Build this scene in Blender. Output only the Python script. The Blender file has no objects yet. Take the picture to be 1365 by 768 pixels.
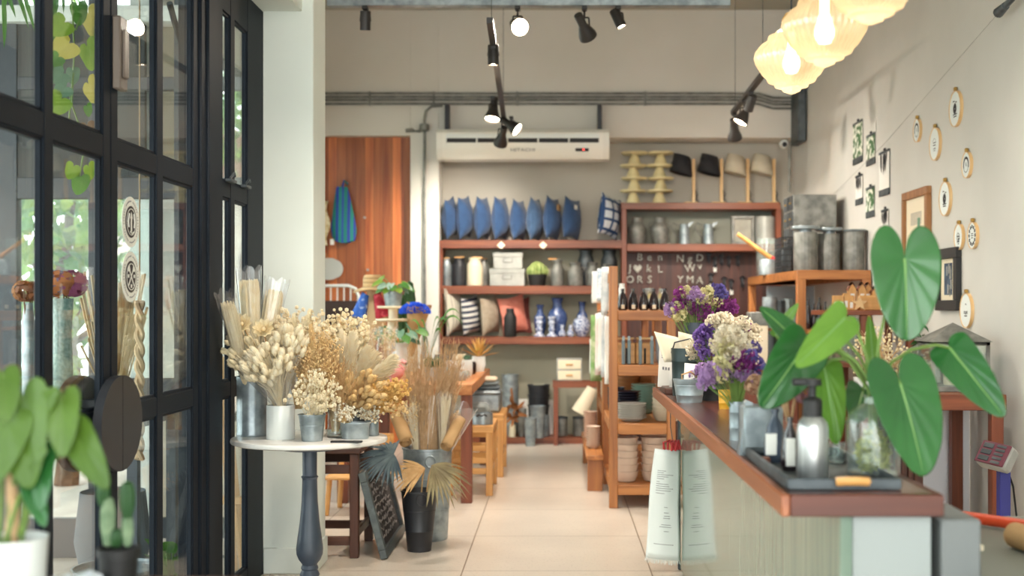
EXPOSURE = 1.35
SKY = 3.0
SPOTK = 0.85
import bpy, bmesh, math, random
from mathutils import Vector, Matrix, Euler
R = random.Random(7)
PI = math.pi
scene = bpy.context.scene
COL = scene.collection
# camera numbers: focal length in pixels of a 1365x768 frame, vanishing point, eye height
F, CX, CY, H = 1650.0, 742.0, 410.0, 1.4
def P(x, y, Y):
    return Vector(((x - CX) * Y / F, Y, H - (y - CY) * Y / F))
def PX(x, Y): return (x - CX) * Y / F
def PZ(y, Y): return H - (y - CY) * Y / F

# ------------------------------------------------------------------ mesh builder
class MB:
    def __init__(s):
        s.bm = bmesh.new(); s.mi = 0; s.M = None
    def v(s, co):
        co = Vector(co)
        if s.M is not None: co = s.M @ co
        return s.bm.verts.new(co)
    def f(s, vs):
        try:
            fc = s.bm.faces.new(vs); fc.material_index = s.mi; fc.smooth = True
            return fc
        except ValueError:
            return None
    def box(s, x0, x1, y0, y1, z0, z1, b=0.0):
        if x0 > x1: x0, x1 = x1, x0
        if y0 > y1: y0, y1 = y1, y0
        if z0 > z1: z0, z1 = z1, z0
        b = min(b, (x1-x0)*.45, (y1-y0)*.45, (z1-z0)*.45)
        c = ((x0+x1)/2, (y0+y1)/2, (z0+z1)/2); h = ((x1-x0)/2, (y1-y0)/2, (z1-z0)/2)
        if b <= 0:
            V = {}
            for sx in (-1, 1):
                for sy in (-1, 1):
                    for sz in (-1, 1):
                        V[sx, sy, sz] = s.v((c[0]+sx*h[0], c[1]+sy*h[1], c[2]+sz*h[2]))
            q = [(-1,-1),(1,-1),(1,1),(-1,1)]
            for a in (-1, 1):
                s.f([V[a, p, r] for p, r in q]); s.f([V[p, a, r] for p, r in q]); s.f([V[p, r, a] for p, r in q])
            return s
        V = {}
        for sx in (-1, 1):
            for sy in (-1, 1):
                for sz in (-1, 1):
                    sg = (sx, sy, sz)
                    for ax in range(3):
                        co = [c[i] + sg[i]*(h[i] - (0 if i == ax else b)) for i in range(3)]
                        V[sg, ax] = s.v(co)
        q = [(-1,-1),(1,-1),(1,1),(-1,1)]
        for a in (-1, 1):
            s.f([V[(a, p, r), 0] for p, r in q]); s.f([V[(p, a, r), 1] for p, r in q]); s.f([V[(p, r, a), 2] for p, r in q])
        for a in (-1, 1):
            for d in (-1, 1):
                s.f([V[(a, d, -1), 0], V[(a, d, 1), 0], V[(a, d, 1), 1], V[(a, d, -1), 1]])
                s.f([V[(a, -1, d), 0], V[(a, 1, d), 0], V[(a, 1, d), 2], V[(a, -1, d), 2]])
                s.f([V[(-1, a, d), 1], V[(1, a, d), 1], V[(1, a, d), 2], V[(-1, a, d), 2]])
        for sg in [(x, y, z) for x in (-1, 1) for y in (-1, 1) for z in (-1, 1)]:
            s.f([V[sg, 0], V[sg, 1], V[sg, 2]])
        return s
    def lathe(s, prof, c=(0, 0, 0), n=24, flute=0.0, nf=0, sx=1.0, sy=1.0):
        """prof: list of (radius, z); ends at r==0 are closed to a point, other ends stay open unless radius repeats to 0"""
        rings = []
        for r, z in prof:
            if r <= 1e-6:
                rings.append([s.v((c[0], c[1], c[2]+z))])
            else:
                ring = []
                for k in range(n):
                    a = 2*PI*k/n
                    rr = r*(1 + (flute*math.cos(nf*a) if nf else 0))
                    ring.append(s.v((c[0]+rr*math.cos(a)*sx, c[1]+rr*math.sin(a)*sy, c[2]+z)))
                rings.append(ring)
        for A, B in zip(rings, rings[1:]):
            if len(A) == 1 and len(B) == 1: continue
            for k in range(n):
                k2 = (k+1) % n
                if len(A) == 1: s.f([A[0], B[k], B[k2]])
                elif len(B) == 1: s.f([A[k], A[k2], B[0]])
                else: s.f([A[k], A[k2], B[k2], B[k]])
        return s
    def cyl(s, c, r, h, n=20, r2=None, b=0.0):
        r2 = r if r2 is None else r2
        if b: return s.lathe([(0, 0), (r-b, 0), (r, b), (r2, h-b), (r2-b, h), (0, h)], c, n)
        return s.lathe([(0, 0), (r, 0), (r2, h), (0, h)], c, n)
    def tube(s, pts, r, n=6, cap=True, flat=1.0):
        pts = [Vector(p) for p in pts]
        m = len(pts)
        rs = r if isinstance(r, (list, tuple)) else [r]*m
        rings = []; up = None
        for i, p in enumerate(pts):
            t = (pts[min(i+1, m-1)] - pts[max(i-1, 0)])
            if t.length < 1e-9: t = Vector((0, 0, 1))
            t.normalize()
            if up is None:
                up = Vector((0, 0, 1)) if abs(t.z) < .9 else Vector((1, 0, 0))
            a = t.cross(up)
            if a.length < 1e-6: a = t.cross(Vector((0, 1, 0)))
            a.normalize(); b2 = a.cross(t); b2.normalize(); up = b2
            rings.append([s.v(p + (a*math.cos(2*PI*k/n) + b2*math.sin(2*PI*k/n)*flat)*rs[i]) for k in range(n)])
        for A, B in zip(rings, rings[1:]):
            for k in range(n): s.f([A[k], A[(k+1) % n], B[(k+1) % n], B[k]])
        if cap:
            s.f(rings[0][::-1]); s.f(rings[-1])
        return s
    def ball(s, c, r, u=8, w=5, sc=(1, 1, 1), M=None):
        c = Vector(c)
        def pt(th, ph):
            q = Vector((math.sin(th)*math.cos(ph)*sc[0], math.sin(th)*math.sin(ph)*sc[1], math.cos(th)*sc[2]))*r
            if M is not None: q = M @ q
            return s.v(c + q)
        top = pt(0, 0); bot = pt(PI, 0)
        rg = [[pt(PI*i/w, 2*PI*k/u) for k in range(u)] for i in range(1, w)]
        for k in range(u):
            s.f([top, rg[0][k], rg[0][(k+1) % u]]); s.f([bot, rg[-1][(k+1) % u], rg[-1][k]])
        for A, B in zip(rg, rg[1:]):
            for k in range(u): s.f([A[k], B[k], B[(k+1) % u], A[(k+1) % u]])
        return s
    def prism(s, poly, plane, d0, d1):
        """poly of 2d points extruded along the axis missing from plane ('xz' -> y, 'yz' -> x, 'xy' -> z)"""
        def mk(p, d):
            return {'xz': (p[0], d, p[1]), 'yz': (d, p[0], p[1]), 'xy': (p[0], p[1], d)}[plane]
        A = [s.v(mk(p, d0)) for p in poly]; B = [s.v(mk(p, d1)) for p in poly]
        m = len(poly)
        s.f(A[::-1]); s.f(B)
        for k in range(m): s.f([A[k], A[(k+1) % m], B[(k+1) % m], B[k]])
        return s
    def grid(s, fn, nu, nv):
        V = [[s.v(fn(i/nu, j/nv)) for j in range(nv+1)] for i in range(nu+1)]
        for i in range(nu):
            for j in range(nv): s.f([V[i][j], V[i+1][j], V[i+1][j+1], V[i][j+1]])
        return s
    def build(s, name, mats, parent=None, loc=None, rot=None, ang=38, thick=0, subd=0):
        bm = s.bm
        bmesh.ops.remove_doubles(bm, verts=bm.verts, dist=1e-6)
        bmesh.ops.recalc_face_normals(bm, faces=bm.faces)
        th = math.radians(ang)
        for e in bm.edges:
            if len(e.link_faces) == 2 and e.calc_face_angle(0) > th: e.smooth = False
        me = bpy.data.meshes.new(name); bm.to_mesh(me); bm.free()
        if not isinstance(mats, (list, tuple)): mats = [mats]
        for m in mats: me.materials.append(m)
        o = bpy.data.objects.new(name, me); COL.objects.link(o)
        if loc is not None: o.location = loc
        if rot is not None: o.rotation_euler = rot
        if parent is not None: o.parent = parent
        if thick:
            md = o.modifiers.new('thickness', 'SOLIDIFY'); md.thickness = thick; md.offset = 0
        if subd:
            md = o.modifiers.new('smooth', 'SUBSURF'); md.levels = subd; md.render_levels = subd
        return o

def tag(o, label=None, cat=None, group=None, kind=None):
    if label: o['label'] = label
    if cat: o['category'] = cat
    if group: o['group'] = group
    if kind: o['kind'] = kind
    return o
def struct(o): o['kind'] = 'structure'; return o
def thing(name, label, cat, loc=(0, 0, 0), rz=0.0, group=None):
    o = bpy.data.objects.new(name, None); COL.objects.link(o)
    o.empty_display_size = .05
    o.location = loc; o.rotation_euler = (0, 0, rz)
    return tag(o, label, cat, group)
def dup(root, loc, rz=None, label=None, group=None):
    c = root.copy(); COL.objects.link(c); c.location = loc
    if rz is not None: c.rotation_euler = (0, 0, rz)
    if label: c['label'] = label
    if group: c['group'] = group
    for ch in list(root.children):
        k = ch.copy(); COL.objects.link(k); k.parent = c
        for g in list(ch.children):
            q = g.copy(); COL.objects.link(q); q.parent = k
    return c
def text(body, size, mat, parent, loc, rot, name='lettering', ext=.0006, align='CENTER', sx=1.0):
    cu = bpy.data.curves.new(name, 'FONT'); cu.body = body; cu.size = size; cu.extrude = ext
    cu.align_x = align; cu.align_y = 'CENTER'; cu.materials.append(mat); cu.resolution_u = 3
    tmp = bpy.data.objects.new(name, cu); COL.objects.link(tmp)
    dg = bpy.context.evaluated_depsgraph_get()
    me = bpy.data.meshes.new_from_object(tmp.evaluated_get(dg)); me.name = name
    me.transform(Matrix.Diagonal((sx, 1, 1, 1)))
    bpy.data.objects.remove(tmp); bpy.data.curves.remove(cu)
    o = bpy.data.objects.new(name, me); COL.objects.link(o); o.location = loc; o.rotation_euler = rot
    if parent is not None: o.parent = parent
    return o

# ------------------------------------------------------------------ materials
def nodes(name):
    m = bpy.data.materials.new(name); m.use_nodes = True
    nt = m.node_tree; nt.nodes.clear()
    out = nt.nodes.new('ShaderNodeOutputMaterial')
    b = nt.nodes.new('ShaderNodeBsdfPrincipled'); nt.links.new(b.outputs[0], out.inputs[0])
    return m, nt, b, out
def lin(c):
    """sRGB 0-255 to linear"""
    r = []
    for v in c:
        v = v/255.0
        r.append(v/12.92 if v <= .04045 else ((v+.055)/1.055)**2.4)
    return (r[0], r[1], r[2], 1.0)
def mk(name, col, rough=.55, metal=0.0, col2=None, vs=6.0, stretch=(1, 1, 1), bump=0.0, bs=60.0, coat=0.0,
       spec=.5, trans=0.0, sheen=0.0, detail=3.0, sub=0.0, ramp=(.35, .65), tl=0.0):
    m, nt, b, out = nodes(name)
    b.inputs['Roughness'].default_value = rough; b.inputs['Metallic'].default_value = metal
    b.inputs['Specular IOR Level'].default_value = spec
    b.inputs['Coat Weight'].default_value = coat
    if trans: b.inputs['Transmission Weight'].default_value = trans
    if sheen: b.inputs['Sheen Weight'].default_value = sheen
    tc = nt.nodes.new('ShaderNodeTexCoord'); mp = nt.nodes.new('ShaderNodeMapping')
    mp.inputs['Scale'].default_value = stretch
    nt.links.new(tc.outputs['Object'], mp.inputs[0])
    if col2 is not None:
        nz = nt.nodes.new('ShaderNodeTexNoise'); nz.inputs['Scale'].default_value = vs; nz.inputs['Detail'].default_value = detail
        nt.links.new(mp.outputs[0], nz.inputs['Vector'])
        rp = nt.nodes.new('ShaderNodeValToRGB'); rp.color_ramp.elements[0].position = ramp[0]; rp.color_ramp.elements[1].position = ramp[1]
        rp.color_ramp.elements[0].color = lin(col); rp.color_ramp.elements[1].color = lin(col2)
        nt.links.new(nz.outputs['Fac'], rp.inputs[0]); nt.links.new(rp.outputs[0], b.inputs['Base Color'])
    else:
        b.inputs['Base Color'].default_value = lin(col)
    if bump:
        n2 = nt.nodes.new('ShaderNodeTexNoise'); n2.inputs['Scale'].default_value = bs; n2.inputs['Detail'].default_value = 4
        nt.links.new(mp.outputs[0], n2.inputs['Vector'])
        bp = nt.nodes.new('ShaderNodeBump'); bp.inputs['Strength'].default_value = bump; bp.inputs['Distance'].default_value = .01
        nt.links.new(n2.outputs['Fac'], bp.inputs['Height']); nt.links.new(bp.outputs[0], b.inputs['Normal'])
    if tl:   # thin leaf or petal: part of the light passes through
        t = nt.nodes.new('ShaderNodeBsdfTranslucent'); mx = nt.nodes.new('ShaderNodeMixShader'); mx.inputs[0].default_value = tl
        src = b.inputs['Base Color'].links
        if src: nt.links.new(src[0].from_socket, t.inputs[0])
        else: t.inputs[0].default_value = lin(col)
        nt.links.new(b.outputs[0], mx.inputs[1]); nt.links.new(t.outputs[0], mx.inputs[2]); nt.links.new(mx.outputs[0], out.inputs[0])
    return m
def wood(name, c1, c2, axis='X', rough=.45, scale=1.0, coat=.1, plank=0.0, paxis='X', gap=(40, 20, 12)):
    m, nt, b, out = nodes(name)
    b.inputs['Roughness'].default_value = rough; b.inputs['Coat Weight'].default_value = coat; b.inputs['Coat Roughness'].default_value = .25
    tc = nt.nodes.new('ShaderNodeTexCoord'); mp = nt.nodes.new('ShaderNodeMapping')
    st = {'X': (.8, 14, 14), 'Y': (14, .8, 14), 'Z': (14, 14, .8)}[axis]
    mp.inputs['Scale'].default_value = [q*scale for q in st]
    nt.links.new(tc.outputs['Object'], mp.inputs[0])
    nz = nt.nodes.new('ShaderNodeTexNoise'); nz.inputs['Scale'].default_value = 1.6; nz.inputs['Detail'].default_value = 5; nz.inputs['Distortion'].default_value = .6
    rp = nt.nodes.new('ShaderNodeValToRGB'); rp.color_ramp.elements[0].position = .3; rp.color_ramp.elements[1].position = .72
    rp.color_ramp.elements[0].color = lin(c1); rp.color_ramp.elements[1].color = lin(c2)
    nt.links.new(nz.outputs['Fac'], rp.inputs[0])
    colout = rp.outputs[0]
    if plank:
        sp = nt.nodes.new('ShaderNodeSeparateXYZ'); nt.links.new(tc.outputs['Object'], sp.inputs[0])
        dv = nt.nodes.new('ShaderNodeMath'); dv.operation = 'DIVIDE'; dv.inputs[1].default_value = plank
        nt.links.new(sp.outputs[paxis], dv.inputs[0])
        fl = nt.nodes.new('ShaderNodeMath'); fl.operation = 'FLOOR'; nt.links.new(dv.outputs[0], fl.inputs[0])
        wn = nt.nodes.new('ShaderNodeTexWhiteNoise'); wn.noise_dimensions = '1D'; nt.links.new(fl.outputs[0], wn.inputs['W'])
        vm = nt.nodes.new('ShaderNodeVectorMath'); vm.operation = 'ADD'; nt.links.new(mp.outputs[0], vm.inputs[0])
        vs = nt.nodes.new('ShaderNodeVectorMath'); vs.operation = 'SCALE'; vs.inputs['Scale'].default_value = 30
        nt.links.new(wn.outputs['Color'], vs.inputs[0]); nt.links.new(vs.outputs[0], vm.inputs[1]); nt.links.new(vm.outputs[0], nz.inputs['Vector'])
        hs = nt.nodes.new('ShaderNodeHueSaturation'); nt.links.new(colout, hs.inputs['Color'])
        mr = nt.nodes.new('ShaderNodeMapRange'); mr.inputs['To Min'].default_value = .6; mr.inputs['To Max'].default_value = 1.3
        nt.links.new(wn.outputs['Value'], mr.inputs[0]); nt.links.new(mr.outputs[0], hs.inputs['Value'])
        fr = nt.nodes.new('ShaderNodeMath'); fr.operation = 'FRACT'; nt.links.new(dv.outputs[0], fr.inputs[0])
        gp = nt.nodes.new('ShaderNodeMath'); gp.operation = 'LESS_THAN'; gp.inputs[1].default_value = .035; nt.links.new(fr.outputs[0], gp.inputs[0])
        mx = nt.nodes.new('ShaderNodeMix'); mx.data_type = 'RGBA'
        nt.links.new(gp.outputs[0], mx.inputs[0]); nt.links.new(hs.outputs[0], mx.inputs[6]); mx.inputs[7].default_value = lin(gap)
        colout = mx.outputs[2]
    else:
        nt.links.new(mp.outputs[0], nz.inputs['Vector'])
    nt.links.new(colout, b.inputs['Base Color'])
    bp = nt.nodes.new('ShaderNodeBump'); bp.inputs['Strength'].default_value = .15; bp.inputs['Distance'].default_value = .004
    nt.links.new(nz.outputs['Fac'], bp.inputs['Height']); nt.links.new(bp.outputs[0], b.inputs['Normal'])
    return m
def stripes(name, cols, axis='X', period=.05, rough=.8, edges=None, off=0.0):
    m, nt, b, out = nodes(name); b.inputs['Roughness'].default_value = rough
    tc = nt.nodes.new('ShaderNodeTexCoord'); sp = nt.nodes.new('ShaderNodeSeparateXYZ'); nt.links.new(tc.outputs['Object'], sp.inputs[0])
    ad = nt.nodes.new('ShaderNodeMath'); ad.operation = 'ADD'; ad.inputs[1].default_value = off+10*period; nt.links.new(sp.outputs[axis], ad.inputs[0])
    dv = nt.nodes.new('ShaderNodeMath'); dv.operation = 'DIVIDE'; dv.inputs[1].default_value = period; nt.links.new(ad.outputs[0], dv.inputs[0])
    fr = nt.nodes.new('ShaderNodeMath'); fr.operation = 'FRACT'; nt.links.new(dv.outputs[0], fr.inputs[0])
    rp = nt.nodes.new('ShaderNodeValToRGB'); rp.color_ramp.interpolation = 'CONSTANT'
    n = len(cols)
    while len(rp.color_ramp.elements) < n: rp.color_ramp.elements.new(.5)
    for i, c in enumerate(cols):
        rp.color_ramp.elements[i].position = (edges[i] if edges else i/n); rp.color_ramp.elements[i].color = lin(c)
    nt.links.new(fr.outputs[0], rp.inputs[0]); nt.links.new(rp.outputs[0], b.inputs['Base Color'])
    return m
def glass(name, tint=(1, 1, 1, 1), refl=1.0, rough=.0, haze=None):
    """thin pane: clear with Fresnel reflection, lets light through; optional milky film"""
    m, nt, b, out = nodes(name); nt.nodes.remove(b)
    t = nt.nodes.new('ShaderNodeBsdfTransparent'); t.inputs[0].default_value = tint
    g = nt.nodes.new('ShaderNodeBsdfGlossy'); g.inputs['Roughness'].default_value = rough
    fr = nt.nodes.new('ShaderNodeFresnel'); 
    ge = nt.nodes.new('ShaderNodeNewGeometry'); ma = nt.nodes.new('ShaderNodeMath'); ma.operation = 'MULTIPLY_ADD'
    nt.links.new(ge.outputs['Backfacing'], ma.inputs[0]); ma.inputs[1].default_value = 1/1.45-1.45; ma.inputs[2].default_value = 1.45
    nt.links.new(ma.outputs[0], fr.inputs[0])
    mu = nt.nodes.new('ShaderNodeMath'); mu.operation = 'MULTIPLY'; mu.inputs[1].default_value = refl; nt.links.new(fr.outputs[0], mu.inputs[0])
    base = t.outputs[0]
    if haze:
        d = nt.nodes.new('ShaderNodeBsdfDiffuse'); d.inputs[0].default_value = lin(haze[0])
        m2 = nt.nodes.new('ShaderNodeMixShader'); m2.inputs[0].default_value = haze[1]
        nt.links.new(base, m2.inputs[1]); nt.links.new(d.outputs[0], m2.inputs[2]); base = m2.outputs[0]
    mx = nt.nodes.new('ShaderNodeMixShader'); nt.links.new(mu.outputs[0], mx.inputs[0])
    nt.links.new(base, mx.inputs[1]); nt.links.new(g.outputs[0], mx.inputs[2]); nt.links.new(mx.outputs[0], out.inputs[0])
    return m
def emit(name, col, strength):
    m, nt, b, out = nodes(name)
    b.inputs['Base Color'].default_value = (.8, .8, .8, 1); b.inputs['Emission Color'].default_value = lin(col); b.inputs['Emission Strength'].default_value = strength
    return m

M = {}
M['wall'] = mk('plaster_beige', (204, 202, 196), .9, col2=(211, 209, 203), vs=1.5, bump=.05, bs=30)
M['wall_back'] = mk('plaster_warm', (212, 208, 199), .9, col2=(218, 214, 206), vs=1.2, bump=.05, bs=30)
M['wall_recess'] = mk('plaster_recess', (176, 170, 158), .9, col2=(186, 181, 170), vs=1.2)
M['white_plaster'] = mk('plaster_white', (226, 231, 224), .85, col2=(220, 226, 219), vs=2, bump=.05, bs=30)
M['ceiling'] = mk('ceiling_paint', (176, 176, 164), .9)
M['frame'] = mk('black_steel', (20, 26, 34), .55, col2=(26, 32, 40), vs=4, spec=.12)
M['pane'] = glass('clear_pane', (.93, .97, .96, 1), 1.0)
M['jar_glass'] = glass('jar_glass', (.94, .98, .97, 1), 1.5, .02, haze=((225, 232, 230), .05))
M['cello'] = glass('cellophane', (.97, .98, .99, 1), 1.6, .08, haze=((235, 232, 230), .10))
M['zinc'] = mk('galvanised_zinc', (124, 134, 138), .4, .5, col2=(164, 174, 178), vs=14, bump=.06, bs=20)
M['zinc_dull'] = mk('dull_zinc', (112, 112, 108), .55, .55, col2=(148, 148, 142), vs=12, bump=.06, bs=20)
M['zinc_dark'] = mk('dark_zinc', (66, 72, 76), .5, .6, col2=(92, 98, 101), vs=12)
M['zinc_ribbed'] = stripes('ribbed_zinc', [(120, 120, 118), (150, 150, 147)], 'X', .022, .5)
M['white_ceramic'] = mk('white_ceramic', (226, 230, 227), .3)
M['cream_ceramic'] = mk('cream_ceramic', (224, 212, 184), .35)
M['ivory'] = mk('ivory_enamel', (228, 216, 172), .4, col2=(214, 200, 152), vs=5)
M['black_metal'] = mk('black_enamel', (30, 31, 36), .45, col2=(38, 39, 44), vs=4)
M['black_matte'] = mk('black_matte', (26, 25, 25), .6)
M['slate'] = mk('slate_blue_paint', (58, 66, 78), .42, col2=(68, 77, 90), vs=5, bump=.1, bs=30)
M['marble'] = mk('white_marble', (214, 210, 204), .25, col2=(232, 230, 226), vs=5, stretch=(1, 3, 1))
M['wood_dark'] = wood('dark_timber', (58, 30, 20), (92, 52, 34), 'Z')
M['wood_dark_x'] = wood('dark_timber_x', (58, 30, 20), (92, 52, 34), 'X')
M['wood_red'] = wood('red_timber_x', (98, 46, 24), (140, 76, 44), 'X')
M['wood_red_z'] = wood('red_timber_z', (94, 44, 24), (132, 68, 40), 'Z')
M['wood_red_y'] = wood('red_timber_y', (104, 48, 26), (150, 78, 46), 'Y')
M['wood_table'] = wood('table_timber_y', (150, 88, 44), (196, 132, 78), 'Y')
M['wood_table_x'] = wood('table_timber_x', (150, 88, 44), (196, 132, 78), 'X')
M['wood_shelf'] = wood('shelf_timber_x', (140, 82, 38), (192, 128, 68), 'X')
M['wood_shelf_y'] = wood('shelf_timber_y', (140, 82, 38), (192, 128, 68), 'Y')
M['wood_shelf_z'] = wood('shelf_timber_z', (136, 80, 38), (186, 122, 64), 'Z')
M['wood_light'] = wood('pale_timber_z', (186, 130, 66), (222, 170, 104), 'Z')
M['wood_light_x'] = wood('pale_timber_x', (186, 130, 66), (222, 170, 104), 'X')
M['wood_pale'] = wood('blond_timber', (206, 166, 112), (230, 196, 146), 'Z')
M['clad'] = wood('timber_cladding', (160, 78, 32), (212, 126, 66), 'Z', .4, .8, .1, .094, 'X')
M['panel_dark'] = wood('dark_cladding', (52, 24, 18), (84, 42, 30), 'Z', .5, .8, .05, .12, 'X')
M['counter'] = wood('counter_timber', (70, 36, 26), (112, 62, 44), 'Y', .28, 1, .3, .128, 'X', (30, 17, 13))
M['counter_edge'] = wood('counter_edging', (136, 74, 42), (168, 100, 62), 'Y', .4)
M['counter_edge_x'] = wood('counter_edging_x', (76, 36, 24), (102, 50, 34), 'X', .5)
M['kraft'] = mk('kraft_paper', (176, 138, 92), .8, col2=(190, 152, 106), vs=6)
M['paper'] = mk('white_paper', (232, 230, 224), .8)
M['cream_paper'] = mk('cream_paper', (230, 218, 192), .8)
M['ink'] = mk('black_ink', (34, 34, 38), .7)
M['ink_grey'] = mk('grey_ink', (120, 120, 124), .7)
M['linen'] = mk('white_linen', (228, 234, 232), .85, bump=.1, bs=200)
M['red'] = mk('red_cord', (176, 44, 48), .6)
M['orange'] = mk('orange_tube', (206, 72, 36), .5)
M['bulb'] = emit('warm_bulb', (255, 220, 168), 3.2)
M['led'] = emit('spot_lamp', (255, 228, 190), 30)
M['ledred'] = emit('red_led', (255, 30, 20), 4)
M['gold'] = mk('brass', (176, 142, 78), .35, .8)
M['soil'] = mk('soil', (54, 40, 30), .95, col2=(74, 58, 44), vs=30)
# ------------------------------------------------------------------ camera, world
cam_d = bpy.data.cameras.new('camera'); cam = bpy.data.objects.new('camera', cam_d); COL.objects.link(cam)
cam.location = (0, 0, H); cam.rotation_euler = (PI/2, 0, 0)
cam_d.sensor_width = 36.0; cam_d.lens = F*36.0/1365.0
cam_d.shift_x = -(CX - 682.5)/1365.0; cam_d.shift_y = (CY - 384.0)/1365.0
cam_d.clip_start = .05; cam_d.clip_end = 200
cam_d.dof.use_dof = True; cam_d.dof.focus_distance = 5.5; cam_d.dof.aperture_fstop = 2.2
scene.camera = cam
vs = scene.view_settings; vs.view_transform = 'Standard'; vs.look = 'None'; vs.gamma = 1.0; vs.use_curve_mapping = False; vs.exposure = EXPOSURE
w = bpy.data.worlds.new('sky'); scene.world = w; w.use_nodes = True
nt = w.node_tree; nt.nodes.clear()
wo = nt.nodes.new('ShaderNodeOutputWorld'); bg = nt.nodes.new('ShaderNodeBackground'); nt.links.new(bg.outputs[0], wo.inputs[0])
tc = nt.nodes.new('ShaderNodeTexCoord'); sp = nt.nodes.new('ShaderNodeSeparateXYZ'); nt.links.new(tc.outputs['Generated'], sp.inputs[0])
rp = nt.nodes.new('ShaderNodeValToRGB'); nt.links.new(sp.outputs['Z'], rp.inputs[0])
rp.color_ramp.elements[0].position = .0; rp.color_ramp.elements[0].color = (.96, .985, .96, 1)
rp.color_ramp.elements[1].position = .8; rp.color_ramp.elements[1].color = (.86, .94, .97, 1)
nt.links.new(rp.outputs[0], bg.inputs[0]); bg.inputs[1].default_value = SKY
scene.cycles.use_denoising = True
scene.cycles.max_bounces = 8; scene.cycles.diffuse_bounces = 5; scene.cycles.glossy_bounces = 4; scene.cycles.transparent_max_bounces = 24
scene.cycles.sample_clamp_indirect = 6.0; scene.cycles.caustics_reflective = False; scene.cycles.caustics_refractive = False

# ------------------------------------------------------------------ room shell
XW = -1.54            # window wall plane
XR = 2.48             # right wall
YB = 13.05            # recess back wall
ZC = 4.43
# terrazzo floor with wide tile joints
def floor_mat():
    m, nt, b, out = nodes('terrazzo')
    b.inputs['Roughness'].default_value = .28; b.inputs['Specular IOR Level'].default_value = .5
    tc = nt.nodes.new('ShaderNodeTexCoord')
    vo = nt.nodes.new('ShaderNodeTexVoronoi'); vo.inputs['Scale'].default_value = 55; nt.links.new(tc.outputs['Object'], vo.inputs['Vector'])
    rp = nt.nodes.new('ShaderNodeValToRGB'); rp.color_ramp.elements[0].color = lin((192, 180, 166)); rp.color_ramp.elements[1].color = lin((222, 210, 196))
    rp.color_ramp.elements[0].position = .05; rp.color_ramp.elements[1].position = .3
    nt.links.new(vo.outputs['Distance'], rp.inputs[0])
    nz = nt.nodes.new('ShaderNodeTexNoise'); nz.inputs['Scale'].default_value = 2.2; nz.inputs['Detail'].default_value = 4; nt.links.new(tc.outputs['Object'], nz.inputs['Vector'])
    mx = nt.nodes.new('ShaderNodeMix'); mx.data_type = 'RGBA'; mx.blend_type = 'MULTIPLY'; mx.inputs[0].default_value = .25
    nt.links.new(rp.outputs[0], mx.inputs[6]); nt.links.new(nz.outputs['Fac'], mx.inputs[7])
    br = nt.nodes.new('ShaderNodeTexBrick'); br.offset = 0; br.inputs['Scale'].default_value = 1.0
    br.inputs['Brick Width'].default_value = 1.0; br.inputs['Row Height'].default_value = 1.0; br.inputs['Mortar Size'].default_value = .0035
    mp = nt.nodes.new('ShaderNodeMapping'); mp.inputs['Location'].default_value = (-.5, .42, 0)
    nt.links.new(tc.outputs['Object'], mp.inputs[0]); nt.links.new(mp.outputs[0], br.inputs['Vector'])
    m2 = nt.nodes.new('ShaderNodeMix'); m2.data_type = 'RGBA'
    nt.links.new(br.outputs['Fac'], m2.inputs[0]); nt.links.new(mx.outputs[2], m2.inputs[6]); m2.inputs[7].default_value = lin((128, 112, 96))
    nt.links.new(m2.outputs[2], b.inputs['Base Color'])
    return m
struct(MB().box(-1.62, 2.6, -3.0, 7.5, -.1, 0).box(-2.5, 2.6, 7.5, 13.2, -.1, 0).build('floor', floor_mat()))
struct(MB().box(-2.7, 2.6, -3.0, 13.2, ZC, ZC+.12).build('ceiling', M['ceiling']))
struct(MB().box(XR, XR+.12, -3.0, 13.2, 0, ZC).build('wall_right', M['wall']))
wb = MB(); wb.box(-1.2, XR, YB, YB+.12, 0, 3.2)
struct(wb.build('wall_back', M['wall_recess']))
struct(MB().box(-1.2, XR, 12.6, YB+.12, 3.13, ZC).build('beam_back', M['wall_back']))
struct(MB().box(-1.49, -1.2, 12.6, YB+.12, 0, ZC, .004).build('column_back', M['wall_back']))
struct(MB().box(-2.6, -1.49, 12.6, YB, 3.15, ZC).build('wall_over_timber', M['wall_back']))
struct(MB().box(-2.6, -1.49, 12.72, YB, 0, 3.15).build('wall_timber', M['clad']))
col = MB(); col.box(-1.62, -1.278, 6.5, 6.84, 0, ZC, .006); col.box(-1.54, -1.266, 6.488, 6.85, 0, .14, .006)
struct(col.build('column_left', M['white_plaster']))
struct(MB().box(-1.74, -1.336, -3.0, 6.5, 2.955, ZC, .004).build('beam_left', M['white_plaster']))
struct(MB().box(-1.62, -1.53, 6.84, 7.56, 0, ZC).build('wall_left_return', M['white_plaster']))
# alcove on the left; its unseen window is added as daylight for the back
al = MB(); al.box(-2.62, -2.5, 7.6, 8.4, 0, ZC); al.box(-2.62, -2.5, 12.2, 13.17, 0, ZC); al.box(-2.62, -2.5, 8.4, 12.2, 0, .5); al.box(-2.62, -2.5, 8.4, 12.2, 3.3, ZC)
struct(al.build('wall_left', M['white_plaster']))
wa = MB()
for y in (8.4, 9.32, 10.27, 11.22, 12.14): wa.box(-2.60, -2.53, y, y+.06, .5, 3.3, .003)
for z in (.5, 1.3, 2.3, 3.24): wa.box(-2.595, -2.535, 8.4, 12.2, z, z+.06, .003)
wa = struct(wa.build('window_alcove_added', M['frame']))
MB().box(-2.57, -2.563, 8.45, 12.15, .55, 3.25).build('pane', M['pane'], wa)
struct(MB().box(-2.62, -1.54, 7.5, 7.62, 3.4, ZC).build('wall_over_glazing', M['white_plaster']))

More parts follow.
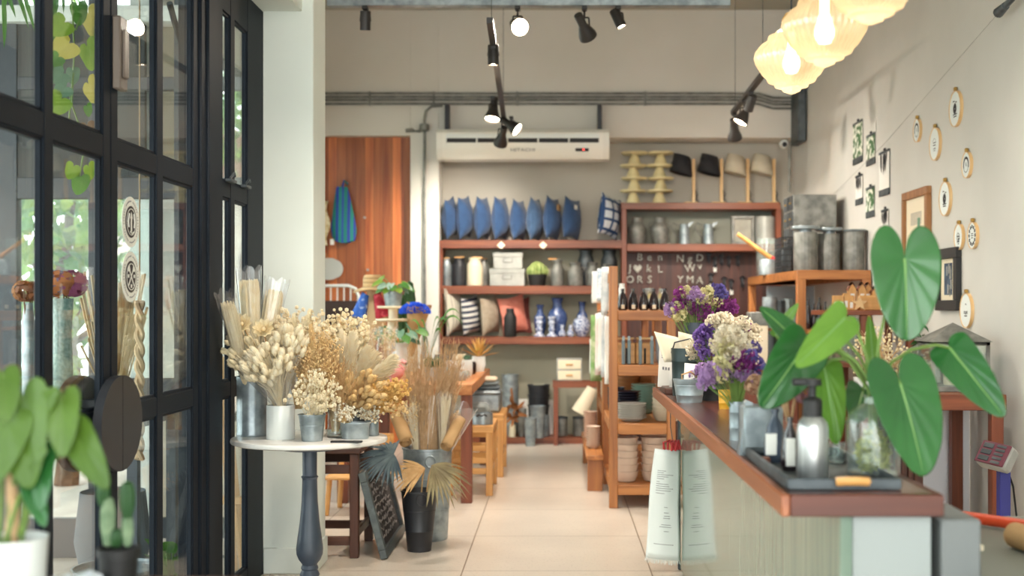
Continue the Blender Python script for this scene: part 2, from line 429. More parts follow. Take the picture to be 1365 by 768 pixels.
# glazed steel doors on the left: frame with inner rails, each pane its own part
ZR = [(0, .10), (.981, 1.055), (1.912, 1.99), (2.775, 2.955)]
def glazed(name, y0, y1, stiles, label=None):
    """stiles: list of (ya, yb) uprights; the leaf spans y0..y1"""
    m = MB()
    xa, xb = XW-.032, XW
    for a, b in stiles: m.box(xa, xb, a, b, 0, 2.955, .004)
    for a, b in ZR: m.box(xa+.002, xb-.002, y0, y1, a, b, .004)
    # thin glazing beads round every pane
    gaps = [(p[1], q[0]) for p, q in zip(stiles, stiles[1:])]
    for g0, g1 in gaps:
        for za, zb in zip(ZR, ZR[1:]):
            z0, z1 = za[1], zb[0]
            m.box(xa+.007, xb-.009, g0-.001, g0+.009, z0, z1); m.box(xa+.007, xb-.009, g1-.009, g1+.001, z0, z1)
            m.box(xa+.007, xb-.009, g0, g1, z0-.001, z0+.010); m.box(xa+.007, xb-.009, g0, g1, z1-.010, z1+.001)
    fr = struct(m.build(name, M['frame']))
    for g0, g1 in gaps:
        for za, zb in zip(ZR, ZR[1:]):
            p = MB().box(XW-.020, XW-.015, g0-.004, g1+.004, za[1]-.004, zb[0]+.004).build('pane', M['pane'], fr)
    return fr
glazed('window_2', -3.0, 3.2, [(-3.0, -2.9), (-2.3, -2.23), (-1.7, -1.63), (-1.1, -1.03), (-.56, -.49), (-.04, .03), (.48, .55), (1.0, 1.07), (1.52, 1.59), (2.04, 2.11), (2.56, 2.63), (3.1, 3.2)])
d1 = glazed('door_1', 3.205, 4.272, [(3.205, 3.29), (3.72, 3.79), (4.205, 4.272)])
d2 = glazed('door_2', 4.278, 5.32, [(4.278, 4.345), (4.77, 4.845), (5.25, 5.32)])
struct(MB().box(XW-.09, XW+.012, 5.325, 5.62, 0, 2.955, .006).box(XW-.06, XW+.024, 5.40, 5.50, 0, 2.955, .006).build('column_steel', M['frame']))
glazed('window_1', 5.625, 6.5, [(5.625, 5.71), (5.85, 5.925), (6.17, 6.5)])
# casement stays on the upper row of window_1
for yy in (5.80, 6.08):
    s_ = MB(); s_.box(XW, XW+.03, yy-.05, yy+.05, 1.985, 2.0, .003); s_.tube([(XW+.02, yy-.04, 2.0), (XW+.03, yy, 2.03), (XW+.02, yy+.05, 2.02)], .006, 6)
    s_.build('window_stay', M['zinc_dark'], bpy.data.objects['window_1'])

# half-round door handles, inside and outside pair, one half on each leaf
def half_disc(sign, r=.165):
    pts = []
    for k in range(17):
        a = PI/2 - PI*k/16
        pts.append((sign*(.003 + r*math.cos(a)*1.2), r*1.0*math.sin(a)))
    return pts
ZH = PZ(570, 4.12)
for leaf, sg in ((d1, -1), (d2, 1)):
    for xo, nm in ((XW+.012, 'inside'), (XW-.125, 'outside')):
        hd = MB(); hd.prism([(4.275+q[0], ZH+q[1]) for q in half_disc(sg)], 'yz', xo, xo+.03)
        x0, x1 = (XW-.002, xo+.004) if nm == 'inside' else (xo+.026, XW-.03)
        for zz in (-.07, .07): hd.box(x0, x1, 4.275+sg*.035-.012, 4.275+sg*.035+.012, ZH+zz-.012, ZH+zz+.012)
        hd.build('door_handle', M['black_metal'], leaf)
# weathered timber latch block on the meeting stile
tag(MB().box(XW, XW+.03, 4.285, 4.36, PZ(112, 4.2), PZ(12, 4.2), .005).box(XW+.03, XW+.04, 4.30, 4.345, PZ(96, 4.2), PZ(30, 4.2), .004).build('latch_block', wood('weathered_timber', (96, 84, 76), (128, 116, 106), 'Z')),
    'weathered wooden latch block high on the black glazed doors', 'latch')
# two round stickers on the glass
def sticker(cy, mark, label):
    Y = 4.515; z = PZ(cy, Y); r = .092
    t = thing('window_sticker', label, 'sticker', (XW-.0145, Y, z))
    def disc(r0, r1, xo, mat, nm):
        m = MB(); m.M = Matrix.Rotation(PI/2, 4, 'Y')
        m.lathe([(r0, 0), (r1, 0), (r1, .0012), (r0, .0012), (r0, 0)] if r0 else [(0, 0), (r1, 0), (r1, .0012), (0, .0012)], (0, 0, 0), 40)
        return m.build(nm, mat, t, (xo, 0, 0))
    disc(0, r, 0, M['white_dec'], 'white_disc'); disc(0, .058, .0014, M['ink_brown'], 'dark_disc'); disc(.046, .049, .0028, M['white_dec'], 'inner_ring')
    g = MB()
    for k in range(44):      # ring of tiny lettering strokes
        a = 2*PI*k/44
        if k % 7 == 3: continue
        c = (math.cos(a)*.075, math.sin(a)*.075)
        g.prism([(c[0]-.003, c[1]-.003), (c[0]+.0028, c[1]-.0022), (c[0]+.0022, c[1]+.003), (c[0]-.002, c[1]+.0026)], 'yz', .0014, .0024)
    g.build('ring_lettering', M['ink_grey'], t)
    m = MB()
    if mark == 'arrow':
        m.prism([(-.006, -.035), (.006, -.035), (.006, .018), (.014, .012), (.0, .036), (-.014, .012), (-.006, .018)], 'yz', .003, .004)
        m.tube([(.0035, -.028, -.02), (.0035, -.034, .0), (.0035, -.024, .03)], .003, 4); m.tube([(.0035, .028, -.02), (.0035, .034, .0), (.0035, .024, .03)], .003, 4)
        m.tube([(.0035, -.012, -.036), (.0035, .006, -.042), (.0035, .022, -.036)], .003, 4)
    else:
        for sg in (-1, 1):
            m.prism([(-.03*sg-.004, -.034), (-.03*sg+.004, -.034), (.024*sg+.004, .03), (.024*sg-.004, .03)], 'yz', .003, .004)
            m.prism([(.012*sg, .022), (.034*sg, .018), (.034*sg, .034), (.02*sg, .04)], 'yz', .003, .0045)
            m.prism([(.024*sg, -.004), (.036*sg, -.004), (.036*sg, .008), (.024*sg, .008)], 'yz', .003, .0045)
        m.prism([(-.006, -.04), (.006, -.04), (.006, -.028), (-.006, -.028)], 'yz', .003, .0045)
    m.build('emblem', M['white_dec'], t)
M['white_dec'] = mk('white_vinyl', (214, 214, 206), .5); M['ink_brown'] = mk('brown_vinyl', (44, 36, 38), .5)
sticker(296, 'arrow', 'round white sticker with an upward arrow emblem, upper one on the door glass')
sticker(369, 'tools', 'round white sticker with two crossed tools, lower one on the door glass')
# ------------------------------------------------------------------ leaves and plants helpers
def leaf(m, base, d, n, L, W, lobe=.25, fold=.12, droop=.25, nu=6, nt_=8, wave=.0):
    base = Vector(base); d = Vector(d).normalized(); n = Vector(n); n = (n - d*n.dot(d)).normalized(); sd = d.cross(n)
    def fn(u, t):
        uu = u*2-1; au = abs(uu)
        w = W*1.55*((t+.10)**.5)*((1.0-t)**.72) + .001
        y = L*t - lobe*L*(au**1.4)*((1-t)**2)
        z = fold*au*w*1.2 - droop*L*t*t + wave*L*math.sin(t*26 - au*5)*au
        return base + d*y + sd*(uu*w*.5) + n*z
    m.grid(fn, nu, nt_)
def heart(m, base, d, n, L, W, lobe=.25, fold=.08, droop=.2, wave=.012, nu=44, nv=7, veins=9):
    base = Vector(base); d = Vector(d).normalized(); n = Vector(n); n = (n - d*n.dot(d)).normalized(); sd = d.cross(n)
    def edge(u):
        t = u*2-1; sg = 1 if t >= 0 else -1; t = abs(t)
        if t < .68:
            ph = t/.68*PI/2; return sg*W/2*math.sin(ph)**.92, L*math.cos(ph)**1.0*(1 + .10*math.cos(ph)**8) - 0
        ps = (t-.68)/.32*PI; return sg*(W/4+W/4*math.cos(ps)), -lobe*L*math.sin(ps)
    def fn(u, v):
        x, y = edge(u); x *= v; y *= v; yy = y/L
        z = fold*abs(x)*1.6 - droop*L*max(0, yy)**2*.6 - droop*.4*abs(x)*abs(x)/max(W, 1e-6)*2 + wave*L*v*math.sin((u-.5)*2*PI*veins)*(1-abs(2*u-1)**6)
        return base + d*y + sd*x + n*z
    m.grid(fn, nu, nv)
def blade(m, base, d, n, L, W, droop=.2, nt_=5):
    base = Vector(base); d = Vector(d).normalized(); n = Vector(n); n = (n - d*n.dot(d)).normalized(); sd = d.cross(n)
    def fn(u, t):
        w = W*math.sin(PI*min(1, .12+.88*t))**.8
        return base + d*(L*t) + sd*((u-.5)*w) + n*(abs(u-.5)*w*.5 - droop*L*t*t)
    m.grid(fn, 2, nt_)
def rvec(a=1.0):
    while True:
        v = Vector((R.uniform(-1, 1), R.uniform(-1, 1), R.uniform(-1, 1)))
        if .05 < v.length < 1: return v*a
def rdir(): return rvec().normalized()
def crown(m, c, r, n, size, nmat=1):
    for k in range(n):
        v = rvec(); q = Vector(c) + Vector((v.x*r[0], v.y*r[1], v.z*r[2]))
        d = rdir(); d.z -= .4; nn = rdir(); m.mi = R.randrange(nmat)
        s_ = size*R.uniform(.6, 1.3); d.normalize(); nn = (nn - d*nn.dot(d)).normalized(); sd = d.cross(nn)
        a = m.v(q); b_ = m.v(q+d*s_*.5+sd*s_*.28); c_ = m.v(q+d*s_); e = m.v(q+d*s_*.5-sd*s_*.28)
        m.f([a, b_, c_, e])
    m.mi = 0
G = {}
G['mid'] = mk('leaf_green', (62, 116, 44), .5, col2=(96, 146, 60), vs=9, tl=.35)
G['lime'] = mk('leaf_lime', (112, 150, 48), .5, col2=(146, 172, 68), vs=9, tl=.4)
G['yellow'] = mk('leaf_yellow', (190, 178, 80), .5, col2=(206, 190, 104), vs=9, tl=.4)
G['dark'] = mk('leaf_dark', (40, 82, 40), .5, col2=(58, 102, 52), vs=9, tl=.25)
G['blue'] = mk('leaf_grey_green', (86, 124, 100), .5, col2=(110, 146, 122), vs=9, tl=.3)
G['brown'] = mk('leaf_brown', (132, 98, 70), .7, tl=.2)
G['bark'] = mk('bark', (74, 60, 48), .9, col2=(98, 82, 66), vs=20)
G['stem'] = mk('stem_green', (104, 132, 60), .6)

# ------------------------------------------------------------------ outside the window wall
struct(MB().box(-14, -1.62, -4, 22, -.22, -.12).build('ground_outside', mk('paving', (150, 140, 130), .8, col2=(172, 162, 150), vs=3)))
def far_glazing():
    m = MB(); Y = 7.5
    for x in (-5.4, -4.45, -3.33, -2.78, -2.26, -1.68):
        m.box(x-.06, x+.06, Y, Y+.07, -.12, 3.4, .005)
    for z0, z1 in ((-.12, .12), (.86, .97), (2.06, 2.19), (2.72, 2.8)): m.box(-5.46, -1.62, Y+.005, Y+.065, z0, z1, .004)
    fr = struct(m.build('window_3', M['frame_far']))
    MB().box(-5.46, -1.62, Y-.06, Y+.09, 3.12, 3.22, .005).build('window_head', M['white_plaster'], fr)
    for a, b in ((-5.34, -4.51), (-4.39, -3.39), (-3.27, -2.84), (-2.72, -2.32), (-2.20, -1.74)):
        MB().box(a, b, Y+.03, Y+.036, .97, 2.06).build('pane', M['pane'], fr)
M['plank'] = wood('grey_planks', (44, 48, 48), (66, 70, 68), 'Z', .6, 1, .0, .13, 'X', (22, 24, 24))
M['frame_far'] = mk('grey_steel', (54, 60, 66), .5)
far_glazing()
for a, b in ((-3.27, -2.84), (-2.72, -2.5)): struct(MB().box(a, b, 7.51, 7.55, 2.19, 3.12).build('wall_outside', M['plank']))
struct(MB().box(-5.6, -1.745, -3.0, 7.7, 3.42, 3.5).build('roof_shade_added', M['frame_far']))  # unseen slab, added to darken the space behind the panes
def tree(c, r, h, n, size, mats, label):
    t = thing('garden_tree', label, 'tree', (c[0], c[1], -.12))
    m = MB(); m.tube([(0, 0, 0), (.06, .03, h*.3), (-.04, .0, h*.6), (.03, .05, h)], [.11, .09, .07, .03], 8)
    for k in range(5):
        a = k*1.3; m.tube([(0, 0, h*(.45+.08*k)), (math.cos(a)*r[0]*.5, math.sin(a)*r[1]*.5, h*(.6+.08*k))], [.04, .015], 5)
    m.build('trunk', G['bark'], t)
    f_ = MB(); crown(f_, (0, 0, h), r, n, size, len(mats)); tag(f_.build('foliage', mats, t), kind='stuff')
tree((-4.2, 10.6), (1.1, 1.1, 1.7), 2.6, 1700, .2, [G['mid'], G['lime']], 'leafy light green tree outside behind the glazed doors, filling the middle of the glazing')
tree((-7.0, 12.2), (1.5, 1.2, 1.8), 2.9, 1500, .22, [G['dark'], G['mid']], 'dark green garden tree outside, furthest from the shop')
tree((-3.4, 14.5), (.7, .8, .9), 3.9, 600, .2, [G['lime'], G['mid']], 'pale lime tree outside above the pink garden house')
tree((-10.4, 15.5), (1.7, 1.5, 2.0), 2.4, 900, .24, [G['mid'], G['blue']], 'grey green tree outside at the far edge of the garden')
bh = thing('garden_house', 'pale pink rendered house outside beyond the far glazing', 'house', (-4.3, 17.0, -.12))
MB().box(-1.6, 1.6, -1, 1, 0, 2.9).build('house_wall', mk('pink_render', (222, 200, 190), .9), bh)
MB().prism([(-1.9, 2.9), (1.9, 2.9), (0, 3.9)], 'xz', -1.2, 1.2).build('roof', mk('roof_tile', (150, 110, 96), .8), bh)
for k in range(4): MB().box(-1.3+.75*k, -.9+.75*k, -1.03, -.98, 1.0, 2.2).build('window', M['frame_far'], bh)

# vine hanging close behind the upper panes
vine = thing('hanging_vine', 'yellow green vine with heart leaves hanging behind the upper door panes', 'plant', (-1.95, 5.0, 0))
def VP_(x, y, X=-1.95):
    Y = X*F/(x-CX); return Vector((X, Y, PZ(y, Y)))
vs_pts = [[(92, -60), (97, 20), (99, 70), (97, 110), (96, 140), (105, 165), (112, 200), (106, 235)], [(118, -50), (112, 10), (101, 40)], [(99, 90), (94, 130), (92, 165)]]
m = MB()
for pl in vs_pts: m.tube([VP_(*q) - Vector((-1.95, 5, 0)) for q in pl], .0035, 4)
m.build('stem', G['stem'], vine)
LV = [(92, 58, 38, 'yellow', 2.9), (116, 62, 42, 'lime', -.4), (118, 18, 40, 'yellow', .4), (86, 30, 34, 'lime', 3.4), (104, 8, 30, 'mid', 1), (84, 98, 28, 'blue', 3.2),
      (97, 94, 22, 'blue', 1.2), (118, 112, 36, 'yellow', .2), (82, 132, 34, 'lime', 3.6), (88, 116, 26, 'blue', 3.0), (116, 142, 18, 'mid', .5), (116, 168, 30, 'brown', 1.0),
      (122, 172, 24, 'lime', .1), (98, 222, 22, 'lime', 2.3), (118, 222, 24, 'lime', .6), (108, 236, 28, 'mid', 1.9), (78, 76, 22, 'mid', 2.8), (126, 36, 26, 'lime', .3)]
for x, y, s_, c, a in LV:
    p = VP_(x, y) - Vector((-1.95, 5, 0)); L = s_*VP_(x, y).y/F*1.0
    m = MB(); d = Vector((.25*math.cos(a)-.1, math.cos(a), -abs(math.sin(a))-.6))
    heart(m, p, d, Vector((1, -.8, .35)), L*.8, L*.95, .28, .1, .2, .02, 24, 4, 5); m.build('leaf', G[c], vine)
fv = thing('trailing_fern', 'feathery green trailing plant hanging outside at the top left corner', 'plant', (-2.3, 4.9, 2.9))
m = MB()
for k in range(60):
    p = Vector((R.uniform(-.12, .3), R.uniform(-.42, .25), R.uniform(-.35, .5)))
    blade(m, p, Vector((R.uniform(-.5, .5), R.uniform(-.5, .5), -1)), Vector((1, -1, .2)), R.uniform(.12, .26), .02, .1)
tag(m.build('fronds', G['mid'], fv), kind='stuff')
MB().tube([(0, -.1, .4), (0, -.1, 1.2)], .006, 5).build('hook', M['zinc_dark'], fv)
# hanging rope
m = MB()
for q in (0, PI):
    m.tube([(math.cos(k*.7+q)*.012, math.sin(k*.7+q)*.012, -k*.016) for k in range(46)], .013, 6)
rp_ = VP_(186, 402, -1.9); m.tube([(0, 0, .01), (0, 0, 3.42-rp_.z)], .004, 5)
tag(m.build('rope', mk('jute_rope', (186, 160, 126), .9), None, rp_), 'thick twisted jute rope hanging behind the glass below the stickers', 'rope')
tag(MB().tube([VP_(226+6*k+ .9*k*k, 4+26*k, -1.66) for k in range(7)], .014, 8).build('curved_bracket', M['frame']), 'curved black iron bracket outside the door beside the steel column', 'bracket')

# display table outside with dried hydrangeas
tb = thing('display_table', 'dark display table outside behind the glazed doors carrying hydrangea vases', 'table', (-2.62, 6.3, -.12))
MB().box(-.75, .62, -.35, .35, .94, .98, .004).build('table_top', M['frame_far'], tb)
for sx in (-.7, .57):
    for sy in (-.3, .3): MB().box(sx-.025, sx+.025, sy-.025, sy+.025, 0, .94).build('leg', M['frame_far'], tb)
def hydrangea(x, y, Y, r, cols, vase, label, vl):
    p = P(x, y, Y); zt = .86
    v = thing('flower_vase', vl, 'vase', (p.x, Y, zt))
    h = p.z - r*.7 - zt
    if vase == 'glass': MB().lathe([(0, 0), (.055, 0), (.06, .02), (.045, h*.7), (.055, h), (.05, h), (.04, h*.7), (.05, .03), (0, .02)], (0, 0, 0), 18).build('vessel', M['teal'], v)
    else: MB().lathe([(0, 0), (.03, 0), (.032, h*.8), (.02, h), (.016, h), (.028, .02), (0, .02)], (0, 0, 0), 14).build('vessel', M['zinc'], v)
    t = thing('hydrangea_bunch', label, 'dried flowers', (p.x, Y, p.z))
    st = MB()
    for k in range(4): st.tube([(0, 0, -h*.6-r*.7), (R.uniform(-.03, .03), R.uniform(-.03, .03), 0)], .004, 4)
    st.build('stem', G['brown'], t)
    for k, c in enumerate(cols):
        a = k*2.4; off = Vector((math.cos(a), math.sin(a)*.6, .5*math.sin(a*1.3)))*r*.55
        m = MB()
        for j in range(70):
            d = rdir(); q = off + d*r*.62
            n = d; a1 = n.orthogonal().normalized(); a2 = n.cross(a1); s_ = r*.17
            m.f([m.v(q+a1*s_), m.v(q+a2*s_), m.v(q-a1*s_), m.v(q-a2*s_)])
        m.build('flower_head', mk('petal', c, .8, tl=.3), t)
M['teal'] = mk('teal_glass', (110, 150, 146), .2, col2=(150, 182, 176), vs=60)
hydrangea(38, 388, 6.15, .085, [(150, 92, 50), (168, 112, 66), (140, 88, 58)], 'zinc', 'rust brown dried hydrangea in a thin metal vase outside the glass', 'thin metal vase outside holding the rust brown hydrangea')
hydrangea(83, 378, 6.35, .11, [(176, 96, 140), (110, 120, 170), (196, 128, 84), (182, 110, 150)], 'glass', 'pink and blue dried hydrangea in a teal jar outside the glass', 'speckled teal jar outside holding the pink and blue hydrangea')
# dried bouquets and odds and ends behind the right hand door leaf
db = thing('dried_bouquet', 'tall beige dried bouquet in a sack outside behind the narrow panes', 'dried flowers', (-2.42, 6.75, -.12))
m = MB()
for k in range(90):
    a = R.uniform(0, 2*PI); r = R.uniform(.02, .2); m.tube([(0, 0, .5), (math.cos(a)*r*.4, math.sin(a)*r*.4, 1.1), (math.cos(a)*r, math.sin(a)*r, R.uniform(1.3, 1.75))], [.003, .003, .008], 4)
tag(m.build('grasses', mk('beige_grass', (196, 174, 136), .9, tl=.2), db), kind='stuff')
MB().lathe([(0, 0), (.15, 0), (.19, .25), (.17, .5), (.13, .62), (.17, .7), (.15, .7), (.11, .62), (.15, .5), (0, .45)], (0, 0, 0), 18).build('sack', M['slate_sack'], db) if False else None
MB().lathe([(0, 0), (.15, 0), (.2, .25), (.17, .52), (.15, .5), (0, .45)], (0, 0, 0), 18).build('sack', mk('grey_sacking', (84, 92, 98), .9), db)
es = thing('easel', 'small blond wooden easel standing outside behind the lower narrow panes', 'easel', (-1.86, 6.75, -.12))
for nm, a, b_ in (('leg', (-.16, 0, 0), (.0, .06, 1.25)), ('leg', (.16, 0, 0), (.02, .06, 1.25)), ('leg', (0, .4, 0), (0, .08, 1.2))):
    MB().tube([a, b_], .022, 4).build(nm, M['wood_light'], es)
MB().box(-.2, .2, -.03, .03, .45, .49, .003).build('ledge', M['wood_light'], es)
def ground_plant(x, Y, label, mat, n=26, s_=.14):
    t = thing('leafy_plant', label, 'plant', (x, Y, -.12))
    for k in range(n):
        a = R.uniform(0, 2*PI); m = MB(); d = Vector((math.cos(a), math.sin(a), R.uniform(.5, 1.6)))
        st = Vector((math.cos(a)*.05, math.sin(a)*.05, R.uniform(.05, .3)))
        leaf(m, st, d, (0, 0, 1), s_*R.uniform(.8, 1.4), s_*.7, .1, .1, .3, 4, 5); m.build('leaf', mat, t)
    m = MB()
    for k in range(5): m.tube([(0, 0, 0), (R.uniform(-.05, .05), R.uniform(-.05, .05), .3)], .006, 4)
    m.build('stem', G['stem'], t)
ground_plant(-1.93, 6.2, 'low green leafy plant outside at the foot of the narrow panes', G['mid'])
ground_plant(-2.5, 5.35, 'low lime green plant outside below the display table', G['lime'])
tub = tag(MB().lathe([(0, 0), (.14, 0), (.18, .4), (.19, .4), (.17, .38), (0, .36)], (0, 0, 0), 20).build('tub', M['zinc'], None, (-1.9, 5.35, -.12)), 'galvanised tub on the paving outside behind the door handles', 'tub')
# ------------------------------------------------------------------ ceiling beam, track lights
tag(MB().box(PX(437, 8.5), PX(973, 8.5), 8.46, 8.54, PZ(9, 8.5), PZ(-3, 8.5), .004).build('steel_beam', M['zinc']), 'long galvanised steel beam running across under the ceiling', 'beam')
def aim(d):
    return Vector(d).normalized().to_track_quat('-Z', 'Y')
def track_spot(top, drop, d, label, style='can', lit=True, s=1.0, energy=60, mat=None):
    """spot head hung below its track at point top; d is the direction the lamp points"""
    t = thing('track_spotlight', label, 'spotlight', top)
    mat = mat or M['black_spot']
    MB().box(-.018*s, .018*s, -.04*s, .04*s, -.025*s, 0, .003).build('mount', mat, t)
    hd = Vector((0, 0, -drop))
    m = MB(); m.tube([(0, 0, -.02*s), (0, 0, -drop*.55)], .008*s, 6); m.tube([(-.03*s, 0, -drop*.5), (-.035*s, 0, -drop)], .006*s, 5); m.tube([(.03*s, 0, -drop*.5), (.035*s, 0, -drop)], .006*s, 5); m.tube([(-.03*s, 0, -drop*.5), (.03*s, 0, -drop*.5)], .006*s, 5)
    m.build('yoke', mat, t)
    q = aim(d).to_matrix().to_4x4(); m = MB(); m.M = Matrix.Translation(hd) @ q
    if style == 'can': m.lathe([(0, .07), (.034, .07), (.036, .065), (.036, -.06), (.031, -.06), (.031, -.045), (0, -.045)], (0, 0, 0), 20)
    else: m.lathe([(0, .12), (.028, .12), (.03, .115), (.03, .03), (.036, .02), (.062, -.05), (.064, -.075), (.059, -.075), (.055, -.06), (0, -.05)], (0, 0, 0), 22)
    for i in range(len(m.bm.verts)): pass
    if s != 1.0: bmesh.ops.scale(m.bm, vec=(s, s, s), space=Matrix.Translation(-hd), verts=m.bm.verts)
    m.build('lamp_housing', mat, t)
    if lit:
        r = .030 if style == 'can' else .056; zf = -.05 if style == 'can' else -.066
        m = MB(); m.M = Matrix.Translation(hd) @ q @ Matrix.Scale(s, 4); m.lathe([(0, zf-.006), (r*.7, zf-.004), (r, zf+.004), (0, zf+.004)], (0, 0, 0), 20); m.build('lamp_face', M['led'], t)
        ld = bpy.data.lights.new('spot_beam', 'SPOT'); ld.energy = energy*SPOTK; ld.color = (1, .90, .78); ld.spot_size = math.radians(95); ld.spot_blend = .8; ld.shadow_soft_size = .05
        lo = bpy.data.objects.new('spot_beam', ld); COL.objects.link(lo); lo.parent = t
        lo.location = hd + Vector(d).normalized()*.1*s; lo.rotation_mode = 'QUATERNION'; lo.rotation_quaternion = aim(d)
    return t
M['black_spot'] = mk('spot_black', (42, 38, 36), .4)
zb = PZ(9, 8.5)
track_spot((PX(487, 8.5), 8.5, zb), .10, (-.05, .25, -1), 'small black spotlight at the left end of the steel beam', energy=50)
track_spot((PX(690, 8.5), 8.5, zb), .13, (.22, -.75, -.30), 'black reflector spotlight under the beam shining towards the viewer', 'par', energy=40)
track_spot((PX(779, 8.5), 8.5, zb), .15, (.45, .8, -.75), 'large black spotlight under the beam turned away to the back', 'par', energy=110)
track_spot((PX(824, 8.5), 8.5, zb), .085, (.45, -.1, -1), 'small black spotlight at the right end of the four beam spots', energy=50)
def track(p0, p1, label, group=None):
    t = thing('lighting_track', label, 'light track', (0, 0, 0))
    a, b = Vector(p0), Vector(p1); d = (b-a).normalized(); sd = Vector((0, 0, 1)).cross(d)
    m = MB()
    ring = []
    for p in (a, b):
        ring.append([m.v(p + sd*x + Vector((0, 0, z))) for x, z in ((-.02, 0), (.02, 0), (.02, .035), (-.02, .035))])
    for k in range(4): m.f([ring[0][k], ring[0][(k+1) % 4], ring[1][(k+1) % 4], ring[1][k]])
    m.f(ring[0]); m.f(ring[1]); m.build('rail', M['black_spot'], t)
    for s_ in (.08, .92):
        p = a.lerp(b, s_); MB().tube([p+Vector((0, 0, .03)), (p.x, p.y, ZC)], .0022, 4).build('suspension_wire', M['zinc_dark'], t)
zt = 3.1
A0, A1 = (PX(653, 7.4), 7.4, zt), (PX(672, 11.3), 11.3, zt)
track(A0, A1, 'black lighting track hanging in the middle of the shop')
def on(a, b, f): return Vector(a).lerp(Vector(b), f)
track_spot(on(A0, A1, .17), .06, (0, .05, -1), 'short black can spotlight nearest on the middle track', energy=60)
track_spot(on(A0, A1, .66)+Vector((-.06, 0, 0)), .12, (-.1, -.35, -1), 'lit reflector spotlight pointing down on the middle track', 'par', energy=80)
track_spot(on(A0, A1, .93)+Vector((.07, 0, 0)), .08, (.75, -.3, -.55), 'lit spotlight turned to the right at the far end of the middle track', 'par', energy=90)
track_spot(on(A0, A1, .98)+Vector((-.02, 0, 0)), .16, (-.25, .75, -.75), 'dark spotlight turned to the back wall at the end of the middle track', 'par', energy=110)
B0, B1 = (1.515, 8.96, zt), (PX(977, 10.9), 10.9, zt)
track(B0, B1, 'black lighting track hanging on the right beyond the glass pendants')
track_spot(on(B0, B1, .42), .09, (-.2, .6, -.9), 'can spotlight facing the back on the right track', energy=30)
track_spot(on(B0, B1, .62), .12, (-.55, -.1, -1), 'lit reflector spotlight pointing left on the right track', 'par', energy=80)
track_spot(on(B0, B1, .95), .16, (.2, .75, -.9), 'dark reflector spotlight at the far end of the right track', 'par', energy=90)

# added spotlights, unseen above the frame, to brighten flower table, counter and right wall
C0, C1 = (-.55, 4.9, 3.45), (1.55, 4.9, 3.45)
track(C0, C1, 'added black lighting track across the front of the shop, unseen above the counter')
track_spot(on(C0, C1, .06), .12, (-.55, .75, -2.5), 'added unseen front track spotlight lighting the bistro table flowers', 'par', energy=62)
track_spot(on(C0, C1, .32), .12, (.1, 1.6, -2.6), 'added unseen front track spotlight lighting the aisle floor buckets', 'par', energy=50)
track_spot(on(C0, C1, .62), .12, (-.05, -.35, -2.4), 'added unseen front track spotlight lighting the counter flowers', 'par', energy=55)
track_spot(on(C0, C1, .94), .12, (.55, .9, -1.7), 'added unseen front track spotlight lighting the pictures on the right wall', 'par', energy=70)

# ------------------------------------------------------------------ back wall services
for k, (y, lab) in enumerate(((124.5, 'topmost'), (129.3, 'second from the top'), (133.4, 'third from the top'), (138.6, 'lowest'))):
    Y = 12.58; z = PZ(y, Y); dz = -.045 if k < 4 else 0
    m = MB(); m.tube([(-2.48, Y, z), (1.9, Y, z), (2.05, Y, z), (2.2, Y, z+dz), (2.40, Y, z+dz)], .0125, 8)
    for x in (-1.9, -1.25, -.4, .9, 2.0): m.box(x-.012, x+.012, Y-.016, Y+.02, z-.017, z+.017, .002)
    tag(m.build('wall_conduit', M['conduit'] if 'conduit' in M else M['zinc_dull']), '%s of the four grey conduits along the wall above the air conditioner' % lab, 'conduit')
m = MB(); xc = PX(566, 12.57); Y = 12.57
m.tube([(PX(590, Y), Y, PZ(141, Y)), (PX(575, Y), Y, PZ(142, Y)), (PX(568, Y), Y, PZ(148, Y)), (xc, Y, PZ(160, Y)), (xc, Y, PZ(380, Y)), (xc, Y, .02)], .014, 8)
cd = tag(m.build('drop_conduit', M['zinc_dull']), 'grey conduit dropping down the column left of the shelves', 'conduit')
MB().cyl((xc, Y-.03, PZ(175, Y)), .05, .07, 14, b=.01).build('junction_box', M['zinc_dull'], cd)
MB().tube([(xc-.04, Y, PZ(175, Y)), (xc-.1, Y, PZ(175, Y)), (xc-.12, Y-.02, PZ(174, Y)), (xc-.19, Y-.03, PZ(175, Y))], [.012, .012, .022, .02], 8).build('valve', M['zinc_dull'], cd)
tag(MB().box(PX(1062, 12.3), PX(1072, 12.3), 12.22, 12.62, PZ(191, 12.4), PZ(60, 12.4), .004).build('cable_trunking', M['zinc_dark']), 'dark grey cable trunking on the wall at the far right corner', 'trunking')
m = MB(); m.tube([(PX(1057, 12.4), 12.5, PZ(189, 12.4)), (PX(1055, 12.4), 12.5, PZ(195, 12.4)), (PX(1054.5, 12.4), 12.5, PZ(255, 12.4))], .015, 8)
tag(m.build('corner_pipe', M['zinc_dull']), 'thin grey pipe running down the far right corner', 'pipe')

# air conditioner
Y0 = 12.30; ac = thing('air_conditioner', 'long white air conditioner hung above the cushion shelf', 'air conditioner', (PX(697, Y0), Y0, PZ(192, Y0)))
hw = 111*Y0/F; hh = 20*Y0/F
m = MB()
prof = [(.27, hh), (.02, hh), (-.02, hh*.75), (-.02, -hh*.1), (.0, -hh*.62), (.05, -hh*.98), (.12, -hh), (.27, -hh)]
m.prism(prof, 'yz', -hw, hw); m.build('body', M['ac_white'] if 'ac_white' in M else mk('ac_plastic', (232, 230, 220), .4), ac)
for sg in (-1, 1):
    m = MB(); m.prism([(p[0]-.006, p[1]*1.0) for p in prof], 'yz', sg*hw-.03, sg*hw+.03); m.build('end_cap', M['ivory_white'] if 'ivory_white' in M else mk('ac_end', (226, 224, 214), .4), ac)
MB().box(-hw*.92, hw*.92, -.03, -.01, hh*.3, hh*.66, .003).build('vent_flap', M['white_ceramic'], ac)
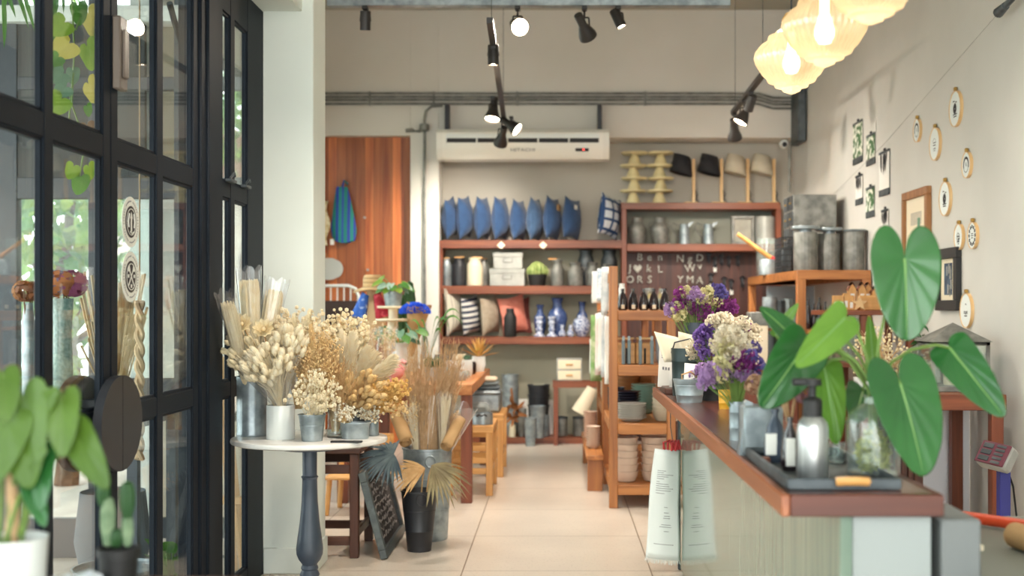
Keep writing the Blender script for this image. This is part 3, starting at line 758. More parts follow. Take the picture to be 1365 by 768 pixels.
for k in range(5):
    a = -hw*.92 + k*hw*1.84/5; MB().box(a+.008, a+hw*1.84/5-.008, -.034, -.012, hh*.08, hh*.36).build('air_slot', M['black_matte'], ac)
MB().box(hw*.63, hw*.79, -.03, -.01, -hh*.5, -hh*.3, .002).build('display', M['ink'], ac)
MB().box(hw*.72, hw*.735, -.033, -.012, -hh*.43, -hh*.37).build('indicator', M['ledred'], ac)
text('HITACHI', .045, M['ink_grey'], ac, (.0, -.022, -hh*.42), (PI/2-.16, 0, 0), sx=1.4)
for sg in (-1, 1):
    MB().box(sg*hw*.93-.022, sg*hw*.93+.022, .16, .28, hh, PZ(140, 12.5)-PZ(192, Y0), .003).build('hanging_bracket', M['black_metal'], ac)
# security camera
sc_ = thing('security_camera', 'small white security camera in the far right top corner', 'camera', (PX(1045, 12.7), 12.75, PZ(192, 12.7)))
m = MB(); m.M = Matrix.Rotation(PI/2, 4, 'X'); m.cyl((0, 0, -.02), .042, .11, 16, b=.012); m.build('body', M['white_ceramic'], sc_)
m = MB(); m.M = Matrix.Rotation(PI/2, 4, 'X'); m.cyl((0, -.01, .085), .026, .01, 14); m.build('lens', M['black_matte'], sc_)
MB().tube([(0, .02, .02), (0, .05, .08), (0, .29, .1)], .012, 6).build('arm', M['white_ceramic'], sc_)

# ------------------------------------------------------------------ shelving on the back wall
YS = 12.7; YD = 13.04
def zy(y): return PZ(y, YS)
XL, XM, XE = PX(586.5, YS), PX(832, YS), PX(1038, YS)
sh = thing('timber_shelving', 'red brown timber shelving along the whole back wall', 'shelving', (0, 0, 0))
def board(x0, x1, yt, yb, nm='shelf'):
    return MB().box(x0, x1, YS, YD, zy(yb), zy(yt), .004).build(nm, M['wood_red'], sh)
board(XL-.03, XM-.024, 320, 331); board(XL-.05, XM-.024, 381, 392); board(XL-.05, XM-.024, 449, 459)
board(XM-.03, XE+.02, 270, 279); board(XM+.028, XE-.026, 325, 335)
MB().box(PX(600, YS), PX(800, YS), YS, YD, 0, zy(583), .004).build('plinth', M['wood_red'], sh)
for x, yt in ((XL, 331), (XM, 279), (XE, 279)):
    MB().box(x-.026, x+.026, YS+.003, YD-.003, 0, zy(yt), .003).build('upright', M['wood_red_z'], sh)
MB().box(XM+.028, XE-.028, YD-.06, YD-.03, 0, zy(335), 0).build('back_panel', M['panel_dark'], sh)
MB().box(XL+.02, XM-.02, YD-.02, YD-.003, zy(583), zy(331)).build('back_panel', mk('olive_back', (150, 146, 128), .85, col2=(158, 154, 136), vs=2), sh)
MB().box(XM+.03, XE-.03, YD-.02, YD-.003, zy(325), zy(279)).build('back_panel', mk('grey_green_back', (138, 140, 128), .85), sh)
sl = thing('low_shelf', 'low red timber stand under the back shelves holding a drawer box', 'shelf', (0, 0, 0))
Yl = 12.55
x0, x1 = PX(738, Yl), PX(800, Yl)
MB().box(x0-.01, x1+.02, Yl, Yl+.14, PZ(517, Yl), PZ(508, Yl), .004).build('top', M['wood_red'], sl)
for x in (x0, x1):
    for y in (Yl+.003, Yl+.09): MB().box(x, x+.045, y, y+.045, 0, PZ(517, Yl), .003).build('leg', M['wood_red_z'], sl)
# ------------------------------------------------------------------ counter
ZT = .97
ct = thing('shop_counter', 'long shop counter with dark timber top and greenish glass front on the right', 'counter', (.70, 2.8, 0))
ct.location = (0, 0, 0)
MB().box(.535, .872, 2.855, 6.62, ZT-.048, ZT, .003).build('counter_top', M['counter'], ct)
m = MB(); m.box(.515, .535, 2.835, 6.64, ZT-.05, ZT+.001, .003); m.build('edging', M['counter_edge'], ct)
m = MB(); m.box(.535, .888, 2.835, 2.855, ZT-.05, ZT+.001, .003); m.box(.872, .888, 2.855, 6.64, ZT-.05, ZT+.001, .003); m.build('edging', M['counter_edge_x'], ct)
MB().box(.685, .868, 2.868, 6.60, 0, ZT-.05, .002).build('counter_body', mk('pale_grey_panel', (152, 158, 157), .6), ct)
def glassfront():
    m, nt, b, out = nodes('green_glass_front')
    tc = nt.nodes.new('ShaderNodeTexCoord'); mp = nt.nodes.new('ShaderNodeMapping'); mp.inputs['Scale'].default_value = (8, 55, 2.0); nt.links.new(tc.outputs['Object'], mp.inputs[0])
    nz = nt.nodes.new('ShaderNodeTexNoise'); nz.inputs['Scale'].default_value = 1; nz.inputs['Detail'].default_value = 5; nt.links.new(mp.outputs[0], nz.inputs['Vector'])
    rp = nt.nodes.new('ShaderNodeValToRGB'); rp.color_ramp.elements[0].position = .3; rp.color_ramp.elements[1].position = .72
    rp.color_ramp.elements[0].color = lin((98, 118, 104)); rp.color_ramp.elements[1].color = lin((128, 144, 128)); nt.links.new(nz.outputs['Fac'], rp.inputs[0])
    nt.links.new(rp.outputs[0], b.inputs['Base Color']); b.inputs['Roughness'].default_value = .06; b.inputs['IOR'].default_value = 1.28
    return m
MB().box(.655, .683, 2.86, 6.60, .02, ZT-.05, .001).build('glass_front', glassfront(), ct)
MB().box(.648, .690, 6.60, 6.63, 0, ZT-.05, .003).build('corner_trim', M['zinc_dark'], ct)

# ------------------------------------------------------------------ open shelf units in the middle
def shelf_unit(y0, y1, label):
    t = thing('display_shelf', label, 'shelf', (0, 0, 0)); x0, x1 = .366, .83; w_ = .06
    for y in (y0, y1-w_): MB().box(x0, x0+w_, y, y+w_, 0, 1.687, .004).build('post', M['wood_shelf_z'], t)
    for y in (y0, y1-w_): MB().box(x1-w_, x1, y, y+w_, 0, 1.31, .004).build('post', M['wood_shelf_z'], t)
    for z, th in ((1.379, .07), (.998, .075), (.59, .075), (.162, .07)):
        m = MB(); a = x0+w_ if z < 1.3 else x0+w_
        m.box(a, x1-(w_ if z < 1.3 else 0), y0+.004, y0+.034, z-th, z, .004); m.box(a, x1-(w_ if z < 1.3 else 0), y1-.034, y1-.004, z-th, z, .004)
        m.box(x0+.01, x0+.04, y0+w_, y1-w_, z-th, z, .004); m.box(x1-.04, x1-.01, y0+(w_ if z < 1.3 else 0), y1-(w_ if z < 1.3 else 0), z-th, z, .004)
        m.box(x0+.03, x1-.03, y0+.03, y1-.03, z-.022, z-.002); m.build('shelf_board', M['wood_shelf'], t)
    MB().box(x0+.012, x0+.03, y0+w_, y1-w_, 1.58, 1.65, .003).build('side_rail', M['wood_shelf_y'], t)
    MB().box(x0+.012, x0+.03, y0+w_, y1-w_, 1.18, 1.24, .003).build('side_rail', M['wood_shelf_y'], t)
    return t
shelf_unit(8.62, 9.85, 'timber display shelf with bottles, plates and bowl stacks at the counter end')
shelf_unit(9.95, 11.25, 'timber display shelf behind the one with the plates and bowls')

# ------------------------------------------------------------------ big table, stools
tb = thing('display_table', 'long pale timber display table left of the aisle', 'table', (0, 0, 0))
MB().box(-1.62, -.60, 8.80, 11.12, .775, .852, .005).build('table_top', M['wood_table'], tb)
for x in (-1.57, -.685):
    for y in (8.84, 10.98): MB().box(x, x+.08, y, y+.08, 0, .775, .004).build('leg', M['wood_red_z'], tb)
def stool(x0, x1, y0, y1, h, label):
    t = thing('wooden_stool', label, 'stool', ((x0+x1)/2, (y0+y1)/2, 0)); hx, hy = (x1-x0)/2, (y1-y0)/2; w_ = .05
    for sx in (-1, 1):
        for sy in (-1, 1): MB().box(sx*hx-(w_ if sx > 0 else 0), sx*hx+(w_ if sx < 0 else 0), sy*hy-(w_ if sy > 0 else 0), sy*hy+(w_ if sy < 0 else 0), 0, h-.05, .004).build('leg', M['wood_light'], t)
    m = MB()
    for k in range(4):
        a = -hy + k*hy/2; m.box(-hx-.005, hx+.005, a+.004, a+hy/2-.004, h-.05, h, .004)
    m.build('seat', M['wood_light_x'], t)
    for z in (.16, .24, .33):
        MB().box(-hx+w_, hx-w_, -hy+.012, -hy+.036, z, z+.045, .003).build('rail', M['wood_light_x'], t)
    for sx in (-1, 1): MB().box(sx*(hx-.025)-.012, sx*(hx-.025)+.012, -hy+w_, hy-w_, .15, .2, .003).build('rail', M['wood_light'], t)
    return t
stool(-.82, -.475, 9.18, 9.86, .52, 'pale slatted wooden stool nearest the aisle front carrying a zinc tub')
stool(-.80, -.44, 10.2, 10.92, .52, 'pale slatted wooden stool farther down the aisle beside the table end')

# small chair behind the pillar
ch = thing('small_chair', 'small pale wooden chair behind the bistro table leg', 'chair', (-1.33, 8.48, 0))
for x, y, h in ((-.2, -.13, .24), (.2, -.13, .24), (-.17, .15, .52), (.17, .15, .52)):
    MB().tube([(x*1.1, y*1.15, 0), (x, y, .25)] + ([(x, y+.03, h)] if h > .3 else []), .018, 8).build('leg', M['wood_light'], ch)
MB().box(-.23, .23, -.18, .18, .24, .265, .01).build('seat', M['wood_light_x'], ch)
MB().box(-.19, .19, .16, .19, .44, .52, .008).build('backrest', M['wood_light_x'], ch)

# dark low side table behind the pillar, chalkboard leaning on it
st = thing('side_table', 'dark timber low side table standing behind the white pillar', 'table', (0, 0, 0))
for x in (-1.51, -1.155):
    for y in (6.9, 7.42): MB().box(x, x+.05, y, y+.05, 0, .585, .004).build('leg', M['wood_dark'], st)
MB().box(-1.525, -1.09, 6.88, 7.49, .585, .615, .005).build('table_top', M['wood_dark_x'], st)
for y in (6.912, 7.44):
    for z in (.07, .47): MB().box(-1.46, -1.155, y, y+.022, z, z+.05, .003).build('rail', M['wood_dark_x'], st)
for x in (-1.50, -1.142):
    for z in (.10, .47): MB().box(x, x+.022, 6.95, 7.42, z, z+.05, .003).build('rail', M['wood_dark_x'], st)
cb = thing('chalkboard', 'chalkboard in a grey frame leaning on the dark side table', 'chalkboard', (-.955, 7.28, 0), 0)
L = .42; Hh = .50; lean = math.atan2(.125, .47)
Mx = Matrix.Rotation(-lean, 4, 'Y')
def cbox(nm, y0, y1, z0, z1, x0, x1, mat):
    m = MB(); m.M = Mx; m.box(x0, x1, y0, y1, z0, z1, .003); return m.build(nm, mat, cb)
cbox('board', -L+.04, L-.04, .05, Hh-.05, -.012, .0, M['slate_board'] if 'slate_board' in M else mk('chalk_black', (42, 36, 36), .8, col2=(58, 52, 50), vs=6))
M['frame_grey'] = wood('grey_frame', (58, 64, 66), (90, 98, 98), 'Y')
for y0, y1, z0, z1 in ((-L, L, .006, .055), (-L, L, Hh-.055, Hh), (-L, -L+.05, .055, Hh-.055), (L-.05, L, .055, Hh-.055)): cbox('frame', y0, y1, z0, z1, -.02, .02, M['frame_grey'])
m = MB(); m.M = Mx
for k in range(8):   # worn chalk scribble lines
    z = .40-.042*k; pts = []; y = -L+.10 + .03*R.random()
    while y < L-.14:
        pts.append((.0025, y, z + R.uniform(-.016, .016))); y += R.uniform(.01, .03)
    m.tube(pts, .0028, 4)
m.build('chalk_writing', mk('chalk', (140, 132, 128), .9), cb)

# ------------------------------------------------------------------ round bistro table
bt = thing('bistro_table', 'round white marble bistro table on a turned slate blue column', 'table', (-1.147, 5.75, 0))
MB().lathe([(0, .772), (.34, .772), (.356, .778), (.359, .787), (.356, .797), (.345, .80), (0, .80)], (0, 0, 0), 64).build('table_top', M['marble'], bt)
MB().lathe([(0, .745), (.034, .745), (.033, .622), (.036, .618), (.040, .614), (.036, .609), (.034, .6), (.037, .5), (.046, .4), (.056, .33), (.062, .28), (.060, .255), (.05, .23), (.036, .212), (.034, .205), (.038, .198), (.04, .19), (.036, .182), (.042, .17), (.046, .16), (.042, .15), (.05, .135), (.056, .12), (.1, .07), (.17, .035), (.19, .02), (.19, 0), (0, 0)], (0, 0, 0), 40).build('column', M['slate'], bt)
MB().lathe([(0, .735), (.13, .742), (.14, .772), (0, .772)], (0, 0, 0), 24).build('top_plate', M['slate'], bt)

# ------------------------------------------------------------------ right hand rack, small shelf, lantern table
rk = thing('corner_rack', 'tall timber corner rack by the right wall carrying zinc canisters', 'rack', (0, 0, 0))
x0, x1, y0, y1 = 1.885, 2.465, 9.7, 12.2; zt = 1.694; w_ = .07
for x, y, lab in ((x0, y0, ''), (x1-w_, y0, ''), (x0, y1-w_, ''), (x1-w_, y1-w_, '')): MB().box(x, x+w_, y, y+w_, 0, zt-.07, .004).build('post', M['wood_shelf_z'], rk)
m = MB(); m.box(x0, x1, y0, y0+.04, zt-.075, zt, .004); m.box(x0, x1, y1-.04, y1, zt-.075, zt, .004); m.box(x0, x0+.04, y0+.04, y1-.04, zt-.075, zt, .004); m.box(x1-.04, x1, y0+.04, y1-.04, zt-.075, zt, .004); m.box(x0+.02, x1-.02, y0+.02, y1-.02, zt-.03, zt-.002)
m.build('top_board', M['wood_shelf'], rk)
for z in (1.22, .7, .2):
    m = MB(); m.box(x0+.01, x1-.01, y0+.01, y1-.01, z-.03, z, .004); m.build('shelf_board', M['wood_shelf'], rk)
MB().box(x0+w_, x1-w_, 11.5, 11.53, .9, 1.6).build('back_panel', mk('blue_grey_board', (150, 166, 174), .7), rk)
rs = thing('small_shelf', 'red brown shelf holding the little wooden houses and blocks', 'shelf', (0, 0, 0))
x0, x1, y0, y1 = 1.87, 2.46, 8.45, 9.1; zt = PZ(413.5, y0)
MB().box(x0, x1, y0, y1, zt-.035, zt, .004).build('top_board', M['wood_red'], rs)
for x in (x0+.21, x1-.06): 
    for y in (y0+.02, y1-.07): MB().box(x, x+.05, y, y+.05, 0, zt-.035, .004).build('post', M['wood_red_z'], rs)
for z in (1.02, .6): MB().box(x0, x1, y0+.01, y1, z-.03, z, .004).build('shelf_board', M['wood_red'], rs)
lt = thing('lantern_table', 'dark red side table under the lanterns by the right wall', 'table', (0, 0, 0))
x0, x1, y0, y1 = 1.62, 2.40, 6.6, 7.35; zt = .935
MB().box(x0, x1, y0, y1, zt-.085, zt, .004).build('table_top', M['wood_red'], lt)
for x in (x0+.01, x1-.075):
    for y in (y0+.012, y1-.075): MB().box(x, x+.065, y, y+.065, 0, zt-.085, .004).build('leg', M['wood_red_z'], lt)
# dark louvred crate under the lantern table
cr = thing('slatted_crate', 'dark slatted crate standing under the lantern table', 'crate', (1.86, 7.0, 0))
m = MB()
for k in range(9): m.box(-.18+.036*k, -.155+.036*k, -.2, -.18, 0, .72, .003)
m.box(-.19, .16, -.18, .18, 0, .72, .003); m.build('crate_body', M['wood_dark'], cr)
MB().box(-.2, .17, -.21, .19, .72, .745, .003).build('crate_lid', M['wood_dark_x'], cr)
wp = tag(MB().box(1.95, 2.47, 7.40, 7.43, 0, .86, .003).build('white_board', mk('white_board', (236, 236, 240), .5)), 'plain white board standing behind the lantern table', 'board')
# work desk behind the counter
dk = thing('work_desk', 'low grey work desk behind the counter at the bottom right', 'desk', (0, 0, 0))
MB().box(.89, 2.40, 2.2, 3.86, .71, .75, .004).build('desk_top', mk('grey_laminate', (120, 124, 116), .5), dk)
for x in (.95, 2.33):
    for y in (2.23, 3.77): MB().box(x, x+.05, y, y+.05, 0, .71, .003).build('leg', M['zinc_dark'], dk)
# ------------------------------------------------------------------ goods on the back shelves
ZS1, ZS2, ZS3, ZR1, ZR2 = zy(320), zy(381), zy(449), zy(270), zy(325)
YI = 12.84            # usual standing line of the goods
def pillow(name, label, cat, x, z0, w_, h_, t_, rz, roll, mat, group=None, Y=None, pitch=0.0, tags=()):
    Y = Y or YI
    m = MB()
    def side(sg):
        def fn(u, v):
            a, b = u*2-1, v*2-1
            e = max(0.0, (1-a*a)*(1-b*b))*(1.0-.22*b)
            px = a*w_/2*(1 - .10*(1-b*b) + .03*abs(a*b)); pz = b*h_/2*(1 - .10*(1-a*a) + .03*abs(a*b))
            return (px, sg*t_/2*e**.62*(1+.05*math.sin(a*7+b*3)*math.cos(b*6)), pz)
        m.grid(fn, 14, 14)
    side(1); side(-1)
    rot = Euler((pitch, roll, rz), 'XYZ').to_matrix()
    zmin = min((rot @ v.co).z for v in m.bm.verts)
    o = tag(m.build(name, mat), label, cat, group); o.location = (x, Y, z0 - zmin); o.rotation_euler = (pitch, roll, rz)
    for (tx, tz, mt, sz) in tags:
        MB().box(-sz/2, sz/2, -.003, .003, -sz*.35, sz*.35).build('paper_tag', mt, o, (tx, -t_/2-.004, tz))
    return o
IND = mk('indigo_cotton', (38, 66, 104), .9, col2=(50, 82, 124), vs=10, bump=.15, bs=120, sheen=.2)
IND2 = mk('indigo_cotton_worn', (48, 76, 110), .9, col2=(66, 94, 128), vs=14, bump=.15, bs=120, sheen=.2)
cx = [600, 619, 643, 667, 691, 713, 736, 762]
hh_ = [52, 55, 56, 56, 53, 56, 56, 54]
rl = [-.22, -.14, -.06, -.05, -.02, .0, .05, .08]
lab = ['blue cushion at the left end of the top shelf, leaning against the others', 'second blue cushion from the left on the top shelf', 'third blue cushion from the left on the top shelf',
       'fourth blue cushion from the left on the top shelf', 'fifth blue cushion from the left, with a small white tag', 'sixth blue cushion from the left, greyer and faded',
       'seventh blue cushion from the left with a brown card tag on top', 'blue cushion at the right end of the row of eight, with a white tag']
for k in range(8):
    tg = ()
    if k == 4: tg = ((.1, -.13, M['paper'], .05),)
    if k == 6: tg = ((-.06, .1, M['kraft'], .09),)
    if k == 7: tg = ((-.1, .1, M['paper'], .06),)
    pillow('blue_cushion', lab[k], 'cushion', PX(cx[k], YI), ZS1, .33, hh_[k]*YI/F*1.0, .18, (1.38, 1.3, 1.3, 1.26, 1.28, 1.32, 1.22, 1.1)[k], rl[k], IND2 if k == 5 else IND, 'blue cushions on the top shelf', tags=tg)
# price tags hanging over the shelf edge
for x, l_ in ((668, 'left one of two paper price tags hanging from the top shelf edge'), (724, 'right one of two paper price tags hanging from the top shelf edge')):
    m = MB(); m.M = Matrix.Rotation(PI/4, 4, 'Y'); m.box(-.03, .03, -.002, .002, -.03, .03)
    m.mi = 0; tag(m.build('price_tag', M['cream_paper'], None, (PX(x, YS), YS-.006, zy(327))), l_, 'tag', 'price tags on the top shelf edge')
def checks():
    m, nt, b, out = nodes('tie_dye_check'); b.inputs['Roughness'].default_value = .9
    tc = nt.nodes.new('ShaderNodeTexCoord'); br = nt.nodes.new('ShaderNodeTexBrick'); br.offset = 0
    mp = nt.nodes.new('ShaderNodeMapping'); mp.inputs['Rotation'].default_value = (PI/2, 0, 0); mp.inputs['Location'].default_value = (.05, .05, 0)
    br.inputs['Brick Width'].default_value = .105; br.inputs['Row Height'].default_value = .105; br.inputs['Scale'].default_value = 1; br.inputs['Mortar Size'].default_value = .018; br.inputs['Mortar Smooth'].default_value = .4
    br.inputs['Color1'].default_value = lin((214, 220, 226)); br.inputs['Color2'].default_value = lin((196, 206, 218)); br.inputs['Mortar'].default_value = lin((44, 74, 118))
    nt.links.new(tc.outputs['Object'], mp.inputs[0]); nt.links.new(mp.outputs[0], br.inputs['Vector']); nt.links.new(br.outputs['Color'], b.inputs['Base Color']); return m
pillow('check_cushion', 'blue and white tie-dye check cushion against the upright at the right of the top shelf', 'cushion', PX(812, YI), ZS1, .36, .43, .19, .95, .18, checks())

def vessel(name, label, cat, x, w_px, ytop, z0, mat, prof, Y=None, n=24, group=None, flute=0, nf=0):
    """turned vessel: prof in units of (radius 0..1, height 0..1)"""
    Y = Y or YI
    r = w_px/2*Y/F; h = PZ(ytop, Y) - z0
    t = thing(name, label, cat, (PX(x, Y), Y, z0), 0, group)
    MB().lathe([(p[0]*r, p[1]*h) for p in prof], (0, 0, 0), n, flute, nf).build('body', mat, t)
    return t, r, h
CAN = [(0, 0), (.94, 0), (1, .02), (1, .7), (.95, .78), (.72, .86), (.7, .94), (.78, .96), (.78, 1), (.66, 1), (.64, .9), (0, .88)]
CYL = [(0, 0), (.95, 0), (1, .02), (1, .96), (.97, 1), (.9, 1), (.9, .1), (0, .08)]
MILK = [(0, 0), (.95, 0), (1, .03), (1, .55), (.96, .62), (.66, .78), (.62, .88), (.74, .93), (.76, .99), (.7, 1), (.58, .95), (.56, .86), (0, .84)]
def handles(t, r, h, mat, z=.62, sz=.16, nm='handle'):
    for sg in (-1, 1):
        MB().tube([(sg*r*.95, 0, h*z), (sg*r*1.22, 0, h*(z+sz*.5)), (sg*r*1.05, 0, h*(z+sz)), (sg*r*.68, 0, h*(z+sz*1.05))], .006, 6).build(nm, mat, t)
def cork(t, r, h, dx=.0): MB().box(dx-r*.62, dx+r*.62, -.012, .012, h*.985, h*1.0+.014, .004).build('wooden_grip', M['wood_light_x'], t)
t, r, h = vessel('metal_canister', 'tall grey metal canister at the left end of the second shelf', 'canister', 595, 15, 345, ZS2, M['zinc'], CAN); cork(t, r, h)
t, r, h = vessel('metal_canister', 'black canister beside the cream one on the second shelf', 'canister', 612, 20, 344, ZS2, M['black_metal'], CAN); cork(t, r, h); handles(t, r, h, M['black_metal'])
t, r, h = vessel('metal_canister', 'cream enamel canister on the second shelf', 'canister', 633, 22, 344, ZS2, M['cream_ceramic'], CAN); cork(t, r, h, r*.3)
t, r, h = vessel('metal_canister', 'grey metal canister half hidden behind the cream one', 'canister', 645, 14, 346, ZS2, M['zinc_dull'], CAN, 12.95); cork(t, r, h)
def storage_box(x0, x1, yt, z0, label, Y=12.78):
    a, b_ = PX(x0, Y), PX(x1, Y); h = PZ(yt, Y)-z0; t = thing('storage_box', label, 'box', ((a+b_)/2, Y+.1, z0)); w_ = (b_-a)/2
    MB().box(-w_+.006, w_-.006, -.1, .1, 0, h*.72, .004).build('body', M['pale_metal'], t)
    MB().box(-w_, w_, -.106, .106, h*.7, h, .006).build('lid', M['pale_metal'], t)
    m = MB(); m.box(-.05, .05, -.108, -.1, h*.36, h*.62, .002); m.build('label_holder', M['zinc_dull'], t)
    MB().box(-.04, .04, -.111, -.106, h*.40, h*.58).build('card', M['pale_metal'], t)
    return h
M['pale_metal'] = mk('pale_tin', (152, 154, 148), .5, .2, col2=(172, 172, 166), vs=8)
h1 = storage_box(652, 700, 358, ZS2, 'wide pale metal storage box, lower of the two on the second shelf')
storage_box(657, 697, 336, ZS2+h1, 'smaller pale metal storage box, upper of the two on the second shelf')
# cactus in a dark pot
t = thing('potted_cactus', 'round green cactus in a dark pot between the boxes and the milk cans', 'plant', (PX(716, YI), YI, ZS2))
hp = PZ(366, YI)-ZS2
MB().lathe([(0, 0), (.08, 0), (.1, hp), (.088, hp), (.08, hp*.8), (0, hp*.8)], (0, 0, 0), 20).build('pot', M['black_matte'], t)
for dx, dy, r_ in ((0, 0, .085), (-.05, .03, .06), (.055, .02, .06)): MB().lathe([(r_*math.sin(PI*k/8), -r_*math.cos(PI*k/8)*1.05) for k in range(9)], (dx, dy, hp+r_*.55), 44, .09, 11).build('cactus', mk('cactus_green', (120, 142, 74), .7, col2=(164, 176, 108), vs=30), t)
for x, w_, yt, Y, lb in ((743, 18, 346, 12.82, 'grey metal milk can with wooden grip, left of three on the second shelf'), (767, 20, 350, 12.78, 'grey metal milk can in the middle of three on the second shelf'), (790, 19, 350, 12.82, 'grey metal milk can, right one of three, behind the hanging towels')):
    t, r, h = vessel('milk_can', lb, 'can', x, w_, yt, ZS2, M['zinc_dull'], MILK, Y); handles(t, r, h, M['zinc_dull'])
    if x == 743: cork(t, r, h, -r*.7)
for x, lb in ((781, 'large dark grey jar behind the milk cans, left one'), (812, 'large dark grey jar behind the milk cans, right one')):
    t, r, h = vessel('metal_jar', lb, 'jar', x, 22, 333, ZS2, M['zinc_dark'], [(0, 0), (.8, 0), (1, .1), (1, .7), (.75, .85), (.8, .97), (.95, 1), (.8, 1), (.7, .86), (0, .84)], 12.93)
t, r, h = vessel('metal_jar', 'small grey jar in front at the right end of the second shelf', 'jar', 809, 17, 352, ZS2, M['zinc_dull'], MILK, 12.8)
# third shelf
stripe1 = stripes('ticking_stripe', [(206, 200, 184), (112, 106, 98), (206, 200, 184)], 'X', .045, .9, [0, .72, .86])
stripe2 = stripes('navy_stripe', [(206, 204, 200), (52, 58, 78)], 'Z', .058, .9, [0, .52])
pillow('striped_cushion', 'cream ticking stripe cushion at the left end of the third shelf', 'cushion', PX(604, YI), ZS3, .32, .49, .16, 1.15, -.14, stripe1)
pillow('striped_cushion', 'navy and white striped cushion on the third shelf', 'cushion', PX(627, YI), ZS3, .28, .39, .15, 1.0, -.14, stripe2)
pillow('plain_cushion', 'plain beige cushion on the third shelf', 'cushion', PX(653, YI), ZS3, .30, .39, .15, 1.0, -.14, mk('beige_linen', (156, 142, 124), .95, col2=(172, 158, 140), vs=20, bump=.2, bs=150))
pillow('plain_cushion', 'coral pink cushion behind the black bottle', 'cushion', PX(684, YI), ZS3, .30, .39, .12, .45, -.2, mk('coral_cotton', (216, 126, 108), .95, col2=(226, 144, 126), vs=20), Y=12.91)
pillow('plain_cushion', 'dark maroon cushion mostly hidden behind the coral one', 'cushion', PX(691, 12.98), ZS3, .26, .38, .05, .0, -.1, mk('maroon_cotton', (104, 52, 46), .95), Y=12.985)
t, r, h = vessel('bottle', 'matt black bottle standing in front of the coral cushion', 'bottle', 680, 17, 411, ZS3, M['black_matte'], [(0, 0), (.95, 0), (1, .02), (1, .66), (.7, .82), (.62, .84), (.62, .95), (.55, 1), (0, 1)], 12.74)
BW = mk('blue_white_china', (40, 62, 124), .2, col2=(206, 212, 226), vs=48, detail=4, ramp=(.36, .62), coat=.4)
BWD = mk('deep_blue_china', (34, 52, 104), .2, col2=(86, 108, 154), vs=50, detail=4, ramp=(.3, .75), coat=.4)
VASE = [(0, 0), (.6, 0), (.62, .04), (.9, .3), (1, .46), (.92, .6), (.5, .74), (.46, .86), (.62, .99), (.58, 1), (.42, .86), (0, .82)]
CSTK = [(0, 0), (1, 0), (1, .05), (.55, .16), (.42, .24), (.62, .34), (.5, .46), (.45, .58), (.66, .7), (.5, .82), (.72, .96), (.7, 1), (0, .97)]
GOURD = [(0, 0), (.7, 0), (1, .2), (.9, .4), (.4, .56), (.55, .7), (.45, .88), (.5, 1), (.3, 1), (0, .9)]
for x, w_, yt, Y, pf, mt, lb in ((720, 17, 406, 12.9, VASE, BWD, 'dark blue china vase with flared neck, left one of the china on the third shelf'),
        (743, 27, 397, 12.9, VASE, BWD, 'tallest blue china vase on the third shelf'),
        (775, 24, 420, 12.85, [(0, 0), (.5, 0), (.85, .25), (1, .55), (.8, .8), (.4, .9), (.42, 1), (.3, 1), (0, .96)], BW, 'round blue and white china ginger jar on the third shelf'),
        (776, 16, 402, 12.94, VASE, BWD, 'blue china vase with knob lid behind the ginger jar'),
        (719, 15, 422, 12.76, CSTK, BW, 'blue and white china candlestick, left one of a pair'), (735.5, 15, 422, 12.76, CSTK, BW, 'blue and white china candlestick, right one of a pair'),
        (749.5, 10, 433, 12.76, GOURD, BW, 'little gourd shaped china bottle, left one'), (760.5, 10, 433, 12.76, GOURD, BW, 'little gourd shaped china bottle, right one')):
    vessel('candlestick' if pf is CSTK else 'china_vase' if pf is not GOURD else 'china_bottle', lb, 'candlestick' if pf is CSTK else 'vase', x, w_, yt, ZS3, mt, pf, Y)
# ------------------------------------------------------------------ on the floor under the shelves
BUCK = [(0, 0), (.72, 0), (.74, .02), (.86, .5), (.9, .5), (.9, .53), (.87, .53), (.97, .96), (1, .97), (1, 1), (.94, 1), (.7, .05), (0, .04)]
def bucket_at(name, label, x, w_, ytop, ybot, Y, mat, z0=None, group=None, handle=False, bail=False):
    z0 = max(.0, PZ(ybot, Y)) if z0 is None else z0
    r = w_/2*Y/F; h = PZ(ytop, Y)-z0
    t = thing(name, label, 'bucket', (PX(x, Y), Y, z0), 0, group)
    MB().lathe([(p[0]*r, p[1]*h) for p in BUCK], (0, 0, 0), 28).build('body', mat, t)
    if handle:
        m = MB()
        m.tube([(math.cos(a)*r*.16, -r*.985, h*.86+math.sin(a)*r*.2) for a in [k*PI/6 for k in range(13)]], .004, 5); m.build('ring_handle', mat, t)
    return t
zpl = zy(583)
for k in range(5):
    yb = 584-14.2*k
    bucket_at('zinc_bucket', ['lowest zinc bucket in the tall stack by the back wall', 'second zinc bucket from the bottom of the tall stack', 'third zinc bucket from the bottom of the tall stack', 'fourth zinc bucket from the bottom of the tall stack', 'topmost zinc bucket of the tall stack by the back wall'][k],
              680, 23, 556-14.2*k, 584-14.2*k, 12.92, M['zinc'], zpl+.09*k if k else zpl, 'stacked zinc buckets')
bucket_at('flower_bucket', 'dark zinc bucket carrying the nested black buckets', 718, 26, 556, 590, 12.93, M['zinc_dark'], zpl)
zb3 = PZ(556, 12.93)
for k in range(3):
    r = 14.5*12.93/F; t = thing('black_bucket', ['lowest of three nested black buckets', 'middle one of three nested black buckets', 'topmost of three nested black buckets'][k], 'bucket', (PX(718, 12.93), 12.93, zb3 + .105*k), 0, 'nested black buckets')
    MB().lathe([(0, 0), (r*.86, 0), (r*.9, .012), (r*.97, .11), (r*1.04, .115), (r*1.04, .13), (r*.96, .13), (r*.84, .02), (0, .015)], (0, 0, 0), 26).build('body', M['black_metal'], t)
bucket_at('flower_bucket', 'flared zinc bucket in front of the black buckets', 717, 22, 541, 585, 12.66, M['zinc'], zpl)
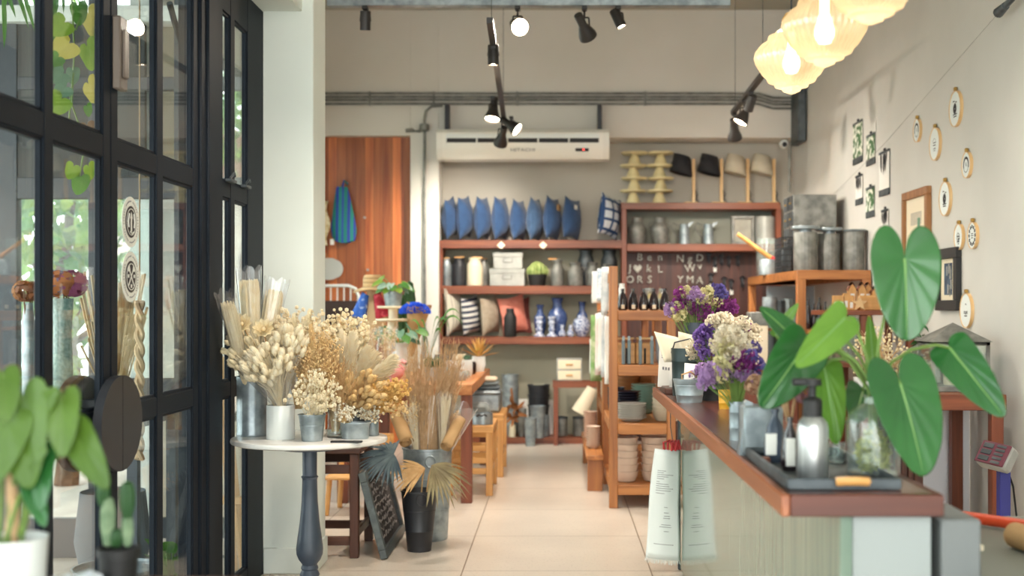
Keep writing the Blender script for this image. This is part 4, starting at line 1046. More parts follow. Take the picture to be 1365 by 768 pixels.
bucket_at('flower_bucket', 'pale grey flower bucket standing on the floor in front of the plinth', 707, 17, 557, 593, 12.5, M['zinc'], 0)
t, r, h = vessel('metal_vase', 'slim pale metal vase leaning space right of the flower bucket', 'vase', 727.5, 10, 553, zpl, M['zinc'], CYL, 12.8)
t['label'] = 'slim pale metal vase on the plinth right of the flower bucket'
t, r, h = vessel('metal_vase', 'grey metal cylinder behind the flower bucket by the zinc stack', 'vase', 696, 12, 544, zpl, M['zinc_dull'], CYL, 12.8)
t, r, h = vessel('metal_vase', 'small pale tapered vase at the left end of the plinth', 'vase', 683, 10, 566, zpl, M['cream_ceramic'], [(0, 0), (1, 0), (.8, 1), (.7, 1), (.9, .05), (0, .05)], 12.74)
for x0_, x1_, yt, lb in ((691, 704, 532, 'white card standing against the wall left of the black buckets'), (731, 737, 533, 'white card standing against the wall right of the black buckets')):
    tag(MB().box(PX(x0_, 13), PX(x1_, 13), 13.0, 13.012, zpl, PZ(yt, 13)).build('white_card', M['paper']), lb, 'card')
bg_ = thing('dried_wreath', 'rust brown dried wreath hanging in front of the zinc bucket stack', 'wreath', (PX(684, 12.6), 12.62, PZ(549, 12.6)))
for k in range(26):
    a = k*.49; m = MB(); d = rdir(); blade(m, (math.cos(a)*.05, R.uniform(-.02, .02), math.sin(a)*.08), d, rdir(), .1, .04, .3); m.build('leaf', mk('rust_leaf', (150, 96, 52), .8, tl=.2) if k == 0 else bpy.data.materials['rust_leaf'], bg_)
MB().tube([(0, .02, .02), (-.02, .02, .24)], .012, 6).build('stem', bpy.data.materials['rust_leaf'], bg_)
for x, lb in ((749, 'grey metal canister under the low stand, left one'), (772, 'grey metal canister under the low stand, right one')):
    t, r, h = vessel('metal_canister', lb, 'canister', x, 15 if x < 760 else 17, 558, zpl, M['zinc_dull'], CYL, 12.85)
    MB().lathe([(0, h), (r*1.02, h), (r*1.02, h+.02), (0, h+.03)], (0, 0, 0), 22).build('lid', M['zinc_dark'], t)
# drawer box on the low stand
Y = 12.55; t = thing('drawer_box', 'small pale two drawer box with wooden pulls on the low stand', 'drawer box', (PX(759, Y), Y+.1, PZ(508, Y)))
w_ = 17*Y/F; h = 30*Y/F
MB().box(-w_, w_, -.08, .08, 0, h, .005).build('carcass', M['pale_metal'], t)
for k in range(2):
    d = MB().box(-w_+.012, w_-.012, -.086, -.07, .012+k*h*.47, h*.46+k*h*.47, .004).build('drawer', M['cream_ceramic'], t)
    MB().box(-.035, .035, -.1, -.084, h*.22+k*h*.47, h*.28+k*h*.47, .003).build('pull', M['wood_light_x'], d)
# paper lampshade leaning
m = MB(); m.M = Matrix.Translation((PX(781, 12.4), 12.42, PZ(534, 12.4))) @ Matrix.Rotation(.5, 4, 'Y')
m.lathe([(.085, -.14), (.055, .14), (.052, .14), (.08, -.14), (.085, -.14)], (0, 0, 0), 24)
tag(m.build('lampshade', M['cream_paper']), 'loose cream lampshade hung tilted under the low stand', 'lampshade')

# ------------------------------------------------------------------ right hand top: cake stands, lamps
STD = [(0, 0), (.07, 0), (.072, .008), (.058, .05), (.04, .095), (.03, .112), (.125, .114), (.134, .128), (.13, .136), (.12, .128), (0, .124)]
def cake_stand(p, label, s=1.0):
    t = thing('cake_stand', label, 'cake stand', p, 0, 'stacked cake stands')
    MB().lathe([(r*s, z*s) for r, z in STD[:6]] + [(.0, .113*s)], (0, 0, 0), 24).build('foot', M['ivory'], t)
    MB().lathe([(0, .112*s), (.118*s, .114*s), (.134*s, .128*s), (.131*s, .138*s), (.12*s, .128*s), (0, .125*s)], (0, 0, 0), 40, .02, 20).build('plate', M['ivory'], t)
    return t
LV_ = ['lowest', 'second lowest', 'second highest', 'topmost']
hs = (PZ(204, YI)-ZR1)/4
for x, Yc, side in ((844, 12.86, 'left'), (879, 12.86, 'right')):
    for k in range(4):
        cake_stand((PX(x, Yc) + (.012 if k % 2 else 0), Yc, ZR1 + hs*k), '%s ivory cake stand in the %s tower beside the lamps' % (LV_[k], side), hs/.128)
def lamp(x, shade, label):
    Yl_ = 12.86
    t = thing('table_lamp', label, 'lamp', (PX(x, Yl_), Yl_, ZR1), 0)
    hp = PZ(212, Yl_)-ZR1
    MB().box(-.10, .04, -.08, .08, 0, .016, .004).build('base', M['wood_pale'], t)
    MB().box(-.012, .022, -.016, .016, .016, hp, .003).build('post', M['wood_pale'], t)
    m = MB(); m.M = Matrix.Translation((-.125, 0, hp-.06)) @ Matrix.Rotation(-.0, 4, 'Y')
    n = 32; R0 = []; R1 = []
    for k in range(n):
        a = 2*PI*k/n; c, s_ = math.cos(a), math.sin(a)
        R0.append((c*.118, s_*.118, -.095 - .03*c + 0)); R1.append((c*.082+.01, s_*.082, .095 - .022*c))
    for A, B in (((R0), (R1)),):
        va = [m.v(q) for q in A]; vb = [m.v(q) for q in B]
        for k in range(n): m.f([va[k], va[(k+1) % n], vb[(k+1) % n], vb[k]])
    m.build('shade', shade, t, thick=.003)
    MB().tube([(.02, .02, .02), (.05, .02, .1), (.02, .03, .16), (.04, .03, .05), (.06, .01, .02)], .004, 5).build('cable', M['black_matte'], t)
SB = mk('black_shade', (36, 36, 40), .85, bump=.1, bs=200); SW = mk('cream_shade', (222, 212, 190), .85, bump=.1, bs=200, tl=.25)
lamp(924, SB, 'table lamp with black shade, left of the four on the top shelf'); lamp(961, SB, 'second table lamp with black shade, next to the cream shaded ones')
lamp(996, SW, 'table lamp with cream shade beside the black shaded lamps'); lamp(1031, SW, 'table lamp with cream shade at the far right end')
# shelf below: urns, pitchers, frame, canister
URN = [(0, 0), (.7, 0), (.74, .03), (1, .5), (.98, .62), (.62, .78), (.6, .84), (.66, .98), (.62, 1), (.54, .84), (0, .8)]
for x, lb in ((849.5, 'grey metal urn at the left end under the cake stands'), (879.5, 'grey metal urn with handles right of the first urn')):
    t, r, h = vessel('metal_urn', lb, 'urn', x, 25, 290, ZR2, M['zinc_dull'], URN)
    if x > 860: handles(t, r, h, M['zinc_dull'], .6, .2)
def pitcher(x, label):
    t, r, h = vessel('metal_pitcher', label, 'pitcher', x, 15, 299, ZR2, M['zinc'], [(0, 0), (1, 0), (1, .03), (.8, .9), (.84, 1), (.76, 1), (.74, .9), (0, .86)])
    m = MB(); m.prism([(r*.5, h*.8), (r*1.7, h*1.1), (r*1.55, h*1.12), (r*.5, h*1.0)], 'xz', -.02, .02); m.build('spout', M['zinc'], t)
    MB().tube([(-r*.85, 0, h*.9), (-r*2.0, 0, h*1.06), (-r*2.3, 0, h*.8), (-r*1.6, 0, h*.5), (-r*.95, 0, h*.35)], .007, 6).build('handle', M['zinc_dull'], t)
pitcher(912, 'shiny metal pitcher with large handle, left one of two'); pitcher(944, 'shiny metal pitcher with large handle, right one of two')
t = thing('picture_frame', 'grey wooden frame standing on the shelf under the lamps', 'frame', (PX(990, YI), YI, ZR2)); w_ = 15*YI/F; h = PZ(288, YI)-ZR2
for a in ((-w_, w_, 0, .03), (-w_, w_, h-.03, h), (-w_, -w_+.03, .03, h-.03), (w_-.03, w_, .03, h-.03)): MB().box(a[0], a[1], -.03, .03, a[2], a[3], .003).build('frame_bar', M['zinc_dull'], t)
MB().box(-w_+.02, w_-.02, 0, .02, .02, h-.02).build('panel', mk('frame_panel', (150, 148, 136), .7, col2=(172, 170, 158), vs=9), t)
vessel('metal_drum', 'pale grey metal drum at the right end under the cream lamps', 'drum', 1020, 27, 289, ZR2, M['pale_metal'], CYL)
# ------------------------------------------------------------------ ornaments hanging in front of the dark panel
LET = [('B', 853, 343), ('e', 866, 343), ('n', 880, 343), ('N', 907, 345), ('g', 920, 345), ('D', 933, 344), ('J', 840, 358), ('k', 865, 358), ('L', 880, 359), ('W', 920, 358), ('v', 933, 355),
       ('O', 840, 373), ('R', 853, 373), ('S', 866, 373), ('Y', 907, 373), ('M', 920, 373), ('A', 933, 374)]
M['letter'] = mk('pewter', (146, 142, 132), .45, .4, col2=(180, 176, 164), vs=30)
for c, x, y in LET:
    o = text(c, .108, M['letter'], None, (PX(x, 12.93), 12.945, PZ(y, 12.93)), (PI/2, R.uniform(-.1, .1), 0), 'letter_ornament', .008)
    tag(o, 'pewter letter %s ornament hanging on the dark panel' % c, 'ornament', 'letters on the dark panel')
m = MB(); x, y = 850, 358
m.prism([(0, -.045), (.04, .0), (.042, .025), (.02, .04), (0, .022), (-.02, .04), (-.042, .025), (-.04, 0)], 'xz', -.006, .006)
tag(m.build('heart_ornament', M['letter'], None, (PX(x, 12.93), 12.945, PZ(y, 12.93))), 'pewter heart ornament among the hanging letters', 'ornament')
for k in range(9):
    x = [945, 953, 962, 972, 984, 948, 966, 975, 990][k]; y = [340, 346, 343, 345, 344, 368, 373, 376, 372][k]
    t = thing('hanging_hook', ['black iron hook in the upper row nearest the letter D', 'second black iron hook in the upper row right of the letters', 'middle black iron hook in the upper row on the dark panel', 'fourth black iron hook in the upper row on the dark panel', 'black iron hook at the right end of the upper row',
        'black iron hook in the lower row nearest the letters', 'second black iron hook in the lower row, white tag below', 'third black iron hook in the lower row on the dark panel', 'black iron hook at the right end of the lower row'][k], 'hook', (PX(x, 12.93), 12.95, PZ(y+4, 12.93)), 0, 'iron hooks on the dark panel')
    m = MB(); m.box(-.018, .018, 0, .012, -.04, .05, .004); m.tube([(0, 0, -.02), (0, -.05, -.05), (0, -.06, -.02), (0, -.05, .01)], .01, 6); m.tube([(-.03, 0, .04), (0, -.02, .06), (.03, 0, .04)], .008, 5); m.build('body', M['black_metal'], t)
    if k in (1, 5, 6, 7): MB().box(-.016, .016, -.03, -.027, -.10, -.045).build('paper_tag', M['paper'], t)
# tassel like keys at the letter panel bottom
for k, x in enumerate((866, 880, 907, 920)):
    m = MB(); m.tube([(0, 0, .06), (0, 0, 0)], .004, 4); m.prism([(-.02, -.06), (.02, -.06), (.012, 0), (-.012, 0)], 'xz', -.008, .008)
    tag(m.build('bell_ornament', M['gold'], None, (PX(x, 12.93), 12.945, PZ(391, 12.93))), ['small brass bell ornament under the letter S', 'small brass bell ornament right of the one under S', 'small brass bell ornament under the letter Y', 'small brass bell ornament under the letter M'][k], 'ornament')
# ------------------------------------------------------------------ plates, bowls and bottles on the middle shelf unit
YF = 8.72
def onshelf(x, Y): return PX(x, Y)
BOT = [(0, 0), (.8, 0), (1, .1), (1, .3), (.72, .68), (.3, .84), (.3, .93), (.38, .94), (.38, 1), (0, 1)]
labs = ['leftmost dark glass bottle on top of the display shelf', 'second dark glass bottle from the left on the display shelf', 'third dark glass bottle from the left, middle of five', 'fourth dark glass bottle from the left on the display shelf', 'rightmost dark glass bottle on top of the display shelf']
M['dark_glass'] = mk('dark_bottle_glass', (34, 26, 30), .12, coat=.5)
for k, x in enumerate((830, 844, 858, 871.5, 886)):
    t, r, h = vessel('dark_bottle', labs[k], 'bottle', x, 13.5, 385, 1.379, M['dark_glass'], BOT, 8.76, 20, 'dark bottles on the display shelf')
    MB().box(-.012, .012, -r-.001, -r+.006, .012, .04).build('paper_label', M['cream_paper'], t)
for x, w_, yt, mt, lb in ((865, 14, 384, 'jar_glass', 'clear glass jar behind the dark bottles, left one'), (883, 13, 385, 'jar_glass', 'clear glass jar behind the dark bottles, right one'), (829, 9, 378, 'white_ceramic', 'white ceramic bottle behind the leftmost dark bottle')):
    vessel('glass_jar' if mt == 'jar_glass' else 'ceramic_bottle', lb, 'jar' if mt == 'jar_glass' else 'bottle', x, w_, yt, 1.379, M[mt], [(0, 0), (.95, 0), (1, .03), (1, .8), (.8, .9), (.85, 1), (.78, 1), (.72, .9), (.9, .78), (.9, .05), (0, .03)], 8.92, 18)
# wooden racks with blue grey handles
for x0_, x1_, lb in ((823, 846, 'round topped wooden rack on the second display shelf, left one'), (847, 871, 'round topped wooden rack on the second display shelf, right one')):
    Y = 8.85; a, b_ = PX(x0_, Y), PX(x1_, Y); h = PZ(450, Y)-.998
    t = thing('wooden_rack', lb, 'rack', ((a+b_)/2, Y, .998)); w_ = (b_-a)/2
    MB().box(-w_, w_, -.05, .07, 0, h*.80, .004).build('tray', M['wood_light_x'], t)
    MB().box(-w_+.01, w_-.01, .03, .06, 0, h*.96, .004).build('back', M['wood_shelf'], t)
    MB().lathe([(0, h*.93), (w_*.96, h*.93), (w_, h*.96), (w_*.9, h), (0, h)], (0, .0, 0), 24, sy=.55).build('round_top', M['wood_pale'], t)
    MB().tube([(0, -.055, h*.02), (.0, -.06, h*.6)], .008, 6).build('peg', M['black_matte'], t)
for k, x in enumerate((831, 838.5, 853.5, 869)):
    t = thing('table_knife', ['blue grey handled knife at the far left of the wooden racks', 'second blue grey handled knife from the left', 'third blue grey handled knife from the left', 'blue grey handled knife at the right end of the racks'][k], 'knife', (PX(x, 8.74), 8.74, .998), 0, 'knives in the wooden racks')
    MB().box(-.012, .012, -.008, .008, .0, .17, .004).build('handle', mk('blue_grey_paint', (122, 142, 150), .5) if k == 0 else bpy.data.materials['blue_grey_paint'], t)
    MB().box(-.009, .009, -.002, .002, .17, .2, .001).build('blade', M['zinc'], t)
t, r, h = vessel('sugar_bowl', 'little blue and white bowl right of the wooden racks', 'bowl', 881, 15, 452, .998, mk('blue_grey_glaze', (150, 166, 186), .3, col2=(190, 198, 206), vs=30), [(0, 0), (.5, 0), (.8, .2), (1, .6), (.95, 1), (.88, 1), (.9, .6), (0, .1)], 8.86)
vessel('clay_pot', 'pinkish clay pot behind the menu cards on the second shelf', 'pot', 884, 24, 468, .998, mk('pink_clay', (186, 150, 124), .7), CYL, 9.2)
# stacks: each plate and bowl its own object
def stack(kind, name, cat, x, Y, z0, r, n, pitch, mat, label, group, tilt=(0, 0)):
    prof = {'plate': [(0, 0), (.55, 0), (.58, .08), (.99, .86), (1.0, .93), (.99, 1), (.95, .98), (.56, .2), (0, .16)],
            'bowl': [(0, 0), (.66, 0), (.74, .05), (.9, .5), (.95, .88), (1, .92), (1, .98), (.96, 1), (.9, .9), (.84, .5), (.66, .12), (0, .1)]}[kind]
    h = {'plate': .03, 'bowl': .075}[kind]
    mesh = None
    for k in range(n):
        if k == 0:
            o = MB().lathe([(p[0]*r, p[1]*h) for p in prof], (0, 0, 0), 36).build(name, mat); mesh = o
        else:
            o = mesh.copy(); COL.objects.link(o)
        o.location = (x+tilt[0]*k, Y, z0+k*pitch); 
        if tilt[1]: o.rotation_euler = (0, tilt[1], 0)
        tag(o, label % ('bottom' if k == 0 else 'top' if k == n-1 else ['', '2nd', '3rd', '4th', '5th', '6th', '7th', '8th', '9th', '10th', '11th', '12th'][k]), cat, group)
NAVY = mk('navy_glaze', (34, 38, 56), .25, coat=.3); GREYG = mk('grey_glaze', (176, 178, 172), .3, col2=(196, 196, 188), vs=6); MINT = mk('mint_glaze', (150, 186, 172), .3)
CRM = mk('cream_glaze', (214, 204, 182), .35, col2=(204, 190, 164), vs=5); TAUP = mk('taupe_glaze', (200, 178, 160), .4, col2=(212, 192, 174), vs=6); PINKC = mk('blush_glaze', (214, 184, 164), .4)
stack('plate', 'dinner_plate', 'plate', PX(842, 8.84), 8.84, .59, 20*8.8/F, 7, .0165, GREYG, '%s plate, counted from below, in the pale grey front stack', 'pale grey plates')
stack('plate', 'navy_plate', 'plate', PX(836, 9.18), 9.19, .59, 19*9.1/F, 9, .02, NAVY, '%s plate, counted from below, in the navy stack behind the grey plates', 'navy plates')
stack('bowl', 'serving_bowl', 'bowl', PX(889, 8.86), 8.86, .59, 20.5*8.8/F, 5, .03, CRM, '%s bowl, counted from below, in the cream stack at the counter corner', 'cream bowls')
stack('plate', 'mint_plate', 'plate', PX(858, 9.5), 9.52, .59, 17*9.4/F, 10, .0215, MINT, '%s plate, counted from below, in the mint green stack at the back', 'mint plates')
WB = wood('turned_wood', (150, 104, 62), (188, 142, 94), 'X')
stack('bowl', 'wooden_bowl', 'bowl', PX(836, 10.2), 10.2, .59, 18*10/F, 8, .034, WB, '%s bowl, counted from below, in the wooden stack behind the post', 'wooden bowls')
stack('bowl', 'wooden_bowl', 'bowl', PX(866, 10.2), 10.2, .59, 15*10/F, 8, .034, WB, '%s bowl, counted from below, in the wooden stack right of the other', 'wooden bowls right')
stack('bowl', 'taupe_bowl', 'bowl', PX(834, 8.84), 8.84, .162, 17.5*8.8/F, 6, .048, TAUP, '%s bowl, counted from below, in the left taupe stack on the bottom shelf', 'taupe bowls left')
stack('bowl', 'taupe_bowl', 'bowl', PX(872, 8.86), 8.86, .162, 18*8.8/F, 6, .048, TAUP, '%s bowl, counted from below, in the right taupe stack on the bottom shelf', 'taupe bowls right')
stack('bowl', 'large_bowl', 'bowl', PX(876, 9.3), 9.3, .162, 22*9.2/F, 7, .04, TAUP, '%s bowl, counted from below, in the large stack behind the taupe bowls', 'large taupe bowls')
# goods that stand on a low board left of the units
lb_ = thing('low_bench', 'low timber bench for tableware on the aisle side of the shelf units', 'bench', (0, 0, 0))
MB().box(.225, .36, 9.4, 11.2, .24, .275, .004).build('bench_top', M['wood_shelf_y'], lb_)
for y in (9.43, 11.1): MB().box(.235, .35, y, y+.05, 0, .24, .004).build('leg', M['wood_shelf_z'], lb_)
stack('plate', 'blush_plate', 'plate', .288, 10.55, .275, .062, 11, .021, PINKC, '%s plate, counted from below, in the blush pink stack on the low bench', 'blush plates')
stack('plate', 'blush_plate', 'plate', .292, 9.9, .275, .058, 8, .021, TAUP, '%s plate, counted from below, in the shorter blush stack nearer the shelf post', 'blush plates front')
stack('plate', 'navy_plate', 'plate', .29, 9.62, .59-.0, .055, 2, .02, NAVY, '%s navy saucer', 'navy') if False else None
stack('bowl', 'cream_bowl', 'bowl', .445, 10.75, .59, .066, 8, .034, CRM, '%s bowl, counted from below, in the tall cream stack on the rear unit', 'cream bowls rear')
stack('bowl', 'navy_bowl', 'bowl', .46, 9.55, .59, .07, 5, .03, NAVY, '%s bowl, counted from below, in the navy stack just behind the front post', 'navy bowls')
# packaged towels hanging on the aisle side
TW = [mk('towel_blue_print', (208, 216, 220), .8, col2=(160, 184, 204), vs=26, ramp=(.5, .62)), mk('towel_green_print', (190, 202, 160), .8, col2=(120, 160, 96), vs=10, ramp=(.4, .6)), mk('towel_white', (226, 226, 220), .8), mk('towel_grey', (172, 182, 186), .8, col2=(206, 210, 210), vs=12), mk('towel_rose', (216, 196, 188), .8, col2=(226, 216, 208), vs=10)]
hang = [(795, 362, 404, 10.2, 2, .09), (803, 358, 401, 9.7, 0, .10), (808, 356, 420, 9.2, 3, .085), (794, 420, 508, 10.3, 1, .10), (799, 418, 500, 9.9, 4, .08), (803, 417, 495, 9.6, 2, .08), (807, 420, 503, 9.3, 3, .075), (810.5, 422, 512, 8.95, 2, .06), (789, 452, 498, 10.6, 2, .05)]
hl = ['white packaged towel in the upper row, farthest from the post', 'blue printed packaged towel in the upper row', 'grey packaged towel in the upper row beside the post', 'green printed towel in the lower row, farthest left', 'rose tinted towel in the lower row, next to the green one', 'white towel in the middle of the lower row', 'grey towel in the lower row near the post', 'narrow white towel touching the shelf post in the lower row', 'small white packet hanging farthest into the aisle']
for (x, y0_, y1_, Y, mi, w_), l_ in zip(hang, hl):
    xx = PX(x, Y); z0_, z1_ = PZ(y0_, Y), PZ(y1_, Y)
    t = thing('hanging_towel', l_, 'towel', (xx, Y, z0_), R.uniform(-.25, .25), 'packaged towels on the display shelf')
    m = MB()
    hgt = z0_-z1_
    m.grid(lambda u, v: ((u-.5)*w_*(.8+.2*v) + .008*v, .012*math.sin(u*6+v*3)*v, -v*hgt), 6, 8)
    m.build('cloth', TW[mi], t, thick=.012)
    MB().tube([(0, 0, 0), (.01, 0, .02), (.366-xx-.0 if .366-xx < .09 else .05, .0, .03)], .003, 4).build('hook', M['zinc_dark'], t)

# ------------------------------------------------------------------ dried flower builders
DF = {}
DF['cream'] = mk('dried_cream', (236, 218, 176), .9, col2=(242, 230, 198), vs=30, tl=.2)
DF['ivory'] = mk('dried_ivory', (244, 234, 208), .9, col2=(238, 222, 186), vs=40, tl=.25)
DF['straw'] = mk('dried_straw', (222, 188, 130), .9, col2=(234, 206, 156), vs=30, tl=.25)
DF['tan'] = mk('dried_tan', (200, 160, 108), .9, col2=(216, 180, 130), vs=30, tl=.2)
DF['brown'] = mk('dried_brown', (198, 162, 120), .9, col2=(216, 184, 144), vs=30, tl=.2)
DF['gold'] = mk('dried_gold', (206, 158, 84), .9, col2=(222, 182, 112), vs=30, tl=.2)
DF['white'] = mk('dried_white', (240, 234, 216), .9, tl=.25)
def mesh_of(m, mats):
    o = m.build('tmp', mats); me = o.data; bpy.data.objects.remove(o); return me
def inst(name, me, parent, loc, rot=None, s=1.0):
    o = bpy.data.objects.new(name, me); COL.objects.link(o); o.parent = parent; o.location = loc
    if rot is not None:
        o.rotation_mode = 'QUATERNION'; o.rotation_quaternion = rot
    o.scale = (s, s, s); return o
def upq(d): return Vector(d).normalized().to_track_quat('Z', 'Y')
def tail_mesh(mat, L=.046, r=.0135):
    m = MB(); m.ball((0, 0, L*.5), 1, 8, 6, (r, r, L*.55))
    for k in range(30):
        th = R.uniform(.3, 2.6); a = R.uniform(0, 2*PI); q = Vector((math.sin(th)*math.cos(a)*r, math.sin(th)*math.sin(a)*r, L*.5+math.cos(th)*L*.5)); d = Vector((math.cos(a)*.8, math.sin(a)*.8, .9))
        m.tube([q, q+d*.006], [.0012, .0003], 3, False)
    me = mesh_of(m, mat); me.name = 'flower_head'; return me
TAIL = {k: tail_mesh(DF[k]) for k in ('cream', 'ivory', 'straw')}
def sola_mesh(mat):
    m = MB()
    for ring, (n, r0, el) in enumerate(((5, .010, 1.35), (7, .018, 1.0), (9, .026, .62), (10, .032, .28))):
        for k in range(n):
            a = 2*PI*k/n + ring*.4; d = Vector((math.cos(a)*math.cos(el), math.sin(a)*math.cos(el), math.sin(el)))
            leaf(m, Vector((math.cos(a)*.004, math.sin(a)*.004, .0)), d, Vector((-math.cos(a)*math.sin(el), -math.sin(a)*math.sin(el), math.cos(el))), r0+.006, r0*.9, .0, .25, -.35, 4, 4)
    m.ball((0, 0, .012), .008, 8, 5); me = mesh_of(m, mat); me.name = 'flower_head'; return me
SOLA = sola_mesh(DF['cream'])
def bunch(name, label, cat, base, heads, me, stem_mat, hs=1.0, stem_r=.0016, bend=.12, part='flower_head', into=.0):
    """heads: list of head positions in world space; base: point where the stems meet"""
    base = Vector(base); t = thing(name, label, cat, base)
    m = MB()
    for q in heads:
        q = Vector(q)-base; mid = q*.55 + Vector((-q.x*bend, -q.y*bend, q.length*bend*.6))
        m.tube([Vector((R.uniform(-.008, .008), R.uniform(-.008, .008), -into)), mid, q], stem_r, 4)
        d = (q-mid).normalized() + rdir()*.15
        inst(part, me, t, q, upq(d), hs*R.uniform(.85, 1.15))
    tag(m.build('stems', stem_mat, t), kind='stuff')
    return t
def fan(x, y, Y, rx, ry, n, dY=.06, seed=None):
    """n points spread over an ellipse of the view, in world space around depth Y"""
    o = []
    for k in range(n):
        a = R.uniform(0, 2*PI); r = math.sqrt(R.random()); o.append(P(x+math.cos(a)*r*rx, y+math.sin(a)*r*ry, Y+R.uniform(-dY, dY)))
    return o
def wrap(t, base, tip, r0, r1, mat=None, waves=7, frac=1.0, name='wrap'):
    base, tip = Vector(base), Vector(tip); ax = tip-base; q = upq(ax).to_matrix(); m = MB()
    def fn(u, v):
        a = u*2*PI; r = r0 + (r1-r0)*v**.9; r *= 1 + .09*v*math.sin(waves*a)
        return base + q @ Vector((math.cos(a)*r, math.sin(a)*r, ax.length*v*frac*(1+.03*v*math.sin(waves*a+1))))
    m.grid(fn, 42, 6)
    return m.build(name, mat or M['cello'], t)
def grass(t, base, tips, mat, r=.0014, heads=0.0, head_mat=None, spray=0, bend=.08, spread=.015, name='stems'):
    m = MB(); base = Vector(base)
    for q in tips:
        q = Vector(q); b = base + Vector((R.uniform(-spread, spread), R.uniform(-spread, spread), 0)); d = q-b
        mid = b + d*.55 + Vector((-d.x*bend, -d.y*bend, d.length*bend*.4))
        m.tube([b, mid, q], [r*1.3, r, r*.6], 3, False)
        for j in range(spray):
            f_ = R.uniform(.55, 1.0); p = mid.lerp(q, max(0, (f_-.55)/.45)); e = p + (d.normalized()*.6 + rvec(.8))*.05*R.uniform(.5, 1.2)
            m.tube([p, e], [r*.7, r*.3], 3, False)
            if heads: 
                m.mi = 1 if head_mat else 0; m.ball(e, heads*R.uniform(.7, 1.3), 5, 3); m.mi = 0
    return tag(m.build(name, [mat, head_mat or mat], t), kind='stuff')
def plume(t, base, tip, r, mat, n=420, droop=.04, name='plume'):
    base, tip = Vector(base), Vector(tip); ax = tip-base; L = ax.length; q = upq(ax).to_matrix(); m = MB()
    m.tube([base, base.lerp(tip, .6), tip], [.003, .002, .001], 4)
    for k in range(n):
        f_ = .3 + .72*R.random(); a = R.uniform(0, 2*PI); rr = r*math.sin(min(1, max(0, (f_-.24)/.8))*PI*.92+.1)*R.uniform(.5, 1.1)
        p = base + ax*min(f_, 1) ; o = q @ Vector((math.cos(a), math.sin(a), 1.5)).normalized()
        e1 = p + o*rr*1.0 + ax.normalized()*.02; e2 = p + o*rr*1.5 + ax.normalized()*.045 - Vector((0, 0, droop))
        m.tube([p, e1, e2], [.0026, .0034, .0006], 3, False)
    return m.build(name, mat, t)

# ------------------------------------------------------------------ vessels on the bistro table
ZB = .80
def tv(name, label, cat, x, w_, ytop, Yc, mat, prof, n=28, nm='body', **kw):
    t, r, h = vessel(name, label, cat, x, w_, ytop, ZB, mat, prof, Yc, n, **kw); return t, r, h
zv, r, h = tv('zinc_vase', 'tall ribbed zinc vase at the left edge of the bistro table', 'vase', 336, 41, 502, 5.80, M['zinc'], [(0, 0), (.98, 0), (1, .02), (1, .04), (.97, .06), (.97, .94), (1, .97), (1, 1), (.94, 1), (.92, .1), (0, .08)], 48, flute=.012, nf=16)
tv('white_vase', 'plain white cylinder vase on the bistro table', 'vase', 374, 37.5, 540, 5.66, M['white_ceramic'], [(0, 0), (.97, 0), (1, .02), (1, .98), (.98, 1), (.92, 1), (.9, .97), (.9, .08), (0, .06)], 40)
tv('zinc_bucket', 'small zinc bucket with a rolled rim at the front of the bistro table', 'bucket', 416, 37, 552, 5.57, M['zinc'], [(0, 0), (.72, 0), (.74, .03), (.86, .56), (.88, .57), (.88, .6), (.86, .61), (.97, .96), (1.03, .97), (1.03, 1), (.94, 1), (.7, .06), (0, .05)], 36)
gv, r, h = tv('glass_vase', 'clear glass vase behind the small zinc bucket', 'vase', 447, 22, 515, 5.72, M['jar_glass'], [(0, 0), (.95, 0), (1, .02), (.9, .5), (1, 1), (.93, 1), (.84, .5), (.9, .06), (0, .05)], 28)
m = MB(); Yp = 5.66; xp = PX(473.5, Yp); m.lathe([(0, 0), (.9, 0), (.93, .02), (1, .9), (1.04, .95), (1.02, 1), (.95, 1), (.88, .1), (0, .08)], (0, 0, 0), 36)
bmesh.ops.scale(m.bm, vec=(.066, .042, .075), verts=m.bm.verts)
pl = thing('zinc_planter', 'small oblong zinc planter at the right of the bistro table', 'planter', (xp, Yp, ZB)); m.build('body', M['zinc'], pl)
tv('dark_pot', 'dark zinc pot behind the oblong planter holding bunny tails', 'pot', 472, 36, 543, 5.88, M['zinc_dark'], CYL, 30)
tv('zinc_cup', 'small zinc cup right of the oblong planter', 'cup', 496, 18, 548, 5.80, M['zinc'], CYL, 26)
# two palm spear bundles and one leaning left, each wrapped in film
sb_mesh = None
def spears(base, tip, r, n, label, yend):
    t = thing('palm_spear_bundle', label, 'dried flowers', base); base = Vector(base); tip = Vector(tip); ax = tip-base; q = upq(ax).to_matrix(); m = MB()
    for k in range(n):
        a = R.uniform(0, 2*PI); rr = math.sqrt(R.random()); o1 = q @ Vector((math.cos(a)*rr*r*.45, math.sin(a)*rr*r*.45, 0)); o2 = q @ Vector((math.cos(a)*rr*r, math.sin(a)*rr*r, -R.uniform(0, .02)))
        m.tube([o1, ax*.45+o1.lerp(o2, .6), ax*.9+o2, ax+o2], [.004, .0062, .0058, .002], 5)
    tag(m.build('stalks', DF['cream'], t), kind='stuff')
    wrap(t, ax*.12, ax*1.1, r*.7, r*1.4, waves=6)
    return t
b0 = P(336, 520, 5.80)
spears(P(338, 515, 5.80), P(332, 372, 5.80), .044, 90, 'upright bundle of cream palm spears in clear film, tallest in the zinc vase', 0)
spears(P(344, 515, 5.82), P(367, 386, 5.86), .040, 80, 'cream palm spear bundle in film leaning right towards the pillar', 0)
spears(P(329, 515, 5.76), P(303, 404, 5.5), .032, 80, 'cream palm spear bundle in film leaning left over the glass', 0)
